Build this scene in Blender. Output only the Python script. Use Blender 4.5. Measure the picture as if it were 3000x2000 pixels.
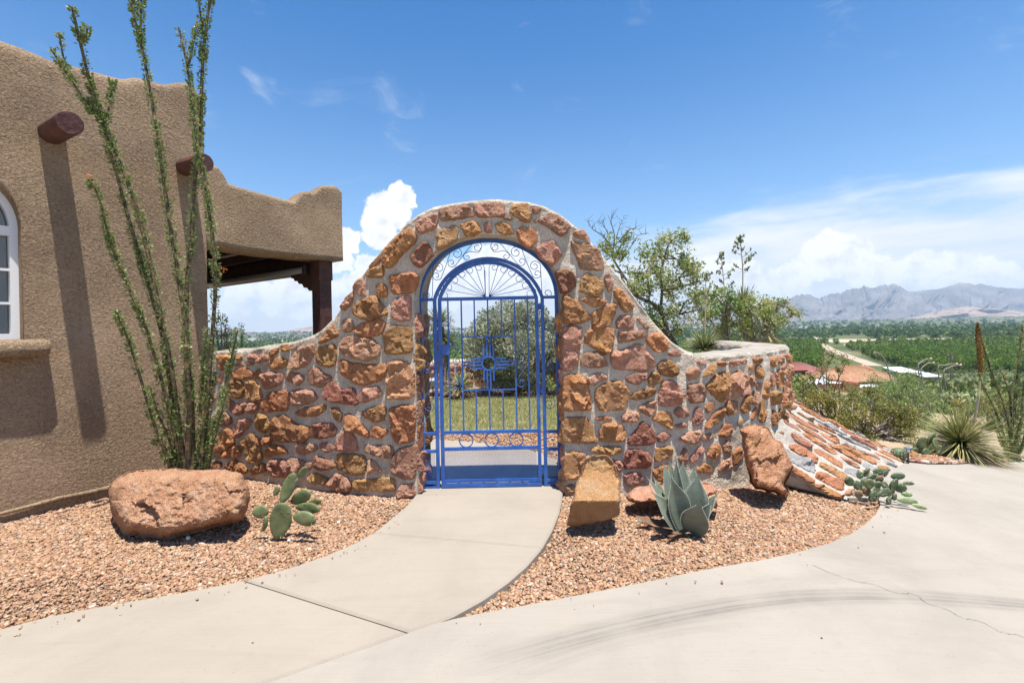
import bpy, bmesh, math, random
import numpy as np
from math import sin, cos, pi, radians, atan2, sqrt, atan, asin
from mathutils import Vector, Matrix, noise as mnoise
for _o in list(bpy.data.objects):
    bpy.data.objects.remove(_o)
random.seed(7)
RNG = np.random.default_rng(11)
SC = bpy.context.scene
COL = SC.collection

# ------------------------------------------------------------------ camera
FPX, PX0, PY0, EYE, ROLL = 1374.0, 1500.0, 958.0, 1.42, radians(1.2)
cam_d = bpy.data.cameras.new('camera')
cam = bpy.data.objects.new('camera', cam_d)
COL.objects.link(cam)
cam_d.sensor_width = 36.0
cam_d.lens = FPX / 3000.0 * 36.0
cam_d.shift_y = -(1000.0 - PY0) / 3000.0
cam_d.clip_start = 0.05
cam_d.clip_end = 30000.0
_cr, _sr = cos(ROLL), sin(ROLL)
cam.matrix_world = Matrix(((_cr, _sr, 0, 0), (0, 0, -1, 0), (-_sr, _cr, 0, EYE), (0, 0, 0, 1)))
SC.camera = cam

# ------------------------------------------------------------------ sun, exposure
SUN_TRAVEL = Vector((-0.30, 0.505, -2.69)).normalized()
sun_d = bpy.data.lights.new('sun', 'SUN')
sun_d.energy = 4.6
sun_d.angle = radians(0.53)
sun_d.color = (1.0, 0.95, 0.87)
sun_o = bpy.data.objects.new('sun', sun_d)
sun_o.rotation_euler = SUN_TRAVEL.to_track_quat('-Z', 'Y').to_euler()
sun_o.location = (0, -4, 20)
COL.objects.link(sun_o)
vs = SC.view_settings
vs.view_transform = 'Standard'
vs.look = 'None'
vs.exposure = 1.0
vs.gamma = 1.0
vs.use_curve_mapping = False
SC.cycles.max_bounces = 6
SC.cycles.diffuse_bounces = 3
SC.cycles.glossy_bounces = 3
SC.cycles.transmission_bounces = 3
SC.cycles.volume_bounces = 0
SC.cycles.transparent_max_bounces = 8
SC.cycles.use_denoising = True
SC.cycles.denoising_prefilter = 'NONE'

def ray(px, py):
    a, b = (px - PX0) / FPX, (PY0 - py) / FPX
    return _cr * a + _sr * b, -_sr * a + _cr * b     # X per Y, Z per Y
def W(px, py, Y):
    X, Z = ray(px, py)
    return Vector((X * Y, Y, EYE + Z * Y))
def smooth(e0, e1, x):
    t = min(1.0, max(0.0, (x - e0) / (e1 - e0)))
    return t * t * (3 - 2 * t)
def zg(X, Y):
    """ground height: a terrace that falls away to the right and beyond, then the valley floor"""
    dx = X - 1.5
    dx = 0.25 * math.log1p(math.exp(min(60, dx / 0.25))) if dx < 10 else dx
    near = -0.12 * dx
    dy = max(0.0, Y - 13.0)
    d = sqrt(dx * dx + dy * dy)
    far = -0.13 * d
    z = near + (far - near) * smooth(12.5, 22.0, Y)
    return max(z, -30.0) if z > -26 else -30 + 4 * math.exp(min(0.0, (z + 26) / 4.0))
def G(px, py, dz=0.0):
    X, Z = ray(px, py)
    Y = 4.0
    lo, hi = 0.5, 3000.0
    for _ in range(70):
        mid = 0.5 * (lo + hi)
        if EYE + Z * mid > zg(X * mid, mid) + dz:
            lo = mid
        else:
            hi = mid
    Y = 0.5 * (lo + hi)
    return Vector((X * Y, Y, zg(X * Y, Y) + dz))
def AZEL(px, py):
    X, Z = ray(px, py)
    return atan2(X, 1.0), atan2(Z, sqrt(1 + X * X))

# ------------------------------------------------------------------ node helper
class NT:
    def __init__(s, tree):
        s.t = tree; s.n = tree.nodes; s.l = tree.links
    def node(s, typ, **kw):
        n = s.n.new(typ)
        for k, v in kw.items(): setattr(n, k, v)
        return n
    def put(s, sock, v):
        if v is None: return
        if isinstance(v, bpy.types.NodeSocket): s.l.new(v, sock)
        elif isinstance(v, (tuple, list)) and len(v) == 3 and sock.type == 'RGBA': sock.default_value = (*v, 1)
        else: sock.default_value = v
    def m(s, op, a, b=None, c=None, clamp=False):
        n = s.node('ShaderNodeMath', operation=op); n.use_clamp = clamp
        s.put(n.inputs[0], a); s.put(n.inputs[1], b); s.put(n.inputs[2], c)
        return n.outputs[0]
    def vm(s, op, a, b=None):
        n = s.node('ShaderNodeVectorMath', operation=op)
        s.put(n.inputs[0], a); s.put(n.inputs[1], b)
        return n.outputs['Value'] if op in ('DISTANCE', 'LENGTH', 'DOT_PRODUCT') else n.outputs[0]
    def noise(s, vec, scale, detail=4, rough=0.5, dist=0.0, col=False):
        n = s.node('ShaderNodeTexNoise')
        s.put(n.inputs['Vector'], vec); n.inputs['Scale'].default_value = scale
        n.inputs['Detail'].default_value = detail; n.inputs['Roughness'].default_value = rough
        n.inputs['Distortion'].default_value = dist
        return n.outputs['Color'] if col else n.outputs[0]
    def voro(s, vec, scale, feature='F1', rand=1.0, out='Distance'):
        n = s.node('ShaderNodeTexVoronoi', feature=feature)
        s.put(n.inputs['Vector'], vec); n.inputs['Scale'].default_value = scale
        n.inputs['Randomness'].default_value = rand
        return n.outputs[out]
    def ramp(s, fac, stops):
        n = s.node('ShaderNodeValToRGB')
        e = n.color_ramp.elements
        while len(e) < len(stops): e.new(0.5)
        for i, (p, c) in enumerate(stops):
            e[i].position = p
            e[i].color = (*c, 1) if len(c) == 3 else c
        s.put(n.inputs[0], fac)
        return n.outputs[0]
    def mix(s, f, a, b, mode='MIX'):
        n = s.node('ShaderNodeMix', data_type='RGBA', blend_type=mode)
        s.put(n.inputs[0], f); s.put(n.inputs[6], a); s.put(n.inputs[7], b)
        return n.outputs[2]
    def sstep(s, x, lo, hi):
        n = s.node('ShaderNodeMapRange', interpolation_type='SMOOTHSTEP')
        s.put(n.inputs[0], x); n.inputs[1].default_value = lo; n.inputs[2].default_value = hi
        return n.outputs[0]
    def xyz(s, x, y, z):
        n = s.node('ShaderNodeCombineXYZ')
        s.put(n.inputs[0], x); s.put(n.inputs[1], y); s.put(n.inputs[2], z)
        return n.outputs[0]
    def bump(s, h, strength, dist, prev=None):
        n = s.node('ShaderNodeBump')
        s.put(n.inputs['Height'], h); n.inputs['Strength'].default_value = strength
        n.inputs['Distance'].default_value = dist
        if prev is not None: s.put(n.inputs['Normal'], prev)
        return n.outputs[0]

# ------------------------------------------------------------------ world: sky with clouds
def build_world():
    w = bpy.data.worlds.new('World'); SC.world = w
    w.use_nodes = True
    t = NT(w.node_tree); t.n.clear()
    out = t.node('ShaderNodeOutputWorld'); bg = t.node('ShaderNodeBackground')
    bg.inputs[1].default_value = SKY_K
    sky = t.node('ShaderNodeTexSky', sky_type='NISHITA')
    sky.sun_disc = False
    sky.sun_elevation = radians(77.7)
    sky.sun_rotation = radians(149.3)
    sky.altitude = 1200; sky.air_density = 1.0; sky.dust_density = 0.6; sky.ozone_density = 2.2
    tc = t.node('ShaderNodeTexCoord')
    d = tc.outputs['Generated']
    sp = t.node('ShaderNodeSeparateXYZ'); t.put(sp.inputs[0], d)
    az = t.m('ARCTAN2', sp.outputs[0], sp.outputs[1])
    el = t.m('ARCSINE', sp.outputs[2])
    P = t.xyz(az, el, 0.0)
    n_f = t.noise(P, 26, 7, 0.62, 0.3)
    wob = t.vm('SCALE', t.vm('SUBTRACT', t.noise(P, 34, 5, 0.6, 0, True), (0.5, 0.5, 0.5)))
    wob.node.inputs[3].default_value = 0.045
    Pw = t.vm('ADD', P, wob)
    # heaped cumulus towers
    bumps = [(1122, 606, 50), (1172, 580, 42), (1196, 590, 26), (1105, 645, 54), (1155, 636, 50), (1090, 685, 44), (1130, 690, 40), (1016, 705, 42),
             (1000, 765, 40), (1075, 775, 42), (1030, 860, 60), (1110, 850, 56), (960, 860, 50), (1060, 810, 40),
             (2440, 745, 90), (2390, 765, 70), (2500, 742, 70), (2545, 800, 80), (2300, 850, 90), (2620, 815, 60), (2700, 790, 80), (2780, 800, 85),
             (2860, 790, 80), (2940, 820, 90), (2160, 830, 80), (2080, 800, 60), (700, 850, 42), (760, 845, 46), (860, 850, 60), (690, 895, 50),
             (800, 890, 50), (880, 900, 44), (-300, 700, 180), (-700, 800, 260), (3500, 760, 200), (3900, 700, 240), (1450, 790, 90), (1330, 840, 80), (1560, 800, 90)]
    acc = None
    for bx, by, br in bumps:
        a0, e0 = AZEL(bx, by)
        a1, e1 = AZEL(bx + br, by)
        r = (a1 - a0) * 1.25
        dd = t.vm('DISTANCE', Pw, (a0, e0, 0.0))
        g = t.m('MULTIPLY_ADD', dd, -1.0 / r, 1.0)
        acc = g if acc is None else t.m('SMOOTH_MAX', acc, g, 0.12)
    dens = t.m('ADD', acc, t.m('MULTIPLY', t.m('SUBTRACT', n_f, 0.5), 0.75))
    a_cum = t.sstep(dens, 0.16, 0.34)
    # soft bank: everywhere low, higher on the right
    nb = t.noise(t.xyz(t.m('MULTIPLY', az, 2.4), t.m('MULTIPLY', el, 10.0), 3.1), 2.2, 8, 0.56, 0.25)
    lim = t.m('ADD', 0.125, t.m('MULTIPLY', t.sstep(az, -0.12, 0.50), 0.105))
    lim = t.m('ADD', lim, t.m('MULTIPLY', t.m('SUBTRACT', nb, 0.5), 0.16))
    a_bank = t.m('MULTIPLY', t.sstep(t.m('SUBTRACT', lim, el), -0.01, 0.095), t.m('MULTIPLY_ADD', nb, 1.0, 0.48, True))
    # thin high wisps
    nw = t.noise(t.xyz(t.m('MULTIPLY', az, 2.2), t.m('MULTIPLY', el, 5.5), 6.2), 2.3, 9, 0.62, 0.7)
    a_wisp = t.m('MULTIPLY', t.sstep(nw, 0.58, 0.86), 0.36)
    a_soft = t.m('MAXIMUM', a_bank, a_wisp)
    shade = t.noise(t.vm('ADD', P, (0.013, -0.02, 0.0)), 26, 7, 0.62, 0.3)
    sh = t.m('MULTIPLY_ADD', t.m('SUBTRACT', n_f, shade), 1.5, 0.93, True)
    k = 1.0 / SKY_K
    c_cum = t.mix(sh, (0.42 * k * CLOUD, 0.47 * k * CLOUD, 0.55 * k * CLOUD), (1.0 * k * CLOUD, 1.0 * k * CLOUD, 1.02 * k * CLOUD))
    c_soft = t.mix(nb, (0.60 * k * CLOUD, 0.66 * k * CLOUD, 0.75 * k * CLOUD), (1.0 * k * CLOUD, 1.0 * k * CLOUD, 1.0 * k * CLOUD))
    hs = t.node('ShaderNodeHueSaturation')
    hs.inputs['Saturation'].default_value = SKY_SAT; hs.inputs['Value'].default_value = SKY_VAL
    t.put(hs.inputs['Color'], sky.outputs[0])
    pale = t.m('MULTIPLY', t.m('POWER', t.m('SUBTRACT', 1.0, t.m('MULTIPLY', el, 1.35, None, True), None, True), 2.2), .62)
    base = t.mix(pale, hs.outputs[0], (0.315 * k, 0.415 * k, 0.52 * k))
    c = t.mix(a_soft, base, c_soft)
    c = t.mix(a_cum, c, c_cum)
    t.put(bg.inputs[0], c)
    t.l.new(bg.outputs[0], out.inputs[0])
SKY_K, CLOUD, SKY_SAT, SKY_VAL = 0.085, 0.60, 1.36, 1.16
build_world()

# ------------------------------------------------------------------ object helpers
WLOC = {}
def tag(o, label=None, cat=None, group=None, kind=None):
    if label: o['label'] = label
    if cat: o['category'] = cat
    if group: o['group'] = group
    if kind: o['kind'] = kind
    return o
def thing(name, loc, label, cat, group=None):
    o = bpy.data.objects.new(name, None)
    o.empty_display_size = 0.1
    o.location = loc
    COL.objects.link(o)
    WLOC[o.name] = Vector(loc)
    return tag(o, label, cat, group)
def meshdata(name, V, F, mats, smooth_=False, mi=None):
    me = bpy.data.meshes.new(name)
    if isinstance(V, np.ndarray) and isinstance(F, np.ndarray):
        n, k = F.shape
        me.vertices.add(len(V)); me.vertices.foreach_set('co', np.ascontiguousarray(V, dtype=np.float32).ravel())
        me.loops.add(n * k); me.loops.foreach_set('vertex_index', np.ascontiguousarray(F, dtype=np.int32).ravel())
        me.polygons.add(n); me.polygons.foreach_set('loop_start', np.arange(0, n * k, k, dtype=np.int32))
        me.update(calc_edges=True)
    else:
        me.from_pydata([tuple(v) for v in V], [], [tuple(f) for f in F])
    if not isinstance(mats, (list, tuple)): mats = [mats]
    for m in mats: me.materials.append(m)
    if mi is not None: me.polygons.foreach_set('material_index', np.asarray(mi, dtype=np.int32))
    if smooth_: me.polygons.foreach_set('use_smooth', np.ones(len(me.polygons), dtype=bool))
    me.update()
    return me
def obj(name, V, F, mats, parent=None, smooth_=False, mi=None, at=None):
    """one mesh object from world-space vertices; its origin goes to the middle of its foot"""
    A = np.asarray([tuple(v) for v in V] if not isinstance(V, np.ndarray) else V, dtype=np.float64)
    c = Vector(((A[:, 0].min() + A[:, 0].max()) / 2, (A[:, 1].min() + A[:, 1].max()) / 2, A[:, 2].min())) if at is None else Vector(at)
    A = A - np.array(c)
    me = meshdata(name, A, F, mats, smooth_, mi)
    o = bpy.data.objects.new(name, me)
    COL.objects.link(o)
    WLOC[o.name] = c
    if parent is not None:
        o.parent = parent
        o.location = c - WLOC[parent.name]
    else:
        o.location = c
    return o
def copy_tree(src, loc, rotz=0.0, scale=1.0, parent=None):
    c = src.copy(); COL.objects.link(c)
    if parent is None:
        c.location = loc; c.rotation_euler = (0, 0, rotz); c.scale = (scale,) * 3
    else:
        c.parent = parent
    for ch in src.children: copy_tree(ch, None, parent=c)
    return c
class MB:
    def __init__(s): s.v = []; s.f = []
    def add(s, V, F):
        k = len(s.v); s.v += [tuple(p) for p in V]; s.f += [tuple(i + k for i in q) for q in F]
    def box(s, c, size, ax=None):
        """box: centre, size along the three axes"""
        ax = ax or (Vector((1, 0, 0)), Vector((0, 1, 0)), Vector((0, 0, 1)))
        c = Vector(c); V = []
        for k in (-.5, .5):
            for j in (-.5, .5):
                for i in (-.5, .5):
                    V.append(c + ax[0] * size[0] * i + ax[1] * size[1] * j + ax[2] * size[2] * k)
        s.add(V, [(0, 2, 3, 1), (4, 5, 7, 6), (0, 1, 5, 4), (2, 6, 7, 3), (0, 4, 6, 2), (1, 3, 7, 5)])
    def bar(s, a, b, w, t=None, up=None):
        a, b = Vector(a), Vector(b); d = (b - a); L = d.length; d = d / L
        up = Vector(up) if up else (Vector((0, 1, 0)) if abs(d.y) < .9 else Vector((0, 0, 1)))
        x = d.cross(up).normalized(); y = x.cross(d)
        s.box((a + b) / 2, (w, t or w, L), (x, y, d))
    def tube(s, P, R, n=6, cap=True):
        P = [Vector(p) for p in P]; k = len(s.v); m = len(P)
        R = R if isinstance(R, (list, tuple)) else [R] * m
        prev = None
        for i, p in enumerate(P):
            d = (P[min(i + 1, m - 1)] - P[max(i - 1, 0)])
            if d.length < 1e-9: d = Vector((0, 0, 1))
            d.normalize()
            if prev is None:
                prev = d.orthogonal().normalized()
            x = (prev - d * prev.dot(d)); x = x.normalized() if x.length > 1e-6 else d.orthogonal().normalized()
            prev = x; y = d.cross(x)
            for j in range(n):
                a = 2 * pi * j / n
                s.v.append(tuple(p + (x * cos(a) + y * sin(a)) * R[i]))
        for i in range(m - 1):
            for j in range(n):
                a, b = k + i * n + j, k + i * n + (j + 1) % n
                s.f.append((a, b, b + n, a + n))
        if cap:
            s.f.append(tuple(k + j for j in reversed(range(n)))); s.f.append(tuple(k + (m - 1) * n + j for j in range(n)))
    def obj(s, name, mats, parent=None, smooth_=False, at=None):
        return obj(name, s.v, s.f, mats, parent, smooth_, None, at)
def catmull(P, n):
    P = [Vector(p) for p in P]; Q = []
    for i in range(len(P) - 1):
        p0, p1, p2, p3 = P[max(i - 1, 0)], P[i], P[i + 1], P[min(i + 2, len(P) - 1)]
        for k in range(n):
            t = k / n
            Q.append(0.5 * ((2 * p1) + (p2 - p0) * t + (2 * p0 - 5 * p1 + 4 * p2 - p3) * t * t + (3 * p1 - p0 - 3 * p2 + p3) * t ** 3))
    Q.append(P[-1])
    return Q
def resample_closed(P, n, cut=.2):
    P = [Vector(p) for p in P]
    Q = []
    for i in range(len(P)):
        a, b = P[i], P[(i + 1) % len(P)]
        Q += [a * (1 - cut) + b * cut, a * cut + b * (1 - cut)]
    L = [0]
    for i in range(len(Q)): L.append(L[-1] + (Q[(i + 1) % len(Q)] - Q[i]).length)
    out = []; j = 0
    for k in range(n):
        t = L[-1] * k / n
        while L[j + 1] < t: j += 1
        f = (t - L[j]) / max(1e-9, L[j + 1] - L[j])
        out.append(Q[j].lerp(Q[(j + 1) % len(Q)], f))
    return out
def pip(poly, P):
    """points (n,2) inside polygon"""
    x, y = P[:, 0], P[:, 1]; ins = np.zeros(len(P), bool)
    n = len(poly); j = n - 1
    for i in range(n):
        xi, yi, xj, yj = poly[i][0], poly[i][1], poly[j][0], poly[j][1]
        c = ((yi > y) != (yj > y)) & (x < (xj - xi) * (y - yi) / ((yj - yi) if yj != yi else 1e-12) + xi)
        ins ^= c; j = i
    return ins
def leafcloud(C, D, L, Wd, rng=RNG, fold=0.0):
    """leaf-shaped quads: centres C, directions D, lengths, widths"""
    n = len(C)
    D = D / np.maximum(1e-9, np.linalg.norm(D, axis=1, keepdims=True))
    R = rng.normal(size=(n, 3)); Wv = np.cross(D, R); Wv /= np.maximum(1e-9, np.linalg.norm(Wv, axis=1, keepdims=True))
    L = np.broadcast_to(np.asarray(L, float), (n,))[:, None]; Wd = np.broadcast_to(np.asarray(Wd, float), (n,))[:, None]
    V = np.stack([C - D * L * .5, C + Wv * Wd * .5 - D * L * .05, C + D * L * .5, C - Wv * Wd * .5 - D * L * .05], axis=1).reshape(-1, 3)
    F = np.arange(4 * n).reshape(n, 4)
    return V, F
def rdir(n, rng=RNG):
    v = rng.normal(size=(n, 3)); return v / np.linalg.norm(v, axis=1, keepdims=True)
def fbm(p, s, o=3):
    v = 0; a = 1; q = Vector(p) * s
    for _ in range(o):
        v += a * mnoise.noise(q); q = q * 2.03; a *= .5
    return v
# ------------------------------------------------------------------ materials
def newmat(name):
    m = bpy.data.materials.new(name); m.use_nodes = True
    t = NT(m.node_tree)
    b = t.n.get('Principled BSDF')
    return m, t, b
def pos(t):
    return t.node('ShaderNodeNewGeometry').outputs['Position']
def mat(name, stops, scale=8.0, detail=5, rough=0.85, bumps=(), objvar=0.0, spec=0.25, metal=0.0, dist=0.0, speck=None, sheen=None):
    """noise-mottled surface: colour stops over a noise, bumps = [(kind, scale, strength, depth)]"""
    m, t, b = newmat(name)
    p = pos(t)
    if len(stops) > 1:
        c = t.ramp(t.noise(p, scale, detail, 0.6, dist), stops)
    else:
        c = stops[0][1]
    if speck:
        c = t.mix(t.m('MULTIPLY', t.sstep(t.noise(p, speck[0], 3, 0.6), speck[1], speck[1] + .08), speck[3]), c, speck[2])
    if objvar:
        r = t.node('ShaderNodeObjectInfo').outputs['Random']
        h = t.node('ShaderNodeHueSaturation')
        t.put(h.inputs['Hue'], t.m('MULTIPLY_ADD', t.m('FRACT', t.m('MULTIPLY', r, 7.31)), objvar * .05, 0.5 - objvar * .025))
        t.put(h.inputs['Saturation'], t.m('MULTIPLY_ADD', t.m('FRACT', t.m('MULTIPLY', r, 3.17)), objvar * .5, 1 - objvar * .25))
        t.put(h.inputs['Value'], t.m('MULTIPLY_ADD', r, objvar * .8, 1 - objvar * .4))
        t.put(h.inputs['Color'], c); c = h.outputs[0]
    t.put(b.inputs['Base Color'], c)
    b.inputs['Roughness'].default_value = rough
    b.inputs['Specular IOR Level'].default_value = spec
    b.inputs['Metallic'].default_value = metal
    nrm = None
    for kind, s, st, dp in bumps:
        h = t.noise(p, s, 5, 0.6) if kind == 'n' else (t.voro(p, s) if kind == 'v' else t.m('ABSOLUTE', t.m('SUBTRACT', t.noise(p, s, 4, 0.55), .5)))
        nrm = t.bump(h, st, dp, nrm)
    if nrm is not None: t.put(b.inputs['Normal'], nrm)
    return m
def leafmat(name, c1, c2, c3=None, scale=6.0, transl=0.3, rough=0.5, objvar=0.0):
    m, t, b = newmat(name)
    p = pos(t)
    isl = t.node('ShaderNodeNewGeometry').outputs['Random Per Island']
    c = t.mix(isl, c1, c2)
    if c3: c = t.mix(t.sstep(t.noise(p, scale, 3, .6), .5, .62), c, c3)
    if objvar:
        r = t.node('ShaderNodeObjectInfo').outputs['Random']
        h = t.node('ShaderNodeHueSaturation')
        t.put(h.inputs['Value'], t.m('MULTIPLY_ADD', r, objvar, 1 - objvar * .5))
        t.put(h.inputs['Hue'], t.m('MULTIPLY_ADD', r, objvar * .06, .5 - objvar * .03))
        t.put(h.inputs['Color'], c); c = h.outputs[0]
    t.put(b.inputs['Base Color'], c)
    b.inputs['Roughness'].default_value = rough
    b.inputs['Specular IOR Level'].default_value = 0.35
    tr = t.node('ShaderNodeBsdfTranslucent'); t.put(tr.inputs[0], c)
    mx = t.node('ShaderNodeMixShader'); mx.inputs[0].default_value = transl
    t.l.new(b.outputs[0], mx.inputs[1]); t.l.new(tr.outputs[0], mx.inputs[2])
    t.l.new(mx.outputs[0], t.n.get('Material Output').inputs[0])
    return m

def stone_mat(name, a, b_, c, patch, pale=(.50, .40, .33), hv=.02, big=False):
    """rough broken rhyolite: mottled, ochre patches, pale weathered bloom, dark pits"""
    m, t, b = newmat(name)
    p = pos(t)
    r = t.node('ShaderNodeObjectInfo').outputs['Random']
    p2 = t.vm('ADD', p, t.xyz(t.m('MULTIPLY', r, 31.0), t.m('MULTIPLY', r, 17.0), 0.0))
    if big:
        p2 = t.vm('ADD', p, (3.3, 1.7, .9))
    n1 = t.noise(p2, 7 if big else 16, 8, .74, .9 if big else .5)
    col = t.ramp(n1, [(.30, a), (.50, b_), (.68, c)])
    col = t.mix(t.m('MULTIPLY', t.sstep(t.noise(p2, 12, 6, .66, .8), .53, .66), .6), col, patch)
    grain = t.noise(p2, 70, 7, .75)
    col = t.mix(t.m('MULTIPLY', t.sstep(grain, .46, .30), .40 if big else .8), col, (a[0] * .38, a[1] * .36, a[2] * .38))
    col = t.mix(t.m('MULTIPLY', t.sstep(t.noise(p2, 48, 6, .7), .55, .70), .25 if big else .6), col, pale)
    fine = t.noise(p2, 150, 5, .8)
    col = t.mix(t.m('MULTIPLY', t.sstep(fine, .47, .34), .22 if big else .6), col, (a[0] * .30, a[1] * .28, a[2] * .30))
    col = t.mix(t.m('MULTIPLY', t.sstep(fine, .54, .68), .18 if big else .5), col, pale)
    h = t.node('ShaderNodeHueSaturation')
    h.inputs['Saturation'].default_value = 1.03
    t.put(h.inputs['Value'], t.m('MULTIPLY_ADD', r, .40, .88))
    t.put(h.inputs['Hue'], t.m('MULTIPLY_ADD', t.m('FRACT', t.m('MULTIPLY', r, 5.7)), hv, .5 - hv / 2))
    t.put(h.inputs['Color'], col)
    t.put(b.inputs['Base Color'], h.outputs[0])
    b.inputs['Roughness'].default_value = .85; b.inputs['Specular IOR Level'].default_value = .25
    n = t.bump(t.noise(p2, 30, 7, .72), 1.0, .05)
    if big:
        sv = t.vm('MULTIPLY', t.vm('ADD', p2, t.xyz(0.0, 0.0, t.m('MULTIPLY', t.vm('DOT_PRODUCT', p2, (1, .3, 0)), -.35))), (2.2, 2.2, 9.0))
        n = t.bump(t.noise(sv, 3.4, 8, .76, 1.2), 1.0, .06)
        n = t.bump(t.noise(p2, 34, 7, .76), 1.0, .022, n)
    n = t.bump(grain, 1.0, .014, n)
    t.put(b.inputs['Normal'], n)
    return m
M_STONE = {
    'r': stone_mat('stone_rust', (.36, .145, .065), (.56, .255, .115), (.68, .40, .22), (.54, .30, .09)),
    'p': stone_mat('stone_pink', (.36, .165, .105), (.55, .285, .19), (.68, .44, .32), (.54, .30, .14)),
    'o': stone_mat('stone_ochre', (.34, .155, .07), (.52, .275, .125), (.64, .39, .20), (.54, .31, .085)),
    'd': stone_mat('stone_dark', (0.183, 0.073, 0.051), (0.329, 0.140, 0.091), (0.488, 0.244, 0.165), (0.415, 0.207, 0.073)),
    'b': stone_mat('stone_brown', (0.268, 0.122, 0.055), (0.451, 0.226, 0.104), (0.610, 0.354, 0.183), (0.439, 0.232, 0.073)),
    'w': stone_mat('stone_grey', (.36, .35, .35), (.50, .49, .48), (.62, .60, .58), (.45, .40, .36)),
    't': stone_mat('stone_tan', (.40, .185, .095), (.55, .29, .15), (.66, .42, .26), (.58, .33, .14)),
    'c': stone_mat('stone_coral', (.42, .165, .080), (.56, .255, .135), (.64, .36, .22), (.52, .27, .11)),
}
M_BOULDER = {
    't': stone_mat('boulder_tan', (.42, .20, .115), (.60, .33, .20), (.68, .46, .32), (.58, .33, .14), (.62, .50, .42), 0, True),
    'y': stone_mat('boulder_orange', (.56, .27, .125), (.69, .39, .19), (.72, .49, .29), (.68, .41, .15), (.62, .48, .36), 0, True),
    'r': stone_mat('boulder_brown', (.34, .15, .08), (.52, .265, .15), (.62, .37, .23), (.50, .27, .10), (.50, .40, .34), 0, True),
    'c': stone_mat('boulder_coral', (.42, .19, .12), (.56, .29, .19), (.64, .40, .30), (.55, .30, .16), (.60, .48, .40), 0, True)}
M_MORTAR = mat('mortar', [(.35, (.48, .41, .32)), (.5, (.58, .50, .40)), (.65, (.65, .575, .475))], 7, 6, .92,
               [('n', 12, 1.0, .05), ('n', 60, 1.0, .015), ('v', 120, .4, .008)], speck=(60, .63, (.20, .17, .14), .6))
M_BANK = mat('bank_mortar', [(.3, (.33, .30, .255)), (.5, (.40, .36, .31)), (.7, (.46, .42, .36))], 5, 6, .92, [('n', 14, .9, .03), ('n', 90, .6, .006)])
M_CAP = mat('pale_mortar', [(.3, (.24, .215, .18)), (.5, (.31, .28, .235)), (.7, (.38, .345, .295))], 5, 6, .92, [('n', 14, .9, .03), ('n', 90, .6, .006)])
def stucco_mat():
    m, t, b = newmat('stucco')
    p = pos(t)
    c = t.ramp(t.noise(p, 2.3, 6, .6), [(.3, (.345, .244, .156)), (.55, (.40, .284, .184)), (.75, (.445, .322, .213))])
    c = t.mix(t.m('MULTIPLY', t.sstep(t.noise(p, 70, 4, .6), .55, .75), .35), c, (.50, .39, .28))
    c = t.mix(t.m('MULTIPLY', t.sstep(t.noise(p, .8, 6, .65, .8), .48, .66), .35), c, (.27, .19, .125))
    drip = t.noise(t.vm('MULTIPLY', p, (5.0, 5.0, .45)), 1.0, 6, .62, .3)
    c = t.mix(t.m('MULTIPLY', t.sstep(drip, .54, .70), .28), c, (.25, .175, .115))
    t.put(b.inputs['Base Color'], c)
    b.inputs['Roughness'].default_value = .93; b.inputs['Specular IOR Level'].default_value = .15
    big = t.noise(p, 3.2, 4, .55)
    amp = t.sstep(t.noise(p, 1.6, 3, .5), .38, .62)
    dash = t.noise(p, 46, 5, .6, .6)
    trow = t.noise(t.vm('MULTIPLY', p, (1.0, 1.0, 2.2)), 26, 4, .6, 1.2)
    c = t.mix(t.m('MULTIPLY', t.sstep(dash, .52, .36), .42), c, (.20, .135, .085))  # hollows of the bump darkened in the colour, imitating shade in the grain
    c = t.mix(t.m('MULTIPLY', t.sstep(trow, .56, .70), .38), c, (.54, .41, .29))  # trowel ridges lightened in the colour, imitating lit grain
    t.put(b.inputs['Base Color'], c)
    n = t.bump(big, .5, .06)
    n = t.bump(trow, 1.0, .017, n)
    n = t.bump(t.m('MULTIPLY', dash, t.m('MULTIPLY_ADD', amp, .45, .55)), 1.0, .042, n)
    t.put(b.inputs['Normal'], n)
    return m
M_STUCCO = stucco_mat()
M_WOOD = mat('brown_stained_wood', [(.35, (.060, .026, .020)), (.65, (.105, .047, .036))], 6, 6, .6, [('n', 30, .5, .01), ('n', 8, .4, .02)])
M_WOOD_DK = mat('dark_brown_wood', [(.35, (.035, .018, .014)), (.65, (.060, .030, .022))], 9, 5, .7, [('n', 40, .4, .006)])
M_VIGA_END = mat('viga_end_grain', [(.35, (.075, .033, .033)), (.65, (.125, .060, .058))], 14, 6, .7, [('n', 30, .7, .012)])
M_BLUE = mat('blue_gate_paint', [(.32, (.016, .078, .31)), (.5, (.022, .10, .37)), (.68, (.045, .14, .42))], 9, 7, .38, [('n', 120, .25, .003)], spec=.5, speck=(26, .64, (.16, .13, .13), .55))
M_BLACKROD = mat('dark_blue_rod', [(.5, (.020, .028, .075))], rough=.4, spec=.5)
M_WHITE = mat('white_vinyl', [(.5, (.72, .73, .74))], rough=.35, spec=.5)
M_GREYMETAL = mat('grey_tube', [(.5, (.22, .22, .22))], rough=.35, spec=.5)
def glass_mat():
    m, t, b = newmat('window_glass')
    b.inputs['Base Color'].default_value = (.012, .018, .024, 1)
    b.inputs['Roughness'].default_value = .02
    b.inputs['IOR'].default_value = 1.65
    b.inputs['Specular IOR Level'].default_value = .9
    return m
M_GLASS = glass_mat()
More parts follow.
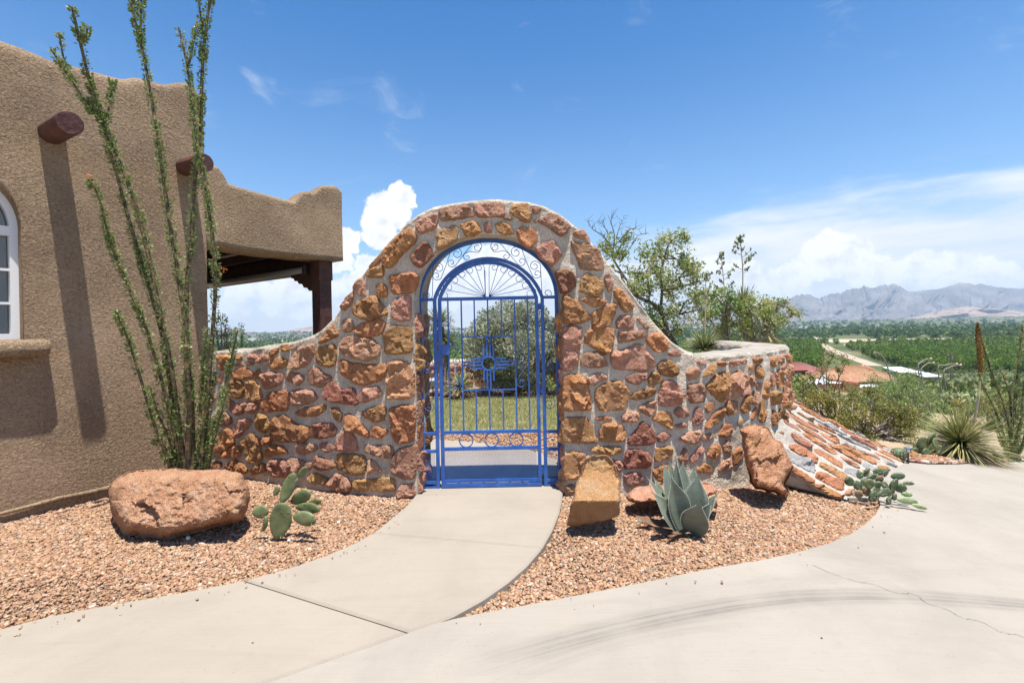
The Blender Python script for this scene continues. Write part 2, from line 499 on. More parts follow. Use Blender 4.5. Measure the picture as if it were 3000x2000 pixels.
def gravel_mat():
    m, t, b = newmat('gravel_stones')
    a = t.node('ShaderNodeAttribute', attribute_name='Col')
    g = t.noise(pos(t), 160, 4, .65)
    t.put(b.inputs['Base Color'], t.mix(t.m('MULTIPLY', g, .55), a.outputs[0], (.22, .13, .09)))
    b.inputs['Roughness'].default_value = .9; b.inputs['Specular IOR Level'].default_value = .2
    t.put(b.inputs['Normal'], t.bump(t.noise(pos(t), 220, 4, .6), .6, .004))
    return m
M_GRAVEL = gravel_mat()
M_SOIL = mat('gravelly_soil', [(.3, (.28, .175, .11)), (.5, (.38, .25, .165)), (.7, (.45, .31, .21))], 22, 8, .95, [('v', 60, .9, .02), ('n', 130, .7, .01)])
M_DIRT = mat('desert_dirt', [(.3, (.24, .18, .115)), (.55, (.33, .255, .17)), (.75, (.40, .32, .22))], .35, 9, .95, [('n', 3, .6, .1)])
def concrete_mat(name, base, tire=None, warm=(.38, .315, .245)):
    m, t, b = newmat(name)
    p = pos(t)
    lo = tuple(x * .86 for x in base); hi = tuple(min(1, x * 1.08) for x in base)
    c = t.ramp(t.noise(p, 1.1, 8, .62, .4), [(.3, lo), (.5, base), (.7, hi)])
    c = t.mix(t.m('MULTIPLY', t.sstep(t.noise(p, 2.6, 5, .6, .8), .55, .75), .28), c, warm)
    c = t.mix(t.m('MULTIPLY', t.noise(p, 130, 3, .6), .22), c, tuple(x * .72 for x in base))
    br = t.noise(t.vm('MULTIPLY', p, (3.0, 150.0, 1.0)), 1.0, 3, .6, .3)
    c = t.mix(t.m('MULTIPLY', t.sstep(br, .42, .68), .16), c, tuple(x * .74 for x in base))
    c = t.mix(t.m('MULTIPLY', t.sstep(t.noise(p, .9, 7, .68, 1.0), .50, .66), .30), c, tuple(x * .78 for x in base))
    c = t.mix(t.m('MULTIPLY', t.sstep(t.noise(p, 17, 6, .72), .56, .72), .30), c, tuple(x * .72 for x in base))
    c = t.mix(t.m('MULTIPLY', t.sstep(t.voro(p, 21, 'F1', 1.0), .10, .03), .45), c, tuple(x * .5 for x in base))
    # long brushed streaks and water stains
    st = t.noise(t.vm('MULTIPLY', p, (1.1, 9.0, 1.0)), 1.0, 7, .6, .4)
    c = t.mix(t.m('MULTIPLY', t.sstep(st, .52, .72), .20), c, tuple(x * .70 for x in base))
    # small dark specks
    c = t.mix(t.m('MULTIPLY', t.sstep(t.voro(p, 2.3, 'F1', 1.0), .022, .012), .75), c, (.10, .085, .07))
    if tire:
        for (cx, cy, rad, hw, k, a0, a1, a2, a3) in tire:
            dx = t.vm('SUBTRACT', t.vm('MULTIPLY', p, (1, 1, 0)), (cx, cy, 0))
            rr = t.m('SUBTRACT', t.vm('LENGTH', dx), rad)
            sp = t.node('ShaderNodeSeparateXYZ'); t.put(sp.inputs[0], p)
            band = t.m('SUBTRACT', 1.0, t.sstep(t.m('ABSOLUTE', rr), hw * .35, hw * 1.15))
            along = sp.outputs[0]
            tread = t.noise(t.xyz(t.m('MULTIPLY', rr, 60.0), t.m('MULTIPLY', along, .3), 0.0), 1.0, 5, .6)
            wear = t.noise(p, 3.4, 5, .6)
            fade = t.m('MULTIPLY', t.sstep(along, a0, a1), t.m('SUBTRACT', 1.0, t.sstep(along, a2, a3)))
            f = t.m('MULTIPLY', t.m('MULTIPLY', band, t.m('MULTIPLY_ADD', t.sstep(tread, .36, .6), .75, .25)), t.m('MULTIPLY', t.m('MULTIPLY_ADD', t.sstep(wear, .3, .65), .5, .5), fade))
            c = t.mix(t.m('MULTIPLY', f, k), c, (.115, .105, .095))
    t.put(b.inputs['Base Color'], c)
    b.inputs['Roughness'].default_value = .88; b.inputs['Specular IOR Level'].default_value = .25
    n = t.bump(t.noise(p, 6, 5, .6), .25, .012)
    n = t.bump(t.noise(p, 190, 4, .6), .28, .003, n)
    n = t.bump(br, .18, .004, n)
    t.put(b.inputs['Normal'], n)
    return m
def circ3(a, b, c):
    ax, ay, bx, by, cx, cy = a.x, a.y, b.x, b.y, c.x, c.y
    d = 2 * (ax * (by - cy) + bx * (cy - ay) + cx * (ay - by))
    ux = ((ax * ax + ay * ay) * (by - cy) + (bx * bx + by * by) * (cy - ay) + (cx * cx + cy * cy) * (ay - by)) / d
    uy = ((ax * ax + ay * ay) * (cx - bx) + (bx * bx + by * by) * (ax - cx) + (cx * cx + cy * cy) * (bx - ax)) / d
    return ux, uy, sqrt((ax - ux) ** 2 + (ay - uy) ** 2)
_t1 = circ3(G(1480, 1925), G(2000, 1795), G(3000, 1772))
_t2 = circ3(G(1600, 1800), G(2200, 1712), G(3000, 1665))
_t3 = circ3(G(1500, 1985), G(1900, 1855), G(2260, 1815))
M_DRIVE = concrete_mat('driveway_concrete', (.318, .284, .240), [(*_t1, .085, .60, -.35, .35, 9, 10), (*_t2, .08, .12, .2, 1.0, 9, 10), (*_t3, .06, .20, -.3, .2, .65, 1.35)])
M_PATH = concrete_mat('walkway_concrete', (.312, .272, .222), None, (.36, .29, .22))
M_JOINT = mat('dark_joint', [(.5, (.10, .085, .07))], rough=1)

M_GRASS = leafmat('dry_lawn_grass', (.20, .23, .065), (.34, .33, .14), (.40, .36, .19), 2.2, .25)
M_LAWN_BASE = mat('lawn_thatch', [(.35, (.16, .17, .06)), (.65, (.29, .26, .13))], 6, 6, .95, [('n', 60, .8, .02)])
M_OCO_BARK = mat('ocotillo_bark', [(.35, (.045, .040, .028)), (.5, (.12, .095, .055)), (.68, (.33, .22, .10))], 26, 5, .8, [('n', 60, .9, .01)])
M_OCO_LEAF = leafmat('ocotillo_leaves', (.125, .190, .050), (.26, .33, .11), (.35, .39, .17), 8, .32, .4)
M_OCO_FLOWER = leafmat('ocotillo_flower', (.55, .10, .03), (.62, .22, .06), None, 8, .3)
M_AGAVE = None
def agave_mat():
    m, t, b = newmat('agave_leaf')
    p = pos(t)
    c = t.ramp(t.noise(p, 7, 5, .6), [(.3, (.115, .145, .108)), (.55, (.165, .198, .152)), (.75, (.225, .255, .19))])
    w = t.noise(t.vm('MULTIPLY', p, (1.5, 1.5, 14.0)), 2.2, 4, .6, 1.4)
    c = t.mix(t.m('MULTIPLY', t.sstep(w, .50, .62), .55), c, (.215, .225, .150))
    c = t.mix(t.m('MULTIPLY', t.sstep(t.noise(p, 14, 4, .6), .63, .72), .35), c, (.30, .23, .12))
    t.put(b.inputs['Base Color'], c)
    b.inputs['Roughness'].default_value = .42; b.inputs['Specular IOR Level'].default_value = .5
    t.put(b.inputs['Normal'], t.bump(t.noise(p, 60, 4, .6), .25, .004))
    return m
M_AGAVE = agave_mat()
M_AGAVE_DEAD = mat('withered_agave_leaf', [(.35, (.10, .055, .035)), (.65, (.22, .135, .085))], 16, 5, .8, [('n', 50, .6, .01)])
M_SPINE = mat('pale_spine', [(.5, (.62, .55, .42))], rough=.6)
M_TOOTH = mat('agave_margin', [(.5, (.55, .53, .40))], rough=.6)
def pad_mat(name, a, b_, c, dotc):
    m, t, b = newmat(name)
    tc = t.node('ShaderNodeTexCoord').outputs['Object']
    p = pos(t)
    col = t.ramp(t.noise(p, 12, 5, .6), [(.32, a), (.52, b_), (.72, c)])
    v = t.voro(tc, 34, 'F1', .45)
    col = t.mix(t.m('MULTIPLY', t.sstep(v, .30, .14), .8), col, dotc)
    t.put(b.inputs['Base Color'], col)
    b.inputs['Roughness'].default_value = .5; b.inputs['Specular IOR Level'].default_value = .4
    n = t.bump(t.sstep(v, .34, .08), .5, .008)
    t.put(b.inputs['Normal'], t.bump(t.noise(p, 70, 4, .6), .25, .004, n))
    return m
M_PAD = pad_mat('cactus_pad', (.095, .12, .045), (.14, .165, .070), (.19, .20, .095), (.075, .085, .035))
M_PAD_DK = pad_mat('dark_cactus_pad', (.045, .075, .030), (.085, .125, .055), (.15, .19, .10), (.30, .30, .22))
M_PAD_LT = pad_mat('pale_cactus_pad', (.20, .26, .10), (.28, .34, .17), (.36, .38, .24), (.16, .14, .07))
M_PAD_BR = pad_mat('withered_cactus_pad', (.13, .085, .045), (.22, .15, .08), (.32, .23, .13), (.10, .07, .04))
M_YUCCA = leafmat('yucca_blades', (.17, .205, .075), (.33, .34, .17), None, 6, .15, .45)
M_SOTOL = leafmat('sotol_blades', (.17, .19, .05), (.31, .31, .115), (.38, .335, .165), 3, .15, .5)
M_DRYBLADE = leafmat('dry_blades', (.30, .22, .12), (.44, .34, .20), None, 6, .15)
M_BARK = mat('grey_brown_bark', [(.35, (.075, .055, .042)), (.65, (.21, .165, .13))], 20, 6, .9, [('n', 40, .9, .02)])
M_PALEBARK = mat('pale_grey_bark', [(.35, (.15, .12, .10)), (.65, (.38, .33, .29))], 20, 6, .9, [('n', 40, .8, .02)])
M_YTRUNK = mat('shaggy_yucca_trunk', [(.35, (.12, .09, .06)), (.65, (.38, .31, .24))], 30, 6, .95, [('n', 50, 1.0, .04)])
M_TREE_LEAF = leafmat('tree_leaves', (.20, .265, .065), (.38, .42, .13), (.46, .45, .18), 3, .45, .4)
M_TREE_LEAF2 = leafmat('vine_leaves', (.09, .18, .035), (.20, .29, .065), None, 3, .4, .4)
M_SAGE = leafmat('sage_leaves', (.18, .205, .125), (.36, .38, .26), (.46, .46, .33), 4, .2, .6)
M_CREO = leafmat('creosote_leaves', (.125, .140, .028), (.25, .24, .050), (.34, .28, .065), 2.5, .3, .45)
M_MESQ = leafmat('mesquite_leaves', (.12, .20, .045), (.21, .30, .085), (.27, .33, .12), 2.0, .35, .5)
M_SCRUB = leafmat('scrub_leaves', (.15, .21, .06), (.26, .31, .11), (.30, .32, .15), .4, .25, .6, .5)
M_PECAN = leafmat('pecan_leaves', (.095, .165, .016), (.18, .26, .03), None, .05, .35, .6, .35)
M_ORCH = leafmat('orchard_foliage', (.095, .16, .016), (.165, .24, .03), (.18, .24, .04), .012, .3, .7)
M_FARTREE = leafmat('far_tree_foliage', (.075, .13, .03), (.12, .185, .05), None, .01, .25, .7)
M_STALK = mat('yellow_brown_seed_head', [(.35, (.27, .145, .035)), (.65, (.46, .28, .08))], 40, 5, .8, [('v', 60, 1.0, .03)])
M_STALK_PALE = mat('pale_dry_stalk', [(.35, (.40, .31, .20)), (.65, (.56, .46, .33))], 14, 5, .8, [('n', 60, .6, .01)])
M_POD = leafmat('yucca_pods', (.13, .16, .05), (.23, .26, .10), None, 5, .1)
M_TILE = mat('clay_roof_tile', [(.3, (.36, .17, .095)), (.5, (.45, .23, .135)), (.7, (.54, .31, .20))], 1.2, 8, .85, [], objvar=.5)
M_REDMETAL = mat('red_metal_roof', [(.5, (.34, .145, .12))], rough=.5)
M_REDWALL = mat('red_stucco', [(.5, (.33, .095, .065))], rough=.9)
M_HOUSEWALL = mat('orange_stucco', [(.5, (.44, .20, .115))], rough=.9)
M_WHITEROOF = mat('white_coated_roof', [(.35, (.66, .66, .65)), (.65, (.76, .76, .75))], 1.0, 5, .7)
M_SHEDROOF = mat('white_metal_roof', [(.5, (.74, .75, .76))], rough=.4)
M_GREYWALL = mat('weathered_grey_wall', [(.5, (.30, .28, .25))], rough=.9)
M_SAND = mat('pale_sandy_earth', [(.3, (.32, .255, .185)), (.7, (.44, .36, .27))], .05, 8, .95)
M_FIELD = mat('tan_field', [(.3, (.34, .27, .17)), (.7, (.46, .38, .26))], .02, 8, .95)
M_VALLEY = mat('valley_ground', [(.3, (.10, .115, .05)), (.5, (.19, .17, .09)), (.7, (.30, .24, .15))], .012, 10, .95)
M_TOWN = mat('town_walls', [(.5, (.62, .56, .50))], rough=.9, objvar=0)
M_MOUNT = mat('mountain_rock', [(.32, (.10, .088, .085)), (.5, (.16, .14, .13)), (.68, (.24, .21, .195))], .004, 12, .95)
M_HILL = mat('brown_hill', [(.32, (.20, .14, .10)), (.5, (.29, .205, .15)), (.68, (.36, .27, .20))], .006, 12, .95)
M_LETTER = mat('whitewashed_rock', [(.5, (.85, .85, .84))], rough=.9)
M_BLACK = mat('black_lantern_metal', [(.5, (.025, .027, .03))], rough=.45, spec=.5)
M_LENS = mat('frosted_lens', [(.5, (.62, .60, .54))], rough=.3, spec=.5)
M_SOLAR = mat('solar_lid', [(.5, (.14, .19, .23))], rough=.25, spec=.5)
M_POLE = mat('utility_pole_wood', [(.5, (.17, .12, .09))], rough=.9)
M_FLOOD = mat('floodlight_metal', [(.5, (.30, .32, .33))], rough=.35, spec=.5)
M_ROCK_SM = M_STONE['p']
# ------------------------------------------------------------------ ground sheets
def sheet(name, poly, mat_, dz, kind='structure', zfn=None, step=0.35, parent=None, thick=0.0):
    """flat polygon cut into a grid and laid on the ground height, optionally with a skirt of some thickness"""
    bm = bmesh.new()
    vsx = [bm.verts.new((p[0], p[1], 0)) for p in poly]
    bm.faces.new(vsx)
    bmesh.ops.triangulate(bm, faces=bm.faces[:])
    xs = [p[0] for p in poly]; ys = [p[1] for p in poly]
    if step:
        x = max(min(xs), -1.0) + .01
        while x < min(max(xs), 7):
            bmesh.ops.bisect_plane(bm, geom=bm.verts[:] + bm.edges[:] + bm.faces[:], plane_co=(x, 0, 0), plane_no=(1, 0, 0)); x += step
    bmesh.ops.recalc_face_normals(bm, faces=bm.faces[:])
    for f in bm.faces:
        if f.normal.z < 0: f.normal_flip()
    if thick:
        ed = [e for e in bm.edges if len(e.link_faces) == 1]
        r = bmesh.ops.extrude_edge_only(bm, edges=ed)
        low = [g for g in r['geom'] if isinstance(g, bmesh.types.BMVert)]
        for v in low: v.co.z = -thick
    zf = zfn or zg
    for v in bm.verts: v.co.z += zf(v.co.x, v.co.y) + dz
    bm.normal_update()
    V = [v.co.copy() for v in bm.verts]; bm.verts.index_update()
    F = [[v.index for v in f.verts] for f in bm.faces]
    bm.free()
    o = obj(name, V, F, mat_, parent)
    if kind: o['kind'] = kind
    return o
def inset(poly, d):
    n = len(poly); A = sum(poly[i][0] * poly[(i + 1) % n][1] - poly[(i + 1) % n][0] * poly[i][1] for i in range(n))
    sg = 1 if A > 0 else -1; out = []
    for i in range(n):
        p0, p, p1 = Vector(poly[i - 1][:2]), Vector(poly[i][:2]), Vector(poly[(i + 1) % n][:2])
        e0, e1 = (p - p0), (p1 - p)
        if e0.length < 1e-6 or e1.length < 1e-6: out.append(p); continue
        e0.normalize(); e1.normalize()
        nn = Vector((-e0.y - e1.y, e0.x + e1.x))
        if nn.length < 1e-6: nn = Vector((-e0.y, e0.x))
        nn.normalize()
        k = max(.5, nn.dot(Vector((-e0.y, e0.x))))
        out.append(p + nn * sg * d / k)
    return out
def g2(*pp): return [G(x, y) for x, y in pp]

# terrain: one polar sheet out to the horizon
def build_terrain():
    V, F = [], []
    rad = [0.0] + [0.6 * 1.13 ** k for k in range(84)]
    ang = [radians(a) for a in range(0, 360, 3)]
    for r in rad[1:]:
        for a in ang:
            x, y = r * sin(a), r * cos(a)
            z = zg(x, y) - .10
            if r > 25 and z > -29: z += .8 * mnoise.noise(Vector((x * .05, y * .05, 0)))
            V.append((x, y, z + max(0, min(r, 5200) - 2200) * .010))
    n = len(ang)
    V.append((0, 0, zg(0, 0) - .10)); c = len(V) - 1
    for j in range(n): F.append((c, (j + 1) % n, j))
    for i in range(len(rad) - 2):
        for j in range(n):
            a, b = i * n + j, i * n + (j + 1) % n
            F.append((a, b, b + n, a + n))
    o = obj('terrain', V, F, M_VALLEYMIX, None, True, at=(0, 0, 0)); o['kind'] = 'structure'
def valley_mix():
    m, t, b = newmat('terrain_soil')
    p = pos(t)
    ln = t.vm('LENGTH', p)
    near = t.ramp(t.noise(p, .5, 9, .6), [(.3, (.25, .185, .12)), (.55, (.34, .26, .175)), (.75, (.41, .33, .23))])
    scrub = t.ramp(t.noise(p, .09, 10, .68), [(.34, (.085, .105, .045)), (.5, (.17, .165, .085)), (.66, (.30, .25, .16))])
    far = t.ramp(t.noise(t.vm('MULTIPLY', p, (.5, 2.0, 1)), .006, 10, .66), [(.36, (.055, .085, .03)), (.52, (.10, .115, .05)), (.7, (.26, .21, .14))])
    c = t.mix(t.sstep(ln, 12, 40), near, scrub)
    c = t.mix(t.sstep(ln, 200, 420), c, far)
    t.put(b.inputs['Base Color'], c); b.inputs['Roughness'].default_value = .95
    b.inputs['Specular IOR Level'].default_value = .1
    return m
M_VALLEYMIX = valley_mix()
build_terrain()

# walkway slabs
PATH_L = [(1216, 1449), (1185, 1483), (1140, 1520), (1090, 1560), (1030, 1592), (960, 1622), (850, 1660), (716, 1697), (560, 1727), (320, 1768), (150, 1800), (0, 1839), (-420, 1975)]
PATH_R = [(1650, 1437), (1648, 1462), (1640, 1500), (1620, 1550), (1590, 1603), (1545, 1655), (1490, 1703), (1420, 1752), (1330, 1802), (1275, 1824), (1196, 1848), (1090, 1887), (1000, 1918), (790, 1993), (560, 2085)]
walk = thing('walkway', (0, 2.8, 0), None, None); walk['kind'] = 'structure'
def slab(pts):
    poly = [(p.x, p.y) for p in pts]
    p0, p1 = inset(poly, .004), inset(poly, .016)
    n = len(poly); V, F = [], []
    for q, z in ((p0, -.11), (p0, -.010), (p1, 0.0)):
        V += [(a[0], a[1], zg(a[0], a[1]) + z) for a in q]
    for k in (0, 1):
        for i in range(n):
            j = (i + 1) % n
            F.append((k * n + i, k * n + j, (k + 1) * n + j, (k + 1) * n + i))
    F.append(tuple(2 * n + i for i in range(n)))
    return obj('slab', V, F, M_PATH, walk)
L = [G(*p) for p in PATH_L]; R = [G(*p) for p in PATH_R]
thr_l, thr_r = G(1216, 1456), G(1649, 1443)
slab([G(1212, 1452), Vector((-.80, 4.42, 0)), Vector((.42, 4.42, 0)), G(1652, 1439)][::-1])          # threshold
j1l, j1r = L[3], R[4]
slab([L[0], L[1], L[2], L[3], R[4], R[3], R[2], R[1], R[0]])
slab([L[3], L[4], L[5], L[6], L[7], R[10], R[9], R[8], R[7], R[6], R[5], R[4]])
slab([L[7], L[8], L[9], L[10], L[11], L[12], Vector((-2.6, .9, 0)), Vector((-1.2, .9, 0)), R[14], R[13], R[12], R[11], R[10]])
# soil under the walk shows as the dark joint
sheet('walkway_bed', [(p.x, p.y) for p in L] + [(-2.7, .9), (-1.2, .9)] + [(p.x, p.y) for p in R[::-1]], M_JOINT, -.045, step=None)

# embankment foot runs along these (also the edge of the gravel)
FOOT = [G(2195, 1392), G(2260, 1404), G(2330, 1424), G(2410, 1442), G(2482, 1458), G(2540, 1420), G(2600, 1383), G(2655, 1353)]
DRV_EDGE = [(1275, 1826), (1330, 1812), (1400, 1797), (1500, 1779), (1650, 1751), (1800, 1722), (1950, 1692), (2100, 1661), (2230, 1640), (2350, 1613), (2430, 1590),
            (2490, 1564), (2540, 1532), (2568, 1503), (2580, 1478), (2574, 1458)]
DE = [G(*p) for p in DRV_EDGE]
far_edge = [G(2720, 1360), G(2800, 1360), G(2900, 1355), G(3000, 1352), G(3150, 1350), G(3400, 1352)]
drv = [(p.x, p.y) for p in [G(560, 2091), G(790, 1998), G(1000, 1923), G(1090, 1892), G(1196, 1853)] + DE + FOOT[4:] + far_edge] + [(13.5, 7.5), (13.5, -9), (-4, -9), (-1.1, .9)]
drive = sheet('driveway', drv, M_DRIVE, 0.0, thick=.10)
def strip(pts, w, name, mat_, parent, dz=.003):
    V, F = [], []
    for i, p in enumerate(pts):
        d = (pts[min(i + 1, len(pts) - 1)] - pts[max(i - 1, 0)]); d.z = 0; d.normalize()
        nn = Vector((-d.y, d.x, 0)); ww = w * random.uniform(.5, 1.3) * (0.3 if i in (0, len(pts) - 1) else 1)
        V += [(p + nn * ww) + Vector((0, 0, dz)), (p - nn * ww) + Vector((0, 0, dz))]
        if i: F.append((2 * i - 2, 2 * i - 1, 2 * i + 1, 2 * i))
    return obj(name, V, F, mat_, parent)
cr = catmull([G(*p) for p in [(2375, 1652), (2450, 1684), (2500, 1700), (2560, 1712), (2620, 1735), (2680, 1742), (2720, 1768), (2780, 1788), (2820, 1810), (2880, 1822), (2930, 1850), (2990, 1862), (3100, 1905)]], 7)
cr = [p + Vector((random.uniform(-.006, .006), random.uniform(-.008, .008), 0)) for p in cr]
for p in cr: p.z = zg(p.x, p.y)
strip(cr, .0011, 'crack', M_JOINT, drive)
for (px, py, lb) in [(2694, 1435, 'tiny dark pebble on the driveway, upper of three right of the prickly pear'), (2713, 1457, 'tiny dark pebble on the driveway, rightmost of three right of the prickly pear'), (2692, 1478, 'tiny dark pebble on the driveway, lowest of three right of the prickly pear'),
                     (2120, 1641, 'tiny dark pebble on the concrete at the front edge of the right gravel bed'), (2407, 1868, 'tiny dark pebble on the driveway below the tire marks and left of the crack'), (740, 1882, 'tiny dark pebble on the walkway slab nearest the camera')]:
    p = G(px, py); r = random.uniform(.004, .007); mb = MB()
    a0 = random.random() * 6
    V = [p + Vector((cos(a0 + k * 1.05) * r * random.uniform(.6, 1.3), sin(a0 + k * 1.05) * r * random.uniform(.6, 1.3), 0)) for k in range(6)] + [p + Vector((0, 0, r * .9))]
    mb.add(V, [(k, (k + 1) % 6, 6) for k in range(6)])
    tag(mb.obj('pebble', M_STONE['d']), lb, 'pebble')

# gravel beds
HW_C = Vector((-3.2, 4.94, 0)); HW_D = Vector((.56, .83, 0)).normalized(); HW_N = Vector((.83, -.56, 0)).normalized()
def HP(t, z, out=0.0):
    """point on the house wall: t metres towards the camera from the corner"""
    p = HW_C - HW_D * t + HW_N * out
    return Vector((p.x, p.y, z))
LBED = [(p.x, p.y) for p in L] + [(-4.9, 1.2)] + [tuple(HP(3.2, 0)[:2]), tuple(HP(0, 0)[:2])] + [(-2.6, 4.75), (-1.7, 4.4), (-.83, 4.2)]
RBED = [(p.x, p.y) for p in R[:10]] + [(p.x, p.y) for p in DE[1:]] + [(p.x, p.y) for p in FOOT[4::-1]] + [(1.9, 4.45), (1.1, 4.25), (.43, 4.2)]
def mound(x, y):
    return zg(x, y)
sheet('gravel_bed', LBED, M_SOIL, -.048)
sheet('gravel_bed', RBED, M_SOIL, -.048)
ROUND_V = None
def gravel(name, poly, n, label, smin=.0042, smax=.0145, pal=None, dz=-.046, bound=None, thin=None):
    """tens of thousands of little broken stones, one object"""
    xs = [p[0] for p in poly]; ys = [p[1] for p in poly]
    P = np.stack([RNG.uniform(min(xs), max(xs), n * 6), RNG.uniform(min(ys), max(ys), n * 6)], 1)
    P = P[pip(poly, P)]
    if thin is not None: P = P[RNG.random(len(P)) < thin(P)]
    P = P[:n]
    k = len(P)
    bm = bmesh.new(); bmesh.ops.create_cube(bm, size=1.45); bmesh.ops.triangulate(bm, faces=bm.faces[:])
    IV = np.array([v.co[:] for v in bm.verts]); IF = np.array([[v.index for v in f.verts] for f in bm.faces]); bm.free()
    nv = len(IV)
    var = np.stack([IV * (1 + RNG.uniform(-.42, .30, (nv, 3))) for _ in range(40)])
    S = smin * (smax / smin) ** (RNG.random(k) ** 1.9)
    V = var[RNG.integers(0, 40, k)]
    V = V * np.stack([S * RNG.uniform(.8, 1.5, k), S * RNG.uniform(.7, 1.1, k), S * RNG.uniform(.45, .8, k)], 1)[:, None, :]
    a = RNG.uniform(0, 2 * pi, k); tl = RNG.normal(0, .35, k); ca, sa, ct, st_ = np.cos(a), np.sin(a), np.cos(tl), np.sin(tl)
    x, y, z = V[..., 0].copy(), V[..., 1].copy(), V[..., 2].copy()
    y2 = y * ct[:, None] - z * st_[:, None]; z2 = y * st_[:, None] + z * ct[:, None]
    V[..., 0] = x * ca[:, None] - y2 * sa[:, None]; V[..., 1] = x * sa[:, None] + y2 * ca[:, None]; V[..., 2] = z2
    Z = np.array([zg(p[0], p[1]) for p in P]) + dz + S * .35 + RNG.random(k) * .012
    V[..., 0] += P[:, 0:1]; V[..., 1] += P[:, 1:2]; V[..., 2] += Z[:, None]
    F = (IF[None] + (np.arange(k) * nv)[:, None, None]).reshape(-1, 3)
    me = meshdata(name, V.reshape(-1, 3), F, M_GRAVEL)
    pal = pal or [((.52, .32, .215), 5), ((.60, .41, .30), 5), ((.45, .26, .17), 4), ((.66, .49, .37), 3.5), ((.34, .20, .135), 1.6), ((.55, .39, .23), 2.5), ((.36, .33, .31), .8), ((.66, .59, .52), 1.4), ((.24, .18, .15), .6), ((.78, .76, .73), .10)]
    pc = np.array([p[0] for p in pal]); pw = np.array([p[1] for p in pal]); pw = pw / pw.sum()
    c = pc[RNG.choice(len(pc), k, p=pw)] * RNG.uniform(.85, 1.15, (k, 1)) * np.array([.84, .785, .69])
    ca_ = me.color_attributes.new('Col', 'FLOAT_COLOR', 'POINT')
    cc = np.ones((k, nv, 4), np.float32); cc[..., :3] = c[:, None, :]
    ca_.data.foreach_set('color', cc.ravel())
    o = bpy.data.objects.new(name, me); COL.objects.link(o)
    return tag(o, label, 'gravel', None, 'stuff')
def thin_edge(P):
    nz = np.array([mnoise.noise(Vector((p[0] * 1.7, p[1] * 1.7, 0))) for p in P])
    return np.clip(1.0 - 1.5 * np.clip(nz - .16, 0, 1), .35, 1)
LB2 = [(p.x - .015, p.y + .01) for p in L[:12]] + [(-4.7, 1.7)] + [tuple(HP(2.6, 0, .03)[:2]), tuple(HP(0, 0, .03)[:2])] + [(-2.6, 4.66), (-1.7, 4.3), (-.84, 4.08)]
gravel('gravel', LB2, 84000, 'pinkish tan crushed gravel between the house wall, stone wall and walkway', thin=thin_edge)
gravel('gravel', RBED, 56000, 'pinkish tan crushed gravel in the curved bed right of the walkway', thin=thin_edge)
def near_line(poly, w, flip=1):
    Q = [Vector((p[0], p[1], 0)) for p in poly]; A = []
    for a, b in zip(Q[:-1], Q[1:]):
        A.append((a, b))
    out = [(q.x, q.y) for q in Q]
    off = []
    for i, q in enumerate(Q):
        d = (Q[min(i + 1, len(Q) - 1)] - Q[max(i - 1, 0)]).normalized(); off.append((q.x + d.y * w * flip, q.y - d.x * w * flip))
    return out + off[::-1]
gravel('gravel', near_line([(p.x, p.y) for p in DE], .16), 75, 'loose bits of gravel spilled onto the edge of the driveway', .003, .008, dz=.0)
gravel('gravel', near_line([(p.x, p.y) for p in L[2:12]], .14, -1), 60, 'loose bits of gravel spilled onto the left edge of the walkway', .003, .008, dz=.0)

# inside the courtyard
sheet('inner_path', [(-.80, 4.435), (.425, 4.435), (.45, 5.0), (.15, 5.45), (-.5, 5.85), (-1.4, 6.15), (-2.6, 6.3), (-2.6, 5.0), (-1.2, 4.6)], M_PATH, .0, step=None)
LAWN = [(-3.5, 6.75), (-1.2, 6.70), (0.2, 6.62), (1.6, 6.5), (2.4, 6.6), (2.4, 9.4), (1.0, 9.7), (-.6, 9.75), (-2.2, 9.6), (-3.5, 9.3)]
INNER = [(-4, 4.6), (2.6, 4.6), (2.6, 11.9), (-4, 11.9)]
sheet('inner_gravel_bed', INNER, M_SOIL, -.055)
sheet('lawn', LAWN, M_LAWN_BASE, -.035)
def grass():
    n = 52000
    P = np.stack([RNG.uniform(-3.5, 2.4, n), RNG.uniform(6.5, 9.8, n)], 1); P = P[pip(LAWN, P)]
    n = len(P)
    h = RNG.uniform(.025, .065, n); a = RNG.uniform(0, 2 * pi, n); ln = RNG.normal(0, .018, (n, 2)); w = RNG.uniform(.0018, .0042, n)
    z = np.array([zg(x, y) for x, y in P]) - .035
    V = np.zeros((n, 3, 3))
    V[:, 0] = np.stack([P[:, 0] - np.cos(a) * w, P[:, 1] - np.sin(a) * w, z], 1)
    V[:, 1] = np.stack([P[:, 0] + np.cos(a) * w, P[:, 1] + np.sin(a) * w, z], 1)
    V[:, 2] = np.stack([P[:, 0] + ln[:, 0], P[:, 1] + ln[:, 1], z + h], 1)
    o = obj('grass', V.reshape(-1, 3), np.arange(3 * n).reshape(n, 3), M_GRASS)
    tag(o, 'dry mown grass of the courtyard lawn seen through the blue gate', 'grass', None, 'stuff')
grass()
gravel('gravel', [(-.9, 5.65), (.30, 5.40), (.5, 4.5), (1.6, 4.5), (2.3, 5.4), (2.3, 6.5), (.2, 6.6), (-1.2, 6.68), (-3.0, 6.7), (-3.0, 6.35), (-1.4, 6.17)], 5200, 'tan gravel inside the gate in front of the lawn', .009, .022, dz=-.05)
gravel('gravel', [(-3.2, 9.45), (-.6, 9.78), (1.0, 9.73), (2.4, 9.45), (2.4, 11.2), (-3.2, 11.2)], 3600, 'tan gravel strip between the lawn and the far garden wall', .012, .028, dz=-.05)
EDGE_R = [G(2658, 1350), G(2720, 1357), G(2800, 1357), G(2900, 1352), G(3000, 1349), G(3150, 1347), G(3150, 1318), G(3000, 1318), G(2900, 1324), G(2800, 1330), G(2700, 1326), G(2640, 1322)]
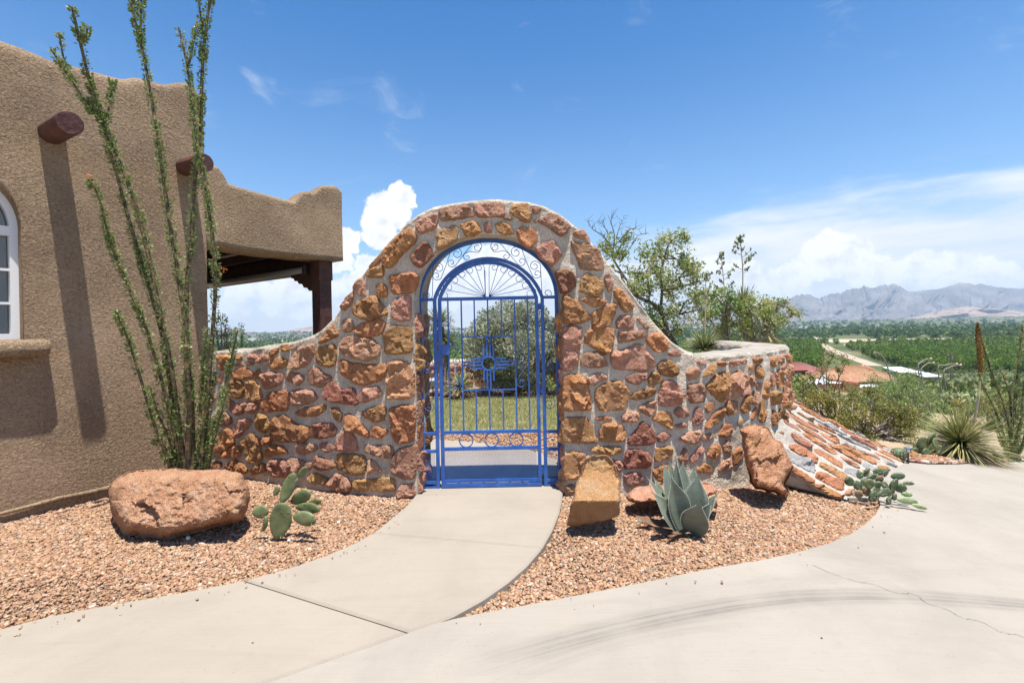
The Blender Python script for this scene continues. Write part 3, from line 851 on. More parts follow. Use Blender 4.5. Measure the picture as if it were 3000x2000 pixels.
gravel('gravel', [(p.x, p.y) for p in EDGE_R], 2600, 'mixed pink and grey rock chips along the far driveway edge', .014, .055,
       [((.50, .34, .27), 4), ((.60, .50, .44), 4), ((.40, .24, .17), 3), ((.38, .36, .35), 2), ((.70, .66, .60), 1.5)], dz=-.015)
# ------------------------------------------------------------------ the stone wall with its arch
PLAN = [(-3.7, 5.16), (-3.2, 4.92), (-2.6, 4.62), (-1.7, 4.25), (-.83, 4.02), (.43, 4.0), (1.1, 4.05), (1.7, 4.2), (2.2, 4.40), (2.6, 4.70), (2.95, 5.06), (3.13, 5.35), (3.17, 5.85), (3.05, 6.7)]
_pc = catmull([(x, y, 0) for x, y in PLAN], 40)
_S = [0.0]
for _i in range(1, len(_pc)): _S.append(_S[-1] + (_pc[_i] - _pc[_i - 1]).length)
_S = np.array(_S); _X = np.array([p.x for p in _pc]); _Y = np.array([p.y for p in _pc])
S_END = _S[-1]
def wall_pt(s):
    x = np.interp(s, _S, _X); y = np.interp(s, _S, _Y)
    x2 = np.interp(s + .02, _S, _X) - np.interp(s - .02, _S, _X); y2 = np.interp(s + .02, _S, _Y) - np.interp(s - .02, _S, _Y)
    l = sqrt(x2 * x2 + y2 * y2); n = Vector((y2 / l, -x2 / l, 0))
    return Vector((x, y, 0)), n
def WM(s, z, h=0.0):
    p, n = wall_pt(s); q = p + n * h; q.z = z
    return q
def WS(px, py):
    X, Z = ray(px, py)
    f = _X - X * _Y
    idx = np.nonzero((f[:-1] < 0) & (f[1:] >= 0))[0]
    if len(idx) == 0:
        i = int(np.argmax(_X / _Y)); s = _S[i]; y = _Y[i]
    else:
        i = idx[0]; t = -f[i] / (f[i + 1] - f[i]); s = _S[i] + t * (_S[i + 1] - _S[i]); y = _Y[i] + t * (_Y[i + 1] - _Y[i])
    return s, EYE + Z * y
TOP_PX = [(560, 1032), (640, 1028), (700, 1022), (760, 1016), (800, 1010), (860, 998), (905, 984), (935, 968), (965, 940), (985, 918), (1010, 880), (1035, 842), (1060, 802), (1085, 768),
          (1115, 727), (1150, 690), (1190, 650), (1230, 622), (1270, 604), (1320, 592), (1380, 584), (1440, 582), (1500, 585), (1545, 588), (1590, 600), (1640, 624), (1690, 662), (1730, 704), (1770, 752),
          (1800, 790), (1835, 832), (1870, 880), (1905, 925), (1940, 968), (1975, 1002), (2010, 1024), (2045, 1036), (2080, 1040)]
_tp = sorted(WS(*p) for p in TOP_PX)
_TS = np.array([0.0] + [a for a, b in _tp] + [S_END]); _TZ = np.array([_tp[0][1]] + [b for a, b in _tp] + [1.17])
def wtop(s):
    return float(np.interp(s, _TS, _TZ)) + .012 * mnoise.noise(Vector((s * 3.0, 2.0, 5.0)))
SL, SR = WS(1215, 1000)[0], WS(1648, 1000)[0]
SMID, HALF = (SL + SR) / 2, (SR - SL) / 2
SPRING, APEX = 1.665, 2.215
def warch(s):
    u = min(1.0, abs(s - SMID) / HALF)
    return SPRING + (APEX - SPRING) * (max(0.0, 1 - u ** 2.15)) ** (1 / 2.15)
TH = 0.40
wall_o = thing('stone_wall', (0, 4.2, 0), 'curved rust and mauve stone wall with an arched gateway and mortar cap', 'stone wall')
def build_mortar():
    bm = bmesh.new()
    ss = list(np.arange(0.0, SL, .03)) + [SL]
    ss += [SMID - HALF * cos(pi * k / 44) for k in range(1, 44)]
    ss += [SR] + list(np.arange(SR + .03, S_END, .03))
    RC = .042
    def column(s, hole):
        zt = wtop(s); zb = warch(s) if hole else -.15 + zg(*wall_pt(s)[0][:2])
        rows = 26 if hole else 46
        pts = []
        for k in range(rows + 1):
            z = zb + (zt - RC - zb) * k / rows
            p = WM(s, z)
            h = .009 * fbm((s, z, 0), 5.5, 3) + .007 * fbm((s, z, 7), 17, 2) - .005
            pts.append(WM(s, z, h))
        for k in range(1, 6):
            a = pi / 2 * k / 5
            pts.append(WM(s, zt - RC + RC * sin(a), -RC * (1 - cos(a)) + .011 * fbm((s, a * .06, 3), 9, 3)))
        for k in range(1, 5):
            pts.append(WM(s, zt + .010 * fbm((s, k * .09, 9), 8, 3), -RC - (TH - 2 * RC) * k / 4))
        pts.append(WM(s, zt - RC * .35, -TH + RC * .25)); pts.append(WM(s, zt - RC, -TH))
        for k in range(1, 9): pts.append(WM(s, zt - RC + (zb - zt + RC) * k / 8, -TH + .01 * fbm((s, k, 4), 4, 2)))
        return pts
    cache = {}
    prev = None
    for i in range(len(ss) - 1):
        a, b = ss[i], ss[i + 1]; hole = SL - 1e-9 <= a and b <= SR + 1e-9
        ca, cb = column(a, hole), column(b, hole)
        va = prev[1] if prev and prev[0] == hole else [bm.verts.new(p) for p in ca]
        vb = [bm.verts.new(p) for p in cb]
        n = len(va)
        for k in range(n - 1): bm.faces.new((va[k], vb[k], vb[k + 1], va[k + 1]))
        if hole:   # soffit
            bm.faces.new((va[n - 1], vb[n - 1], vb[0], va[0]))
        prev = (hole, vb)
    # jambs
    for s, sg in ((SL, 1), (SR, -1)):
        p, nn = wall_pt(s); tdir = Vector((-nn.y, nn.x, 0)) * sg
        nz, ny = 40, 6; rows = []
        for k in range(nz + 1):
            z = -.15 + (SPRING + .15) * k / nz
            rows.append([bm.verts.new(WM(s, z, -TH * j / ny) + tdir * ((.014 * fbm((j * .07, z, s), 7, 3)) if 0 < j < ny else 0)) for j in range(ny + 1)])
        for k in range(nz):
            for j in range(ny): bm.faces.new((rows[k][j], rows[k][j + 1], rows[k + 1][j + 1], rows[k + 1][j]))
    # ends
    bm.verts.index_update()
    V = [v.co.copy() for v in bm.verts]; F = [[v.index for v in f.verts] for f in bm.faces]
    bm.free()
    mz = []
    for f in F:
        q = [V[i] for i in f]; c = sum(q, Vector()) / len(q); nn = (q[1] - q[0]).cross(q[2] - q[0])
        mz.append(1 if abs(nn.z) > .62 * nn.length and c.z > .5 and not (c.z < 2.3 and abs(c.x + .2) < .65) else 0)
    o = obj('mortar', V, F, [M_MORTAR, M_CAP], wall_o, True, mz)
build_mortar()
_stone_i = 0
from mathutils.geometry import delaunay_2d_cdt
def edge_dist(B, Q):
    """distance of points Q (m,2) to the closed outline B (n,2)"""
    A, C = B, np.roll(B, -1, 0); d = C - A; L2 = np.maximum(1e-12, (d ** 2).sum(1))
    w = Q[:, None, :] - A[None]; t = np.clip((w * d[None]).sum(2) / L2[None], 0, 1)
    return np.sqrt(((w - t[..., None] * d[None]) ** 2).sum(2)).min(1)
def tri_fill(P, g, rim, rng):
    """outline + rim ring + jittered interior points -> (points, triangles, edge distance)"""
    B = np.array([(p.x, p.y) for p in P]); c = B.mean(0); n = len(B)
    big = 2 * np.abs(B - c).max()
    nx = np.arange(B[:, 0].min(), B[:, 0].max() + g, g); ny = np.arange(B[:, 1].min(), B[:, 1].max() + g, g * .87)
    X, Y = np.meshgrid(nx, ny); X[1::2] += g / 2
    Q = np.stack([X.ravel(), Y.ravel()], 1); Q = Q + rng.uniform(-.28, .28, Q.shape) * g
    Q = Q[pip(B, Q)]
    d = edge_dist(B, Q) if len(Q) else np.zeros(0)
    Q = Q[d > max(rim * 1.8, g * .45)]
    R = []
    for i in range(n):
        t = B[(i + 1) % n] - B[i - 1]; nn = np.array([-t[1], t[0]]); nn = nn / max(1e-9, np.linalg.norm(nn))
        if (c - B[i]) @ nn < 0: nn = -nn
        R.append(B[i] + nn * rim)
    R = np.array(R); R = R[pip(B, R)]; dr = edge_dist(B, R); R = R[dr > rim * .6]
    allp = np.concatenate([B, R, Q])
    v, e, f, *_ = delaunay_2d_cdt([Vector((float(p[0]), float(p[1]))) for p in allp], [(i, (i + 1) % n) for i in range(n)], [], 1, 1e-7)
    Vv = np.array([(p.x, p.y) for p in v]); dd = edge_dist(B, Vv)
    F = []
    for t in f:
        ar = sum(Vv[t[i]][0] * Vv[t[(i + 1) % len(t)]][1] - Vv[t[(i + 1) % len(t)]][0] * Vv[t[i]][1] for i in range(len(t)))
        F.append(tuple(t) if ar > 0 else tuple(reversed(t)))
    return Vv, F, dd
def rock(poly, fn, H, mat_, parent, name='stone', nper=24, rough=.30, jit=.006, fr=15.0, seed=None, g=None, rim=None, grow=1.13, **kw):
    """a broken stone: outline polygon in (u, v), fn(u, v, h) -> xyz, H how far it stands proud"""
    global _stone_i
    _stone_i += 1; sd = seed if seed is not None else _stone_i * 3.7
    rng = np.random.default_rng(_stone_i)
    cx_ = sum(p[0] for p in poly) / len(poly); cy_ = sum(p[1] for p in poly) / len(poly)
    P = resample_closed([(cx_ + (p[0] - cx_) * grow, cy_ + (p[1] - cy_) * grow, 0) for p in poly], nper, .13)
    P = [p + Vector((mnoise.noise(Vector((p.x * 24, p.y * 24, sd))), mnoise.noise(Vector((p.x * 24, p.y * 24, sd + 9))), 0)) * jit * 1.3 for p in P]
    w = max(p.x for p in P) - min(p.x for p in P); hh = max(p.y for p in P) - min(p.y for p in P); size = max(w, hh)
    g = g or max(.0125, size / 15); rim = rim or min(.007, .10 * min(w, hh))
    Vv, F, dd = tri_fill(P, g, rim, rng)
    c = Vv.mean(0); k = max(2, int(size / .055)); S = np.stack([rng.uniform(Vv[:, 0].min(), Vv[:, 0].max(), k), rng.uniform(Vv[:, 1].min(), Vv[:, 1].max(), k)], 1)
    TL = rng.normal(0, .75, (k, 2)); OF = rng.normal(0, .30, k)
    e = max(.010, min(.026, dd.max() * .55)); V = []
    for p, d in zip(Vv, dd):
        q = Vector((p[0], p[1], sd))
        wob = S + 0.0; i = int(np.argmin(((p + np.array([mnoise.noise(q * 30), mnoise.noise(q * 30 + Vector((5, 5, 5)))]) * .012 - S) ** 2).sum(1)))
        pr = 1 - (1 - min(1.0, d / e)) ** 2.2
        if d < 1e-6: h = -.55 * H
        else: h = H * (pr * (1 + .8 * OF[i]) ) + (TL[i] @ (p - S[i])) * .34 * pr * min(1, H / .022) + rough * H * (fbm(q, fr, 2) + .75 * fbm(q, 42, 2)) * (.35 + .65 * pr)
        if d >= 1e-6: h = max(h, H * (.35 + .30 * pr))
        V.append(fn(p[0], p[1], h))
    return obj(name, V, F, mat_, parent, False)
ZA = (1000, 560, 3.564, '''p 1030,215 1060,175 1310,145 1360,200 1375,270 1200,300 1050,305
p 1382,165 1420,130 1690,122 1695,260 1560,275 1430,270
p 785,320 860,275 990,235 1010,310 975,400 830,440 785,400
r 440,640 500,560 660,420 720,400 785,490 760,550 660,640 580,740 500,795 440,750
t 990,450 1050,400 1190,355 1215,400 1205,500 1090,590 1000,605 1010,520
d 715,680 800,590 880,530 930,590 955,660 900,730 830,805 760,760
r 285,790 340,720 400,670 410,720 370,770 310,800
r 262,850 300,810 430,772 440,830 438,905 270,895
r 505,900 560,870 740,850 800,890 790,980 740,1060 640,1065 540,1065 515,990
p 120,1005 170,920 225,915 245,1000 255,1095 200,1095 140,1060
r 360,985 440,960 470,1010 480,1095 430,1115 385,1095 370,1030
p 5,1180 60,1090 125,1050 135,1110 100,1180 40,1245 10,1230
b 125,1225 180,1160 340,1090 400,1150 480,1280 400,1310 290,1355 140,1290
p 535,1180 570,1120 720,1090 728,1200 722,1340 610,1355 525,1310
r 145,1420 220,1375 400,1340 455,1375 430,1480 320,1525 250,1530 140,1455
p 5,1380 20,1340 100,1330 130,1400 100,1460 30,1475
r 1240,350 1380,310 1440,360 1465,420 1400,460 1300,470 1270,400
p 1490,330 1555,320 1580,380 1575,430 1500,430
r 1610,335 1680,325 1760,350 1790,440 1700,455 1640,430''')
ZBB = (500, 950, 2.851, '''r 1240,140 1290,60 1360,0 1400,90 1330,130 1250,165
p 1420,180 1460,110 1540,95 1680,125 1745,200 1715,275 1640,305 1500,275 1440,235
o 1770,100 1850,10 2010,30 2010,235 1790,240 1790,150
r 820,240 850,200 905,195 900,230 840,280
r 920,172 990,167 990,222 930,232
p 1010,340 1030,240 1110,190 1195,165 1190,270 1140,340 1030,375
p 1005,188 1060,172 1050,205 1010,215
p 640,262 680,252 805,252 810,300 740,320 660,295
r 830,300 870,275 965,290 960,350 880,378 830,350
o 1210,220 1240,190 1360,170 1385,240 1375,330 1310,355 1230,330
r 1410,310 1450,295 1530,325 1640,335 1790,330 1785,400 1750,465 1570,510 1520,470 1440,420
t 1815,330 1880,310 1980,320 2030,400 2030,590 1960,610 1815,600
r 510,430 550,370 640,365 690,410 680,440 580,465
o 695,400 740,365 750,400 745,455 700,455
p 755,420 840,395 935,410 940,470 870,520 800,540 770,490
p 955,430 1000,390 1100,420 1115,460 1060,510 990,480
p 1145,420 1180,370 1230,360 1280,410 1340,430 1330,470 1250,525 1170,500
b 480,520 520,465 580,470 620,520 610,600 560,620 500,590
o 630,480 690,470 740,520 770,620 710,645 635,610
r 770,650 830,570 950,555 1000,600 970,720 860,725 800,740 770,700
p 1015,560 1080,540 1190,560 1225,620 1150,660 1040,685 1015,630
d 1290,600 1310,500 1360,475 1420,540 1530,525 1555,670 1450,660 1340,640
p 1565,590 1620,530 1730,520 1760,590 1680,630 1600,655 1565,640
p 465,640 490,620 540,650 600,680 605,730 560,760 500,720
p 610,660 660,645 740,660 745,700 690,745 620,720
b 1035,740 1110,695 1280,670 1290,710 1230,765 1100,770
o 1340,700 1400,690 1440,760 1410,820 1370,790
b 1590,740 1680,690 1770,670 1800,720 1780,800 1710,820 1620,770
r 1830,720 1870,690 2030,680 2040,800 2030,970 1900,985 1850,920 1845,800
r 1460,760 1520,750 1600,830 1650,900 1640,945 1560,910 1470,870
p 360,770 440,720 500,770 505,830 440,860 370,815
b 710,760 740,735 810,770 830,860 780,905 720,870
p 535,860 600,790 650,785 680,810 640,870 575,940 540,910
b 845,900 880,780 940,755 1020,800 1050,830 1150,850 1150,930 1120,975 940,975 850,955
d 1160,920 1190,830 1340,815 1385,880 1370,930 1280,950 1170,945
r 1670,880 1710,840 1800,880 1810,910 1740,960 1670,935
r 390,960 430,890 490,865 520,930 525,1000 440,1060 380,1050
r 725,970 790,925 845,965 830,1000 760,1015
o 590,980 680,905 735,970 760,1060 760,1130 680,1155 640,1110 610,1040
p 1380,990 1430,900 1500,900 1550,960 1565,1055 1450,1055 1380,1050
p 1050,990 1150,985 1220,1010 1215,1050 1110,1090 1060,1070
p 1245,990 1340,990 1370,1040 1310,1070 1250,1040
r 790,1060 830,1010 930,1010 980,1070 900,1090 800,1110
r 445,1080 510,1020 560,1015 590,1060 570,1110 480,1115
p 1630,1010 1850,1015 1860,1060 1840,1125 1760,1110 1640,1075
p 1850,1150 1890,1050 2050,1010 2065,1150 2030,1280 1940,1290 1850,1230
o 1395,1090 1430,1080 1615,1095 1630,1160 1610,1250 1510,1255 1400,1210
p 1645,1130 1700,1130 1770,1230 1645,1240
d 1195,1140 1215,1095 1290,1120 1395,1170 1380,1190 1260,1220 1195,1190
p 985,1140 1020,1110 1120,1140 1180,1160 1165,1210 1080,1235 1000,1195
p 835,1160 850,1125 950,1130 1000,1210 960,1275 845,1265
o 670,1210 740,1160 790,1160 790,1230 680,1260
o 1140,1280 1190,1240 1230,1240 1310,1280 1290,1340 1190,1330
p 1310,1320 1380,1240 1460,1260 1515,1330 1490,1400 1370,1390
o 1535,1320 1560,1290 1850,1280 1860,1390 1700,1395 1540,1385
p 1885,1400 1920,1340 2030,1325 2040,1420 1960,1460 1890,1440
r 450,1200 520,1130 580,1140 650,1220 600,1260 500,1230
r 300,1180 370,1150 430,1180 400,1200
r 230,262 270,246 305,262 290,288
r 385,258 480,250 520,290 440,320 390,290
r 550,256 600,262 590,300 545,290
r 200,420 250,390 270,440 230,490
p 395,420 440,410 430,490 400,480
r 170,540 220,520 240,580 190,650 165,620
p 535,330 600,315 605,345 540,350
p 630,310 700,320 690,345 640,340''')
ZB2 = (420, 950, 3.485, '''r 580,372 630,370 620,430 580,430
p 525,510 575,480 610,510 590,570 560,610 530,570
p 640,455 690,440 700,500 650,520
p 640,560 720,540 740,600 700,660 640,640
r 770,400 830,395 840,450 790,470
p 495,730 550,740 545,780 500,790
p 640,700 720,690 740,760 680,830 630,790
r 560,900 600,890 590,950 560,960
d 680,1050 740,1090 730,1170 680,1170
p 500,1100 560,1070 560,1180 510,1210
p 590,990 650,980 660,1060 600,1090
p 640,1250 700,1210 710,1290 640,1350
r 490,1300 520,1290 520,1370 485,1370
r 670,1430 740,1390 800,1420 790,1460 700,1460
p 740,1300 790,1290 810,1350 750,1370
p 590,1130 650,1120 650,1200 600,1210''')
ZC = (1400, 560, 3.564, '''o 330,225 360,160 420,134 530,130 550,220 545,320 500,330 420,280
p 565,185 620,165 660,182 640,230 580,250
p 265,280 330,262 365,290 340,305 280,300
p 580,310 620,280 640,300 600,340
p 640,310 760,230 820,253 960,355 930,420 870,470 820,450 760,390 660,345
p 1000,430 1060,395 1110,405 1165,490 1165,545 1080,500 1005,470
r 400,430 460,370 560,400 630,440 610,520 540,605 470,560 430,510
p 610,605 680,550 770,515 830,570 870,670 820,740 775,780 700,730 640,680
p 975,530 1100,550 1200,575 1260,610 1310,770 1290,815 1070,805 1040,700 1000,620
d 810,860 850,825 960,830 1020,890 1020,990 960,1040 870,1070 835,960
b 1075,980 1090,900 1150,860 1240,900 1310,960 1300,1050 1250,1100 1150,1080 1070,1040
p 1320,880 1370,865 1420,960 1400,1030 1360,1050 1325,960
r 1060,1120 1180,1095 1345,1150 1300,1195 1220,1215 1110,1160
r 1420,1060 1470,1000 1530,1060 1620,1180 1610,1230 1540,1265 1490,1210 1430,1090
p 885,1078 980,1045 985,1080 900,1095
r 888,1110 940,1095 1040,1150 1100,1230 1185,1300 1120,1360 980,1385 888,1370
r 1200,1270 1260,1230 1400,1180 1440,1165 1430,1290 1380,1410 1200,1440
p 1445,1360 1480,1310 1590,1290 1635,1350 1620,1430 1450,1430
p 1655,1330 1700,1320 1790,1420 1760,1450 1720,1410''')
ZD = (1600, 650, 2.94, '''p 145,920 210,905 300,920 300,1000 280,1200 220,1270 145,1265
r 335,1020 350,950 450,910 570,920 580,1000 550,1110 520,1140 420,1090 335,1040
p 630,950 700,935 840,930 840,1000 740,1020 625,1045
r 865,1020 900,970 970,950 1050,1030 1030,1110 950,1115 880,1060
p 305,1190 340,1130 430,1120 490,1150 530,1235 420,1262 310,1230
p 570,1120 690,1100 760,1060 830,1060 880,1140 935,1220 900,1270 590,1265
p 1050,1130 1100,1095 1160,1120 1155,1155 1080,1160''')
ZE = (1600, 1000, 2.614, '''r 132,330 145,270 200,255 290,270 330,390 345,510 230,520 132,520
p 315,280 400,235 460,260 470,290 400,320 330,340
o 380,400 410,350 480,310 560,305 630,370 620,450 590,520 420,520 385,460
p 610,270 680,240 780,240 760,290 700,335 620,305
o 780,290 820,230 860,245 905,295 860,325 795,335
b 640,430 690,380 830,345 835,400 760,440 690,450
p 865,430 890,320 960,300 1010,330 1040,430 1030,480 900,495 865,470
b 855,190 880,150 950,140 1000,190 1000,250 960,270 880,250
p 1075,240 1110,200 1160,195 1185,240 1150,285 1090,300
p 1155,155 1210,140 1230,170 1180,185
r 1200,270 1240,190 1280,165 1305,200 1270,250
r 1310,165 1340,145 1380,162 1370,190 1320,185
p 1405,148 1460,140 1470,180 1410,200
p 1475,145 1520,132 1540,152 1510,180
r 1580,124 1640,120 1645,165 1600,170
p 1090,330 1200,320 1220,380 1210,460 1110,470 1085,400
r 1220,350 1300,260 1390,230 1395,320 1380,430 1340,460 1270,400
p 1390,360 1420,260 1490,220 1540,290 1550,390 1460,430 1385,445
p 1540,270 1590,250 1600,330 1570,355
o 1600,190 1640,180 1670,240 1650,290 1610,270
r 1550,190 1580,170 1590,210 1550,225
p 710,505 780,460 840,455 850,510 800,575 740,545
r 815,605 870,530 950,545 970,610 960,680 900,640
p 580,580 620,530 700,540 720,580 690,615 585,620
p 975,540 1010,495 1090,520 1090,575 1010,580
p 1120,600 1140,510 1190,510 1210,590 1170,640 1125,640
b 1215,510 1250,460 1290,460 1285,520 1240,545
r 1220,640 1270,560 1340,510 1365,510 1350,590 1290,640 1225,665
b 1370,490 1390,450 1460,460 1455,530 1400,570 1375,530
r 1490,510 1520,420 1560,410 1560,530 1510,550
p 1570,460 1590,380 1635,390 1640,450 1600,490
p 1610,320 1650,310 1650,370 1610,365
r 1560,590 1600,500 1620,520 1600,590 1575,600
r 1620,590 1640,450 1670,460 1680,600 1650,620
r 1655,420 1680,300 1710,340 1700,440
o 1460,620 1500,590 1510,620 1480,650
r 410,690 440,630 520,620 600,660 605,740 560,770 420,760
o 132,640 160,585 310,580 350,640 360,710 400,770 300,775 135,765
r 370,590 420,570 490,575 500,600 420,610
d 635,740 680,690 740,610 790,650 830,700 830,780 740,795 640,790
p 850,720 900,690 960,720 920,760 860,780
p 1020,740 1090,690 1180,680 1195,730 1140,790 1060,770
p 1205,720 1260,700 1290,720 1240,760 1200,755
r 1325,720 1350,640 1420,630 1425,700 1380,735
p 980,640 1060,620 1090,640 1040,670
o 345,840 370,800 560,800 580,840 500,870 420,865
d 595,930 610,840 680,820 780,850 805,930 760,970 610,970
o 830,880 850,810 960,805 965,860 930,900 840,920
o 145,880 200,850 300,865 290,960 240,1040 150,1060 137,980
p 595,1030 640,1000 710,1000 745,1050 700,1100 630,1100
p 510,910 560,905 590,940 560,1000 530,980
p 1010,900 1050,820 1085,830 1080,930 1040,950
p 1100,900 1150,820 1200,805 1210,840 1150,910 1110,930
r 1230,870 1260,800 1330,790 1340,850 1290,900
p 1350,800 1390,760 1425,800 1400,850 1360,850
r 1430,850 1490,810 1510,880 1470,930 1435,950
r 820,1000 860,960 930,940 960,990 930,1070 850,1070
r 1150,980 1220,930 1270,960 1260,1010 1180,1010
p 1340,930 1400,890 1430,960 1380,990 1320,990
p 150,1110 200,1090 225,1120 210,1170 160,1170
p 230,1090 300,1070 330,1110 300,1150 240,1150''')
for ox, oy, k, txt in (ZA, ZBB, ZB2, ZC, ZD, ZE):
    for ln in txt.split('\n'):
        w = ln.split(); poly = []
        for q in w[1:]:
            a, b = q.split(','); poly.append(WS(ox + float(a) / k, oy + float(b) / k))
        sz = max(max(p[0] for p in poly) - min(p[0] for p in poly), max(p[1] for p in poly) - min(p[1] for p in poly))
        rock(poly, WM, min(.024, .011 + .055 * sz) * random.uniform(.75, 1.3), M_STONE[w[0]], wall_o, rough=.42)
# stones on the turned end of the wall, seen at a glancing angle
s0, s1 = WS(2252, 1100)[0] + .02, S_END - .25
s = s0; k = 0
while s < s1:
    wdt = random.uniform(.14, .20)
    z = .05 + random.uniform(0, .08)
    while z < 1.05:
        h = random.uniform(.10, .24)
        if z + h > 1.09: h = 1.09 - z
        if h < .06: break
        c = (s + wdt / 2, z + h / 2)
        poly = []
        for q in range(8):
            a = 2 * pi * q / 8 + random.uniform(-.2, .2); rr = random.uniform(.78, 1.02)
            ex = abs(cos(a)) ** .6 * (1 if cos(a) > 0 else -1); ey = abs(sin(a)) ** .6 * (1 if sin(a) > 0 else -1)
            poly.append((c[0] + ex * rr * (wdt - .03) / 2, c[1] + ey * rr * (h - .025) / 2))
        rock(poly, WM, random.uniform(.018, .042), M_STONE[random.choice('rprpptbo')], wall_o, rough=.6, nper=18)
        z += h + .012
    s += wdt
# quoins in the two reveals of the gateway
for sJ, sg in ((SL, 1), (SR, -1)):
    p0, n0 = wall_pt(sJ); tdir = Vector((-n0.y, n0.x, 0)) * sg
    def JM(u, v, h, p0=p0, n0=n0, tdir=tdir):
        q = p0 - n0 * u + tdir * h; q.z = v; return q
    z = -.02
    while z < 1.95:
        h = random.uniform(.17, .30)
        for u0, u1 in ((.012, random.uniform(.16, .20)), (.235, .385)):
            poly = [(u0 + .01, z), (u0, z + h * .5), (u0 + .015, z + h - .03), ((u0 + u1) / 2, z + h - .015), (u1 - .01, z + h - .03), (u1, z + h * .45), (u1 - .015, z + .01)]
            if z + h < 1.7: rock(poly, JM, random.uniform(.012, .030), M_STONE[random.choice('rdpb')], wall_o, nper=18)
        z += h + .01

# ------------------------------------------------------------------ masonry embankment below the turned end
emb = thing('stone_embankment', (3.4, 5.0, -.2), 'sloping mortar bank set with long orange and grey flagstones below the wall end', 'stone bank')
TOPE = []
for px, py in [(2196, 1386), (2222, 1320), (2252, 1262), (2268, 1225), (2290, 1204), (2308, 1192), (2326, 1178)]:
    s_, z_ = WS(px, py); TOPE.append(WM(s_, z_, -.03))
TOPE.append(WM(WS(2326, 1178)[0] + .35, TOPE[-1].z + .05, -.03))
FT = [p + Vector((0, 0, -.02)) for p in FOOT]; FT.append(FOOT[-1] + (FOOT[-1] - FOOT[-2]) * .9 + Vector((.0, .25, -.08)))
def along(P, u):
    Ls = [0.0]
    for i in range(1, len(P)): Ls.append(Ls[-1] + (P[i] - P[i - 1]).length)
    t = u * Ls[-1]
    for i in range(1, len(P)):
        if t <= Ls[i] + 1e-9:
            return P[i - 1].lerp(P[i], (t - Ls[i - 1]) / max(1e-9, Ls[i] - Ls[i - 1]))
    return P[-1].copy()
TT, FF = catmull(TOPE, 6), catmull(FT, 6)
def EM(u, v, h=0.0):
    u = min(1, max(0, u))
    def base(u, v):
        a, b = along(TT, u), along(FF, u)
        q = a.lerp(b, v); q.z -= .025 * sin(pi * min(1, max(0, v))) * (.3 + .7 * u)
        return q
    q = base(u, v)
    if h == 0: return q
    du = base(min(1, u + .02), v) - base(max(0, u - .02), v); dv = base(u, min(1, v + .03)) - base(u, max(0, v - .03))
    n = du.cross(dv); n = n if n.z > 0 else -n
    n = n.normalized() if n.length > 1e-9 else Vector((0, 0, 1))
    return q + n * h
nu, nv = 60, 26; V = []; F = []
for i in range(nu + 1):
    for j in range(nv + 1):
        u, v = i / nu, j / nv
        V.append(EM(u, v, .012 * fbm((u * 4, v * 2, 1), 3, 3) + 1e-6))
for i in range(nu):
    for j in range(nv):
        a = i * (nv + 1) + j; F.append((a, a + 1, a + nv + 2, a + nv + 1))
obj('mortar', V, F, M_BANK, emb, True)
def flag(poly, H, m_):
    LU, LV = 3.2, 1.35
    rock([(p[0] * LU, p[1] * LV) for p in poly], lambda a, b, h: EM(a / LU, b / LV, h), H, m_, emb, 'flagstone', nper=18, rough=.25, jit=.008, fr=9, g=.035, rim=.010)
u = .13
while u < .985:
    du = random.uniform(.050, .074) * (1.0 if u < .6 else .85)
    ua, ub = u, min(.995, u + du)
    v = random.uniform(.03, .20) + (.10 if u < .3 else 0)
    while v < .97:
        lv = random.uniform(.13, .34) * (1.25 if u < .4 else 1); v2 = min(.985, v + lv)
        a_, b_ = ua + random.uniform(0, .012), ub - random.uniform(0, .012)
        if random.random() < .97 and v2 - v > .07:
            m_ = (v + v2) / 2
            poly = [(a_ + .006, v + .02), (a_, m_ - .03), (a_ + random.uniform(0, .012), v2 - .03), ((a_ + b_) / 2 + random.uniform(-.01, .01), v2), (b_ - random.uniform(0, .012), v2 - .05), (b_, m_ + .02), (b_ - .006, v + .04), ((a_ + b_) / 2 + random.uniform(-.01, .01), v)]
            flag(poly, random.uniform(.008, .024), M_STONE[random.choice('ccccctrppww')])
        v = v2 + random.uniform(.01, .035)
    u += du + random.uniform(.002, .010)
# ------------------------------------------------------------------ the adobe house
house = thing('adobe_house', tuple(HP(1.5, 0)), 'brown stucco adobe house with arched window, projecting vigas and a corner patio', 'house')
def HT(px, py):
    """pixel on the house wall plane -> (t, z)"""
    X, Z = ray(px, py)
    # C - D t : (cx - dx t) = X (cy - dy t)
    t = (HW_C.x - X * HW_C.y) / (HW_D.x - X * HW_D.y)
    return t, EYE + Z * (HW_C.y - HW_D.y * t)
_hp = sorted(HT(*p) for p in [(-700, -200), (-300, 20), (-100, 84), (0, 108), (60, 128), (150, 166), (260, 196), (330, 216), (362, 224), (385, 222), (405, 219), (425, 224), (450, 231), (490, 242), (505, 238), (530, 234), (560, 237), (590, 250), (610, 266)])
_ht = np.array([a for a, b in _hp]); _hz = np.array([b for a, b in _hp]); _hz[-1] = _hz[-2] + .1
W_T0, W_R, W_SPR, W_SILL = 1.825, .455, 2.325, 1.395
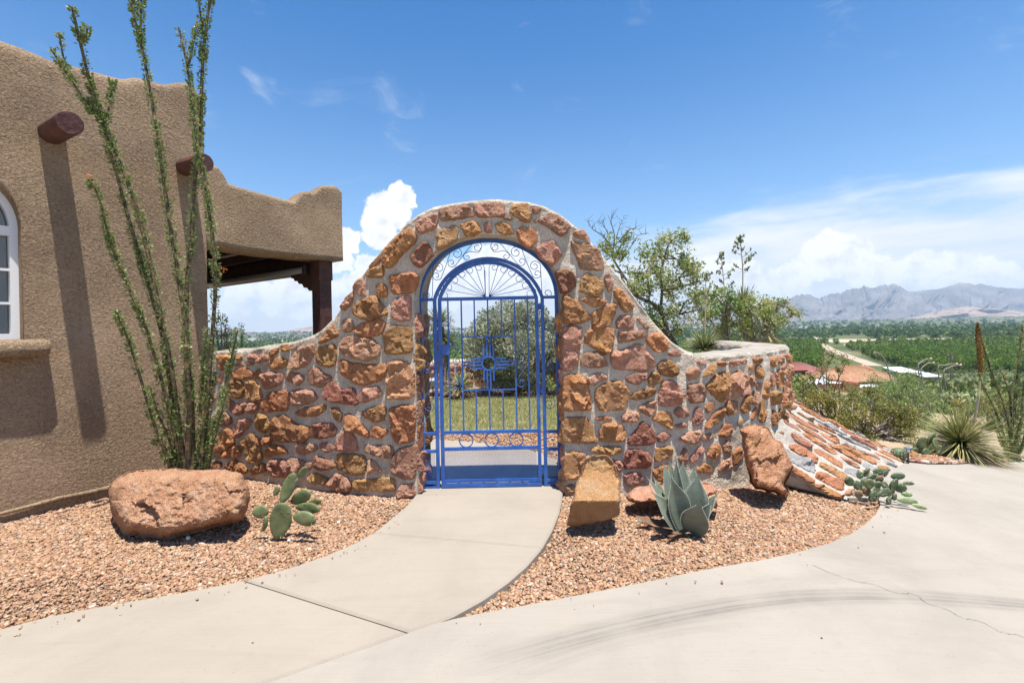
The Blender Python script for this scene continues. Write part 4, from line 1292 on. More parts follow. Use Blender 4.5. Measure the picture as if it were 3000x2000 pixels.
def wall_block(name, ts, topf, botf, holef, P, th, mat_, parent, RC=.10, nrow=40):
    """upright slab along P(t, z, out), rounded top, optional opening"""
    bm = bmesh.new()
    def col(t, z0, z1, rounded, rows):
        pts = []
        zz = z1 - RC if rounded else z1
        for k in range(rows + 1):
            z = z0 + (zz - z0) * k / rows
            pts.append(P(t, z, .012 * fbm((t, z, 1), 1.6, 2)))
        if rounded:
            for k in range(1, 7):
                a = pi / 2 * k / 6; pts.append(P(t, z1 - RC + RC * sin(a), -RC * (1 - cos(a)) + .012 * fbm((t, z1, 1), 1.6, 2)))
            pts.append(P(t, z1 - .01, -th * .5)); pts.append(P(t, z1 - RC, -th))
            pts.append(P(t, z0, -th))
        else:
            pts.append(P(t, z1, -th)); pts.append(P(t, z0, -th))
        return pts
    prev = {}
    for i in range(len(ts) - 1):
        a, b = ts[i], ts[i + 1]; mid = (a + b) / 2
        h = holef(mid) if holef else None
        segs = [('s', lambda t: botf(t), lambda t: topf(t), True, nrow)] if not h else \
               [('l', lambda t: botf(t), lambda t: holef(t)[0], False, nrow // 2), ('u', lambda t: holef(t)[1], lambda t: topf(t), True, nrow // 2)]
        cur = {}
        for key, f0, f1, rd, rows in segs:
            va = prev.get(key) or [bm.verts.new(p) for p in col(a, f0(a), f1(a), rd, rows)]
            vb = [bm.verts.new(p) for p in col(b, f0(b), f1(b), rd, rows)]
            n = len(va)
            for k in range(n): bm.faces.new((va[k], va[(k + 1) % n], vb[(k + 1) % n], vb[k]))
            cur[key] = vb
            if i == 0: bm.faces.new(va)
            if i == len(ts) - 2: bm.faces.new(vb[::-1])
        prev = cur
    bm.normal_update(); bm.verts.index_update()
    V = [v.co.copy() for v in bm.verts]; F = [[v.index for v in f.verts] for f in bm.faces]; bm.free()
    return obj(name, V, F, mat_, parent, False)
def h_hole(t):
    u = abs(t - W_T0) / W_R
    if u > 1.0 + 1e-6: return None
    u = min(u, 1.0)
    return (W_SILL, W_SPR + W_R * 1.0 * sqrt(max(0, 1 - u * u)))
hts = [0.0, .03, .07] + list(np.arange(.12, W_T0 - W_R, .05)) + [W_T0 - W_R * cos(pi * k / 30) for k in range(0, 31)] + list(np.arange(W_T0 + W_R + .06, 5.6, .12))
def htop(t):
    z = float(np.interp(t, _ht, _hz))
    return z - .10 * (1 - smooth(0, .09, t))
hw = wall_block('wall', hts, htop, lambda t: -.2, h_hole, HP, .36, M_STUCCO, house)
for p in hw.data.polygons: p.use_smooth = True
# jambs of the window opening
for sg in (-1, 1):
    mb = MB(); tj = W_T0 + sg * W_R
    mb.add([HP(tj, W_SILL, .004), HP(tj, W_SPR, .004), HP(tj, W_SPR, -.36), HP(tj, W_SILL, -.36)], [(0, 1, 2, 3)])
    mb.obj('reveal', M_STUCCO, house)
# the body behind: side wall and roof
sd = -HW_N
def box_h(mb, t0, t1, z0, z1, o0, o1):
    P = [HP(t, z, o) for z in (z0, z1) for o in (o0, o1) for t in (t0, t1)]
    mb.add(P, [(0, 1, 3, 2), (4, 6, 7, 5), (0, 4, 5, 1), (2, 3, 7, 6), (0, 2, 6, 4), (1, 5, 7, 3)])
mb = MB(); box_h(mb, .012, .36, -.2, 3.66, -7.0, -.362); mb.obj('side_wall', M_STUCCO, house)
mb = MB(); box_h(mb, .37, 5.6, 3.35, 3.5, -7.0, -.37); mb.obj('roof', M_GREYWALL, house)
# plinth weep edge at the foot
mb = MB()
pts = [HP(t, .0 + .018 * fbm((t, 0, 0), 3, 2) + .05, .012) for t in np.arange(-.02, 3.4, .08)]
mb.tube(pts, [.016 + .008 * fbm((i * .3, 1, 1), 1, 2) for i in range(len(pts))], 6)
mb.obj('weep_edge', M_STUCCO, house, True)
# sill
mb = MB()
prof = [(-.05, -.13), (.10, -.13), (.125, -.11), (.135, -.07), (.125, -.025), (.10, 0.0), (-.20, .014)]
t_r, t_l = HT(137, 1015)[0], 2.5
n = len(prof); k0 = 0
for i, t in enumerate(np.linspace(t_r, t_l, 24)):
    sc = 1.0 if i else .9
    mb.v += [tuple(HP(t, W_SILL + z * sc + .004 * fbm((t, z, o), 9, 2), o * sc)) for o, z in prof]
for i in range(23):
    for j in range(n):
        a, b = i * n + j, i * n + (j + 1) % n
        mb.f.append((a, b, b + n, a + n))
mb.f.append(tuple(range(n)))
mb.obj('window_sill', M_STUCCO, house, True)
# window: white frame, glass, muntins
FD = -.115
win = obj('window', *(lambda: (lambda a: (a.v, a.f))((lambda m: (m.add([HP(W_T0 + dx, z, FD - .055) for dx, z in [(-W_R + .03, W_SILL + .02), (W_R - .03, W_SILL + .02), (W_R - .03, W_SPR)] +
      [(cos(pi * k / 20) * (W_R - .03), W_SPR + sin(pi * k / 20) * (W_R - .03)) for k in range(1, 20)] + [(-W_R + .03, W_SPR)]], [tuple(range(23))]), m)[1])(MB())))(), M_GLASS, house)
def fbar(mb, t0, z0, t1, z1, wd, dep, out=FD):
    mb.bar(HP(t0, z0, out - dep / 2), HP(t1, z1, out - dep / 2), dep, wd, up=tuple((HP(1, 0) - HP(0, 0)).normalized()) if abs(t0 - t1) < 1e-6 else (0, 0, 1))
mb = MB(); fw = .05
rO, rI = W_R - .001, W_R - fw
for k in range(32):
    a0, a1 = pi * k / 32, pi * (k + 1) / 32
    q = []
    for o in (FD + .01, FD - .06):
        for a in (a0, a1):
            for r in (rO, rI): q.append(HP(W_T0 + cos(a) * r, W_SPR + sin(a) * r, o))
    mb.add(q, [(0, 1, 3, 2), (4, 6, 7, 5), (1, 5, 7, 3), (0, 2, 6, 4)])
for sg in (-1, 1):
    fbar(mb, W_T0 + sg * (W_R - fw / 2), W_SILL + .012, W_T0 + sg * (W_R - fw / 2), W_SPR, .05, .07, FD + .01)
fbar(mb, W_T0 - W_R + .05, W_SILL + .032, W_T0 + W_R - .05, W_SILL + .032, .05, .066, FD + .008)
mb.obj('frame', M_WHITE, win)
mb = MB(); fbar(mb, W_T0 - W_R + .05, W_SPR - .035, W_T0 + W_R - .05, W_SPR - .035, .075, .062, FD + .006); mb.obj('transom', M_WHITE, win)
for zz in (HT(60, 788)[1], HT(62, 887)[1]):
    mb = MB(); fbar(mb, W_T0 - W_R + .05, zz, W_T0 + W_R - .05, zz, .020, .05, FD); mb.obj('muntin', M_WHITE, win)
mb = MB(); fbar(mb, W_T0, W_SILL + .05, W_T0, W_SPR - .07, .020, .044, FD - .002); mb.obj('muntin', M_WHITE, win)
# vigas
def viga(px, py, out, r, dirv=None):
    t, z = HT(px, py)
    a, b = HP(t, z, -.1), HP(t, z - .05, out)
    d = (b - a)
    mb = MB(); N = 22; P = [a + d * (k / 6) for k in range(7)] + [b + d.normalized() * .008]
    x = d.orthogonal().normalized(); y = d.normalized().cross(x)
    V, F = [], []
    for i, p in enumerate(P):
        for j in range(N):
            an = 2 * pi * j / N; rr = r * (1 + .05 * fbm((cos(an) * 2, sin(an) * 2, i * .3), 1.2, 2)) * (.93 if i == len(P) - 1 else 1)
            V.append(p + (x * cos(an) + y * sin(an)) * rr)
    mi = []
    for i in range(len(P) - 1):
        for j in range(N): F.append((i * N + j, i * N + (j + 1) % N, (i + 1) * N + (j + 1) % N, (i + 1) * N + j)); mi.append(0)
    V.append(P[-1]); 
    for j in range(N): F.append(((len(P) - 1) * N + j, (len(P) - 1) * N + (j + 1) % N, len(V) - 1)); mi.append(1)
    return obj('viga', V, F, [M_WOOD, M_VIGA_END], house, False, mi)
viga(151, 388, .50, .088)
viga(542, 488, .42, .086)
# stucco parapet over the patio, towards the far right
PS_END = 1.68
def PP(s, z, out=0.0): return HP(-s, z, out)
def PTs(px, py):
    t, z = HT(px, py); return -t, z
_pp = sorted(PTs(*p) for p in [(622, 481), (640, 484), (655, 500), (668, 530), (690, 541), (740, 556), (800, 572), (850, 586), (866, 588), (876, 572), (890, 559), (905, 557), (918, 564), (930, 556), (945, 543), (965, 541), (985, 543), (1006, 550)])
_ps = np.array([a for a, b in _pp]); _pz = np.array([b for a, b in _pp])
pb = wall_block('parapet', [0.002, .03] + list(np.arange(.06, PS_END, .035)) + [PS_END], lambda s: float(np.interp(s, _ps, _pz)) - .03 * smooth(PS_END - .06, PS_END, s), lambda s: 2.355 + .012 * fbm((s, 0, 0), 2, 2), None, lambda s, z, o: PP(s, z, o), .42, M_STUCCO, house, .06, 16)
for p in pb.data.polygons: p.use_smooth = True
AXS = (HW_D.copy(), (-HW_N).copy(), Vector((0, 0, 1)))
# post at the patio corner with its corbel, back beam, rafters, deck, roller shade
ps = PTs(972, 900)[0]
pc = PP(ps, 0, -.21)
mb = MB(); mb.box((pc.x, pc.y, 1.05), (.175, .175, 2.10), AXS); mb.obj('post', M_WOOD, house)
mb = MB(); mb.box((pc.x, pc.y, 2.225), (.20, .20, .252), AXS); mb.obj('post_cap', M_WOOD, house)
mb = MB()
bdir = -HW_N
prof = [(.10, 2.205), (.62, 2.205), (.62, 2.17), (.56, 2.16), (.54, 2.125), (.47, 2.12), (.44, 2.08), (.36, 2.07), (.32, 2.02), (.24, 2.01), (.20, 1.97), (.10, 1.96)]
V = []
for sgn in (-.06, .06):
    V += [tuple(Vector((pc.x, pc.y, 0)) + bdir * o + HW_D * sgn + Vector((0, 0, z))) for o, z in prof]
n = len(prof)
mb.add(V, [tuple(range(n)), tuple(reversed(range(n, 2 * n)))] + [(i, (i + 1) % n, n + (i + 1) % n, n + i) for i in range(n)])
mb.obj('corbel', M_WOOD, house)
mb = MB(); mb.bar(Vector((pc.x, pc.y, 2.33)) + bdir * .102, Vector((pc.x, pc.y, 2.33)) + bdir * 6.5, .16, .245, up=(0, 0, 1)); mb.obj('beam', M_WOOD_DK, house)
mb = MB(); mb.bar(Vector((pc.x, pc.y, 2.535)) + bdir * .102, Vector((pc.x, pc.y, 2.535)) + bdir * 6.5, .06, .16, up=(0, 0, 1)); mb.obj('dark_filler_board', M_WOOD_DK, house)  # added board: fills the gap above the beam so the zone reads dark
for k in range(3):
    s_ = .42 + k * .42
    a = PP(s_, 2.54, -.425); mb = MB(); mb.bar(a, a + bdir * 6.0, .09, .15, up=(0, 0, 1)); mb.obj('rafter', M_WOOD, house)
mb = MB(); box_h(mb, -PS_END + .02, -.02, 2.625, 2.70, -6.8, -.425); mb.obj('patio_deck', M_WOOD_DK, house)
mb = MB(); a = Vector((pc.x, pc.y, 2.235)) + bdir * .16 - HW_D * .16
mb.tube([a, a + bdir * 4.6], .042, 12); mb.obj('roller_shade', M_GREYMETAL, house, True)
mb = MB(); mb.box(a - bdir * .02, (.05, .03, .12), AXS); mb.obj('shade_bracket', M_BLACK, house)
# ------------------------------------------------------------------ the blue iron gate
GY = 4.185
gate = thing('iron_gate', (-.2, GY, 0), 'tall blue iron gate with arched top, sun symbol and scrollwork in the stone archway', 'gate')
def gx(px): return ray(px, 1150)[0] * GY
def gz(py): return EYE + ray(1432, py)[1] * GY
def gp(px, py, dy=0.0): return Vector((gx(px), GY + dy, gz(py)))
xLO, xLI, xDL, xDR, xRI, xRO = [gx(v) for v in (1236, 1279, 1293.5, 1577, 1594, 1635.5)]
zB = gz(1425); zSP = gz(874)
xc = (xLO + xRO) / 2; hw_ = (xRO - xLO) / 2
T = .030
def arch_pts(x0, x1, zs, za, n=36, p=2.0):
    c = (x0 + x1) / 2; h = (x1 - x0) / 2
    return [Vector((c - h * cos(pi * k / n), GY, zs + (za - zs) * max(0, sin(pi * k / n)) ** (2 / p))) for k in range(n + 1)]
def arch_seg(x0, x1, zs, za, n=30):
    c = (x0 + x1) / 2; h = (x1 - x0) / 2; r_ = za - zs; R = (h * h + r_ * r_) / (2 * r_); a0 = math.acos(max(-1, min(1, (R - r_) / R)))
    return [Vector((c + R * sin(-a0 + 2 * a0 * k / n), GY, za - R + R * cos(-a0 + 2 * a0 * k / n))) for k in range(n + 1)]
def ribbon(mb, P, w, d, close=False):
    """square-tube bent in the plane of the gate"""
    m = len(P); V = []
    for i, p in enumerate(P):
        a, b = P[(i - 1) % m if close else max(i - 1, 0)], P[(i + 1) % m if close else min(i + 1, m - 1)]
        t_ = (b - a).normalized(); nn = Vector((-t_.z, 0, t_.x))
        for sx, sy in ((-1, -1), (1, -1), (1, 1), (-1, 1)): V.append(p + nn * (w / 2 * sx) + Vector((0, d / 2 * sy, 0)))
    F = []
    for i in range(m if close else m - 1):
        for j in range(4):
            a, b = i * 4 + j, i * 4 + (j + 1) % 4; k = ((i + 1) % m) * 4
            F.append((a, b, k + (j + 1) % 4, k + j))
    if not close: F += [(3, 2, 1, 0), tuple((m - 1) * 4 + j for j in range(4))]
    mb.add(V, F)
def gbar(par, name, a, b, w=.012, d=None):
    mb = MB(); mb.bar(a, b, d or w, w, up=(0, 1, 0) if abs((b - a).normalized().y) < .9 else (0, 0, 1)); return mb.obj(name, M_BLUE, par)
def V3(x, z, dy=0): return Vector((x, GY + dy, z))
# outer frame
mb = MB(); zA = 2.195
ribbon(mb, [V3(xLO, zB)] + [V3(xLO, zB + (zSP - zB) * k / 3) for k in range(1, 3)] + arch_pts(xLO, xRO, zSP, zA, 44, 2.12) + [V3(xRO, zSP + (zB - zSP) * k / 3) for k in range(1, 4)], T, T)
fr = mb.obj('outer_frame', M_BLUE, gate)
mb = MB(); ribbon(mb, [V3(xLI, zB), V3(xLI, (zB + zSP) / 2)] + arch_seg(xLI, xRI, zSP, gz(758)) + [V3(xRI, (zB + zSP) / 2), V3(xRI, zB)], T, T * .98)
mb.obj('jamb_frame', M_BLUE, gate)
for xa, xb in ((xLO, xLI), (xRI, xRO)):
    for py in (874, 1267, 1318, 1409, 1424):
        gbar(gate, 'rail', V3(xa + T / 2 - .001, gz(py)), V3(xb - T / 2 + .001, gz(py)), .024, .026)
# the swinging leaf
leaf = obj('gate_leaf', *(lambda m: (ribbon(m, [V3(xDL, gz(1411)), V3(xDL, 1.0)] + arch_seg(xDL, xDR, zSP, gz(769)) + [V3(xDR, 1.0), V3(xDR, gz(1411))], T, T * .97), (m.v, m.f))[1])(MB()), M_BLUE, gate)
def rail(py, w=.028, x0=None, x1=None, name='rail'):
    return gbar(leaf, name, V3((xDL + T / 2 - .001) if x0 is None else x0, gz(py)), V3((xDR - T / 2 + .001) if x1 is None else x1, gz(py)), w * .9, w)
for py, w in ((874, .030), (1264, .028), (1312.5, .028), (1406, .028)): rail(py, w)
gbar(leaf, 'bottom_sweep', V3(xDL - T / 2, gz(1419), -.004), V3(xDR + T / 2, gz(1419), -.004), .034, .030)
sx0, sx1 = 1356.5, 1512.4
zT, zM, zS0, zS1 = gz(879) , gz(1260), gz(985), gz(1141.5)
BW = .0125
for px in (1317.5, sx0, sx1, 1550.5): gbar(leaf, 'bar', V3(gx(px), zT), V3(gx(px), zM), BW)
for px in (1394.5, 1433.7, 1473.6):
    gbar(leaf, 'bar', V3(gx(px), zT), V3(gx(px), zS0 + .006), BW * .96); gbar(leaf, 'bar', V3(gx(px), zS1 - .006), V3(gx(px), zM), BW * .96)
for z in (zS0, zS1): gbar(leaf, 'rail', V3(gx(sx0) + .005, z), V3(gx(sx1) - .005, z), BW * .9)
# sun symbol
cx, cz = gx(1433.5), gz(1064); RR = .060
mb = MB(); ribbon(mb, [V3(cx + RR * cos(2 * pi * k / 40), cz + RR * sin(2 * pi * k / 40)) for k in range(40)], .0135, .018, True)
sun_sym = mb.obj('sun_symbol', M_BLUE, leaf)
def ray_bar(x0, z0, x1, z1): 
    mb = MB(); mb.bar(V3(x0, z0), V3(x1, z1),   .0145, .0145, up=(0, 1, 0)); return mb
mb = MB(); o1, o2 = .0145, .0435
S_ = MB()
for o in (-o1, o1):
    h = sqrt(RR ** 2 - o ** 2)
    for P in (((cx - h, cz + o), (gx(sx0) + .004, cz + o)), ((cx + h, cz + o), (gx(sx1) - .004, cz + o)), ((cx + o, cz + h), (cx + o, zS0 - .004)), ((cx + o, cz - h), (cx + o, zS1 + .004))):
        mb.bar(V3(*P[0]), V3(*P[1]),   .0145, .0145, up=(0, 1, 0))
for o in (-o2, o2):
    h = sqrt(RR ** 2 - o ** 2)
    for P in (((cx - h, cz + o), (cx - .155, cz + o)), ((cx + h, cz + o), (cx + .155, cz + o)), ((cx + o, cz + h), (cx + o, cz + .158)), ((cx + o, cz - h), (cx + o, cz - .155))):
        mb.bar(V3(*P[0]), V3(*P[1]),   .0145, .0145, up=(0, 1, 0))
mb.obj('sun_rays', M_BLUE, leaf)
# rings
for px in (1363, 1437.5, 1510):
    mb = MB(); r = .060; ribbon(mb, [V3(gx(px) + r * cos(2 * pi * k / 36), gz(1288.5) + r * sin(2 * pi * k / 36)) for k in range(36)], .009, .014, True)
    mb.obj('ring', M_BLUE, leaf)
# expanded-metal panels
def expanded(par, x0, x1, z0, z1):
    mb = MB(); dx, dz = .0265, .0122; w = .0013
    nz_ = int((z1 - z0) / dz); nx_ = int((x1 - x0) / dx * 2)
    V, F = [], []
    for r in range(nz_ + 1):
        for half in (0, 1):
            k0 = len(V)
            for i in range(nx_ + 1):
                x = x0 + i * dx / 2; up = ((i + half) & 1)
                z = z0 + r * dz + (dz / 2 if up else 0) * (1 if half == 0 else -1) + (dz / 2 if half else 0)
                z = z0 + r * dz + (dz / 2 if ((i + half) & 1) else 0) if half == 0 else z0 + r * dz + (dz / 2 if ((i) & 1) else dz) 
                if z > z1: z = z1
                V += [(x, GY - .0015, z - w / 2), (x, GY - .0015, z + w / 2), (x, GY + .0015, z + w / 2), (x, GY + .0015, z - w / 2)]
                if i:
                    a = k0 + (i - 1) * 4; b = k0 + i * 4
                    F += [(a + j, a + (j + 1) % 4, b + (j + 1) % 4, b + j) for j in range(4)]
    o = obj('wire_mesh', V, F, M_BLUE, par); o['kind'] = 'stuff'
expanded(leaf, xDL + T / 2, xDR - T / 2, gz(1401), gz(1317))
expanded(gate, xLO + T / 2, xLI - T / 2, gz(1404), gz(1322)); expanded(gate, xRI + T / 2, xRO - T / 2, gz(1404), gz(1322))
# latch and hinges
mb = MB(); c = gp(1312, 1021); mb.box((xDL + T / 2 + .034, GY, gz(1024)), (.066, .046, .072)); mb.box((xDL + T / 2 + .045, GY, gz(1010)), (.085, .030, .020)); mb.obj('latch_box', M_BLUE, leaf)
mb = MB(); mb.box(((xLI + xDL) / 2, GY, gz(1038)), (.020, .03, .085)); mb.obj('strike_plate', M_BLUE, gate)
for py in (901, 1146, 1382):
    mb = MB(); xm = (xDR + xRI) / 2; mb.tube([V3(xm, gz(py) - .026), V3(xm, gz(py) + .026)], .011, 10); mb.box((xm, GY, gz(py)), (.028, .012, .044)); mb.obj('hinge', M_BLUE, gate)
for xa, sg in ((xLO, -1), (xRO, 1)):
    for py in (1144, 1345):
        mb = MB(); mb.tube([V3(xa + sg * T / 2, gz(py)), V3(xa + sg * .055, gz(py))], .005, 8); mb.obj('wall_pin', M_BLACK, gate)
# scrolls, traced in the plane of the gate
def hook(c, p, turns=1.45, sgn=1, rin=.28, n=26):
    """spiral that starts at p on the outside and winds in round c"""
    dx, dz = p[0] - c[0], p[1] - c[1]; R = math.hypot(dx, dz); a = math.atan2(dz, dx); out = []
    for k in range(n + 1):
        t = k / n; r = R * (1 - t) + R * rin * t if t < 1 else R * rin
        r = R * (1 - (1 - rin) * t ** .8); aa = a + sgn * turns * 2 * pi * t
        out.append((c[0] + r * cos(aa), c[1] + r * sin(aa)))
    return out
def Z3(x, y): return (gx(1200 + x / 5.113), gz(700 + y / 5.113))
def Z4(x, y): return (gx(1200 + x / 5.113), gz(950 + y / 5.113))
def mir(P): return [(2 * gx(1433.5) - x, z) for x, z in P]
def scroll(par, P, r=.0031, mat_=None, both=True):
    for Q in ((P, mir(P)) if both else (P,)):
        mb = MB(); mb.tube([V3(x, z) for x, z in Q], r, 5); mb.obj('scroll', mat_ or M_BLUE, par, True)
# C: centre, start: both in zoom pixels
def S2(c1, p1, s1, c2, p2, s2, zf, t1=1.35, t2=1.35, mid=()):
    return list(reversed(hook(zf(*c1), zf(*p1), t1, s1))) + [zf(*m) for m in mid] + hook(zf(*c2), zf(*p2), t2, s2)
# note: picture y runs down; sign +1 is counter-clockwise in the real plane
scroll(gate, S2((290, 830), (374, 810), -1, (475, 420), (386, 410), -1, Z3, 1.35, 1.35, ((382, 620),)))
scroll(gate, S2((440, 535), (505, 575), -1, (750, 210), (664, 160), -1, Z3, 1.25, 1.35, ((590, 370),)))
scroll(gate, S2((668, 345), (730, 385), -1, (1060, 118), (990, 60), -1, Z3, 1.2, 1.3, ((870, 205),)))
scroll(gate, S2((905, 265), (868, 215), 1, (1075, 120), (1075, 200), 1, Z3, 1.0, .22, ((930, 180), (1000, 190))))
hub = Z3(1165, 862)
fan = [((545, 825), (640, 762)), ((615, 700), (710, 650)), ((710, 597), (812, 570)), ((828, 515), (920, 500)), ((945, 458), (1040, 455)), ((1082, 425), (1158, 430))]
for c, p in fan:
    P = [hub] + hook(Z3(*c), Z3(*p), 1.35, 1)
    scroll(leaf, P, .0027)
scroll(leaf, [hub, Z3(1165, 470)], .0045, None, False)
# side panels
scroll(gate, S2((285, 40), (188, 70), -1, (280, 600), (352, 540), -1, Z4, 1.3, 1.25, ((265, 300),)))
scroll(gate, S2((285, 660), (352, 740), 1, (300, 1205), (212, 1180), 1, Z4, 1.25, 1.3, ((285, 950),)))
# beside the centre square
scroll(leaf, S2((705, 295), (765, 330), -1, (722, 535), (665, 505), 1, Z4, 1.2, 1.2, ((712, 420),)))
scroll(leaf, S2((722, 640), (668, 680), -1, (705, 885), (775, 840), -1, Z4, 1.2, 1.2, ((715, 760),)))
# ------------------------------------------------------------------ boulders
def boulder(name, zoom, txt, Y0, D, label, mk, back=.5, offs=None, prof=2.6, fr=5.0, rough=.10, fine=.02, seed=1.0, nper=64, g=7.0, facets=9, edge=.45, foot=.16, cut=.2):
    """broken boulder: a faceted, pitted face built at true depth over its outline, and an equally thick back"""
    ox, oy, k = zoom; rng = np.random.default_rng(int(seed * 10))
    poly = [(ox + float(q.split(',')[0]) / k, oy + float(q.split(',')[1]) / k) for q in txt.split()]
    P = resample_closed([(a, b, 0) for a, b in poly], nper, cut)
    P = [p + Vector((mnoise.noise(p * .05), mnoise.noise(p * .05 + Vector((9, 9, 9))), 0)) * 4.5 for p in P]
    Vv, F0, dd = tri_fill(P, g, g * .35, rng); c = Vv.mean(0); y0, y1 = Vv[:, 1].min(), Vv[:, 1].max(); dm = dd.max()
    S = np.stack([rng.uniform(Vv[:, 0].min(), Vv[:, 0].max(), facets), rng.uniform(y0, y1, facets)], 1); OF = rng.normal(0, 1, facets); TL = rng.normal(0, 1, (facets, 2))
    V, F = [], []; n = len(Vv); ids = {}
    sc = Y0 / FPX
    for side in (1, -1):
        for i, (p, d) in enumerate(zip(Vv, dd)):
            if side < 0 and d < 1e-4: ids[i] = i; continue
            v = 1 - (p[1] - y0) / (y1 - y0); o = offs(v, (p[0] - c[0]) / (y1 - y0)) if offs else 0.0
            t = min(1.0, d / (dm * edge)); pr = (1 - (1 - t) ** prof) ** (1 / 1.6)
            w0 = W(p[0], p[1], Y0); sv = Vector((w0.x, w0.z, seed))
            pw = p + np.array([mnoise.noise(sv * 9), mnoise.noise(sv * 9 + Vector((4, 4, 4)))]) * 14; fi = int(np.argmin(((pw - S) ** 2).sum(1)))
            fac = (OF[fi] * .30 + (TL[fi] @ (p - S[fi])) * sc * 3.2) * rough
            nn = fac + rough * .45 * fbm(sv, fr, 3) + fine * (abs(fbm(Vector((sv.x * .8, sv.y * 1.6 - sv.x * .5, seed)), fr * 3.0, 3)) * 2.4 - .8) + fine * .8 * fbm(sv, fr * 8, 2)
            nn *= min(1, t * 2.2 + .05)
            Yp = Y0 + o * (1 if side > 0 else .35) - side * D * pr * (1 if side > 0 else back) - side * nn
            if foot and v < .5:
                tq = (1 - smooth(0, .5, v)) * (1 - smooth(0, .45, t)) if side > 0 else 0
                tq = max(tq, (1 - smooth(0, .5, v)) * (1 - smooth(0, .05, t))); Yp = Yp * (1 - tq) + (G(p[0], p[1]).y + .015) * tq
            if side < 0: ids[i] = len(V)
            V.append(W(p[0], p[1], Yp))
        if side > 0: F += [tuple(t) for t in F0]
        else: F += [tuple(ids[q] for q in reversed(t)) for t in F0]
    o = obj(name, V, F, M_BOULDER.get(mk) if nper > 40 else M_STONE[mk])
    return tag(o, label, 'boulder')
boulder('boulder', (300, 1350, 2.922), '50,270 60,200 120,150 200,100 300,68 420,75 520,65 640,55 720,75 800,70 850,85 920,70 1040,65 1100,90 1190,100 1220,160 1250,220 1265,310 1245,420 1190,510 1090,540 920,580 790,615 700,640 560,668 420,655 330,640 180,635 140,560 90,490 70,410',
        3.50, .26, 'long low reddish boulder lying in the gravel below the tall ocotillo', 't', 1.0, lambda v, u: .34 * (v - .35) - .06 * u, 2.2, 3.0, .032, .012, 4.0, 96, 5.0, 12, .45, .16, .10)
boulder('boulder', (1600, 1000, 2.614), '155,1400 195,1230 225,1110 270,990 300,900 340,868 470,868 510,910 540,990 568,1060 568,1190 560,1340 430,1375 300,1405 200,1425',
        3.30, .07, 'smooth tan orange boulder leaning back beside the right gate jamb', 'y', .8, lambda v, u: (.40 * (v - .36) / .64 if v > .36 else .10 * (.36 - v) / .36) - .06 + .05 * max(0, -u), 3.0, 4.0, .016, .005, 9.0, 90, 5.0, 3, .14, 0, .07)
boulder('boulder', (1600, 1000, 2.614), '1480,680 1530,645 1620,640 1700,655 1730,720 1800,770 1850,870 1895,960 1880,1010 1840,1080 1855,1150 1835,1195 1730,1155 1590,1125 1555,1060 1540,980 1515,880 1500,780',
        3.98, .16, 'tall jagged brown boulder standing at the foot of the flagstone bank', 'r', 1.0, lambda v, u: .30 * (v - .3) + .10 * u, 2.2, 4.0, .055, .008, 14.0, 80, 5.5, 8, .42, .16, .10)
boulder('boulder', (1600, 1000, 2.614), '610,1215 620,1160 700,1110 870,1088 1050,1100 1220,1075 1300,1105 1320,1150 1240,1190 1180,1225 1040,1235 890,1235 700,1240',
        3.62, .10, 'flat pink slab of rock lying behind the agave', 'c', 1.2, lambda v, u: .30 * (v - .2), 2.4, 5.0, .02, .010, 19.0, 60, 7.0, 5, .5)
boulder('rock', (1600, 1000, 2.614), '1258,1262 1262,1220 1290,1205 1315,1225 1316,1262 1290,1280', 3.50, .03, 'small dark pitted stone just right of the agave', 'd', 1, None, 2.2, 9.0, .008, .003, 3.0, 24, 4.0, 3)
boulder('rock', (1600, 1000, 2.614), '845,1085 850,1070 868,1064 882,1075 880,1090 862,1094', 3.66, .02, 'tiny pale orange stone on top of the pink slab', 't', 1, None, 2.2, 9.0, .004, .002, 5.0, 16, 3.0, 2)
boulder('rock', (420, 950, 3.485), '730,252 735,216 770,210 815,215 825,246', 5.6, .05, 'dark grey rock sitting just behind the low wall by the house', 'w', 1, None, 2.5, 9.0, .008, .003, 6.0, 24, 4.0, 3)
for (px, py, r, lb) in [(846, 1573, .010, 'white pebble in the gravel just right of the prickly pear base'), (992, 1521, .011, 'white pebble in the gravel near the curved walkway edge'), (551, 1567, .014, 'white pebble in the gravel touching the front of the long boulder')]:
    p = G(px, py); mb = MB(); bm = bmesh.new(); bmesh.ops.create_icosphere(bm, subdivisions=2, radius=r)
    mb.add([v.co * (1 + .25 * fbm(v.co, 60, 2)) + p - Vector((0, 0, .02)) for v in bm.verts], [[v.index for v in f.verts] for f in bm.faces]); bm.free()
    tag(mb.obj('pebble', M_LETTER), lb, 'pebble')

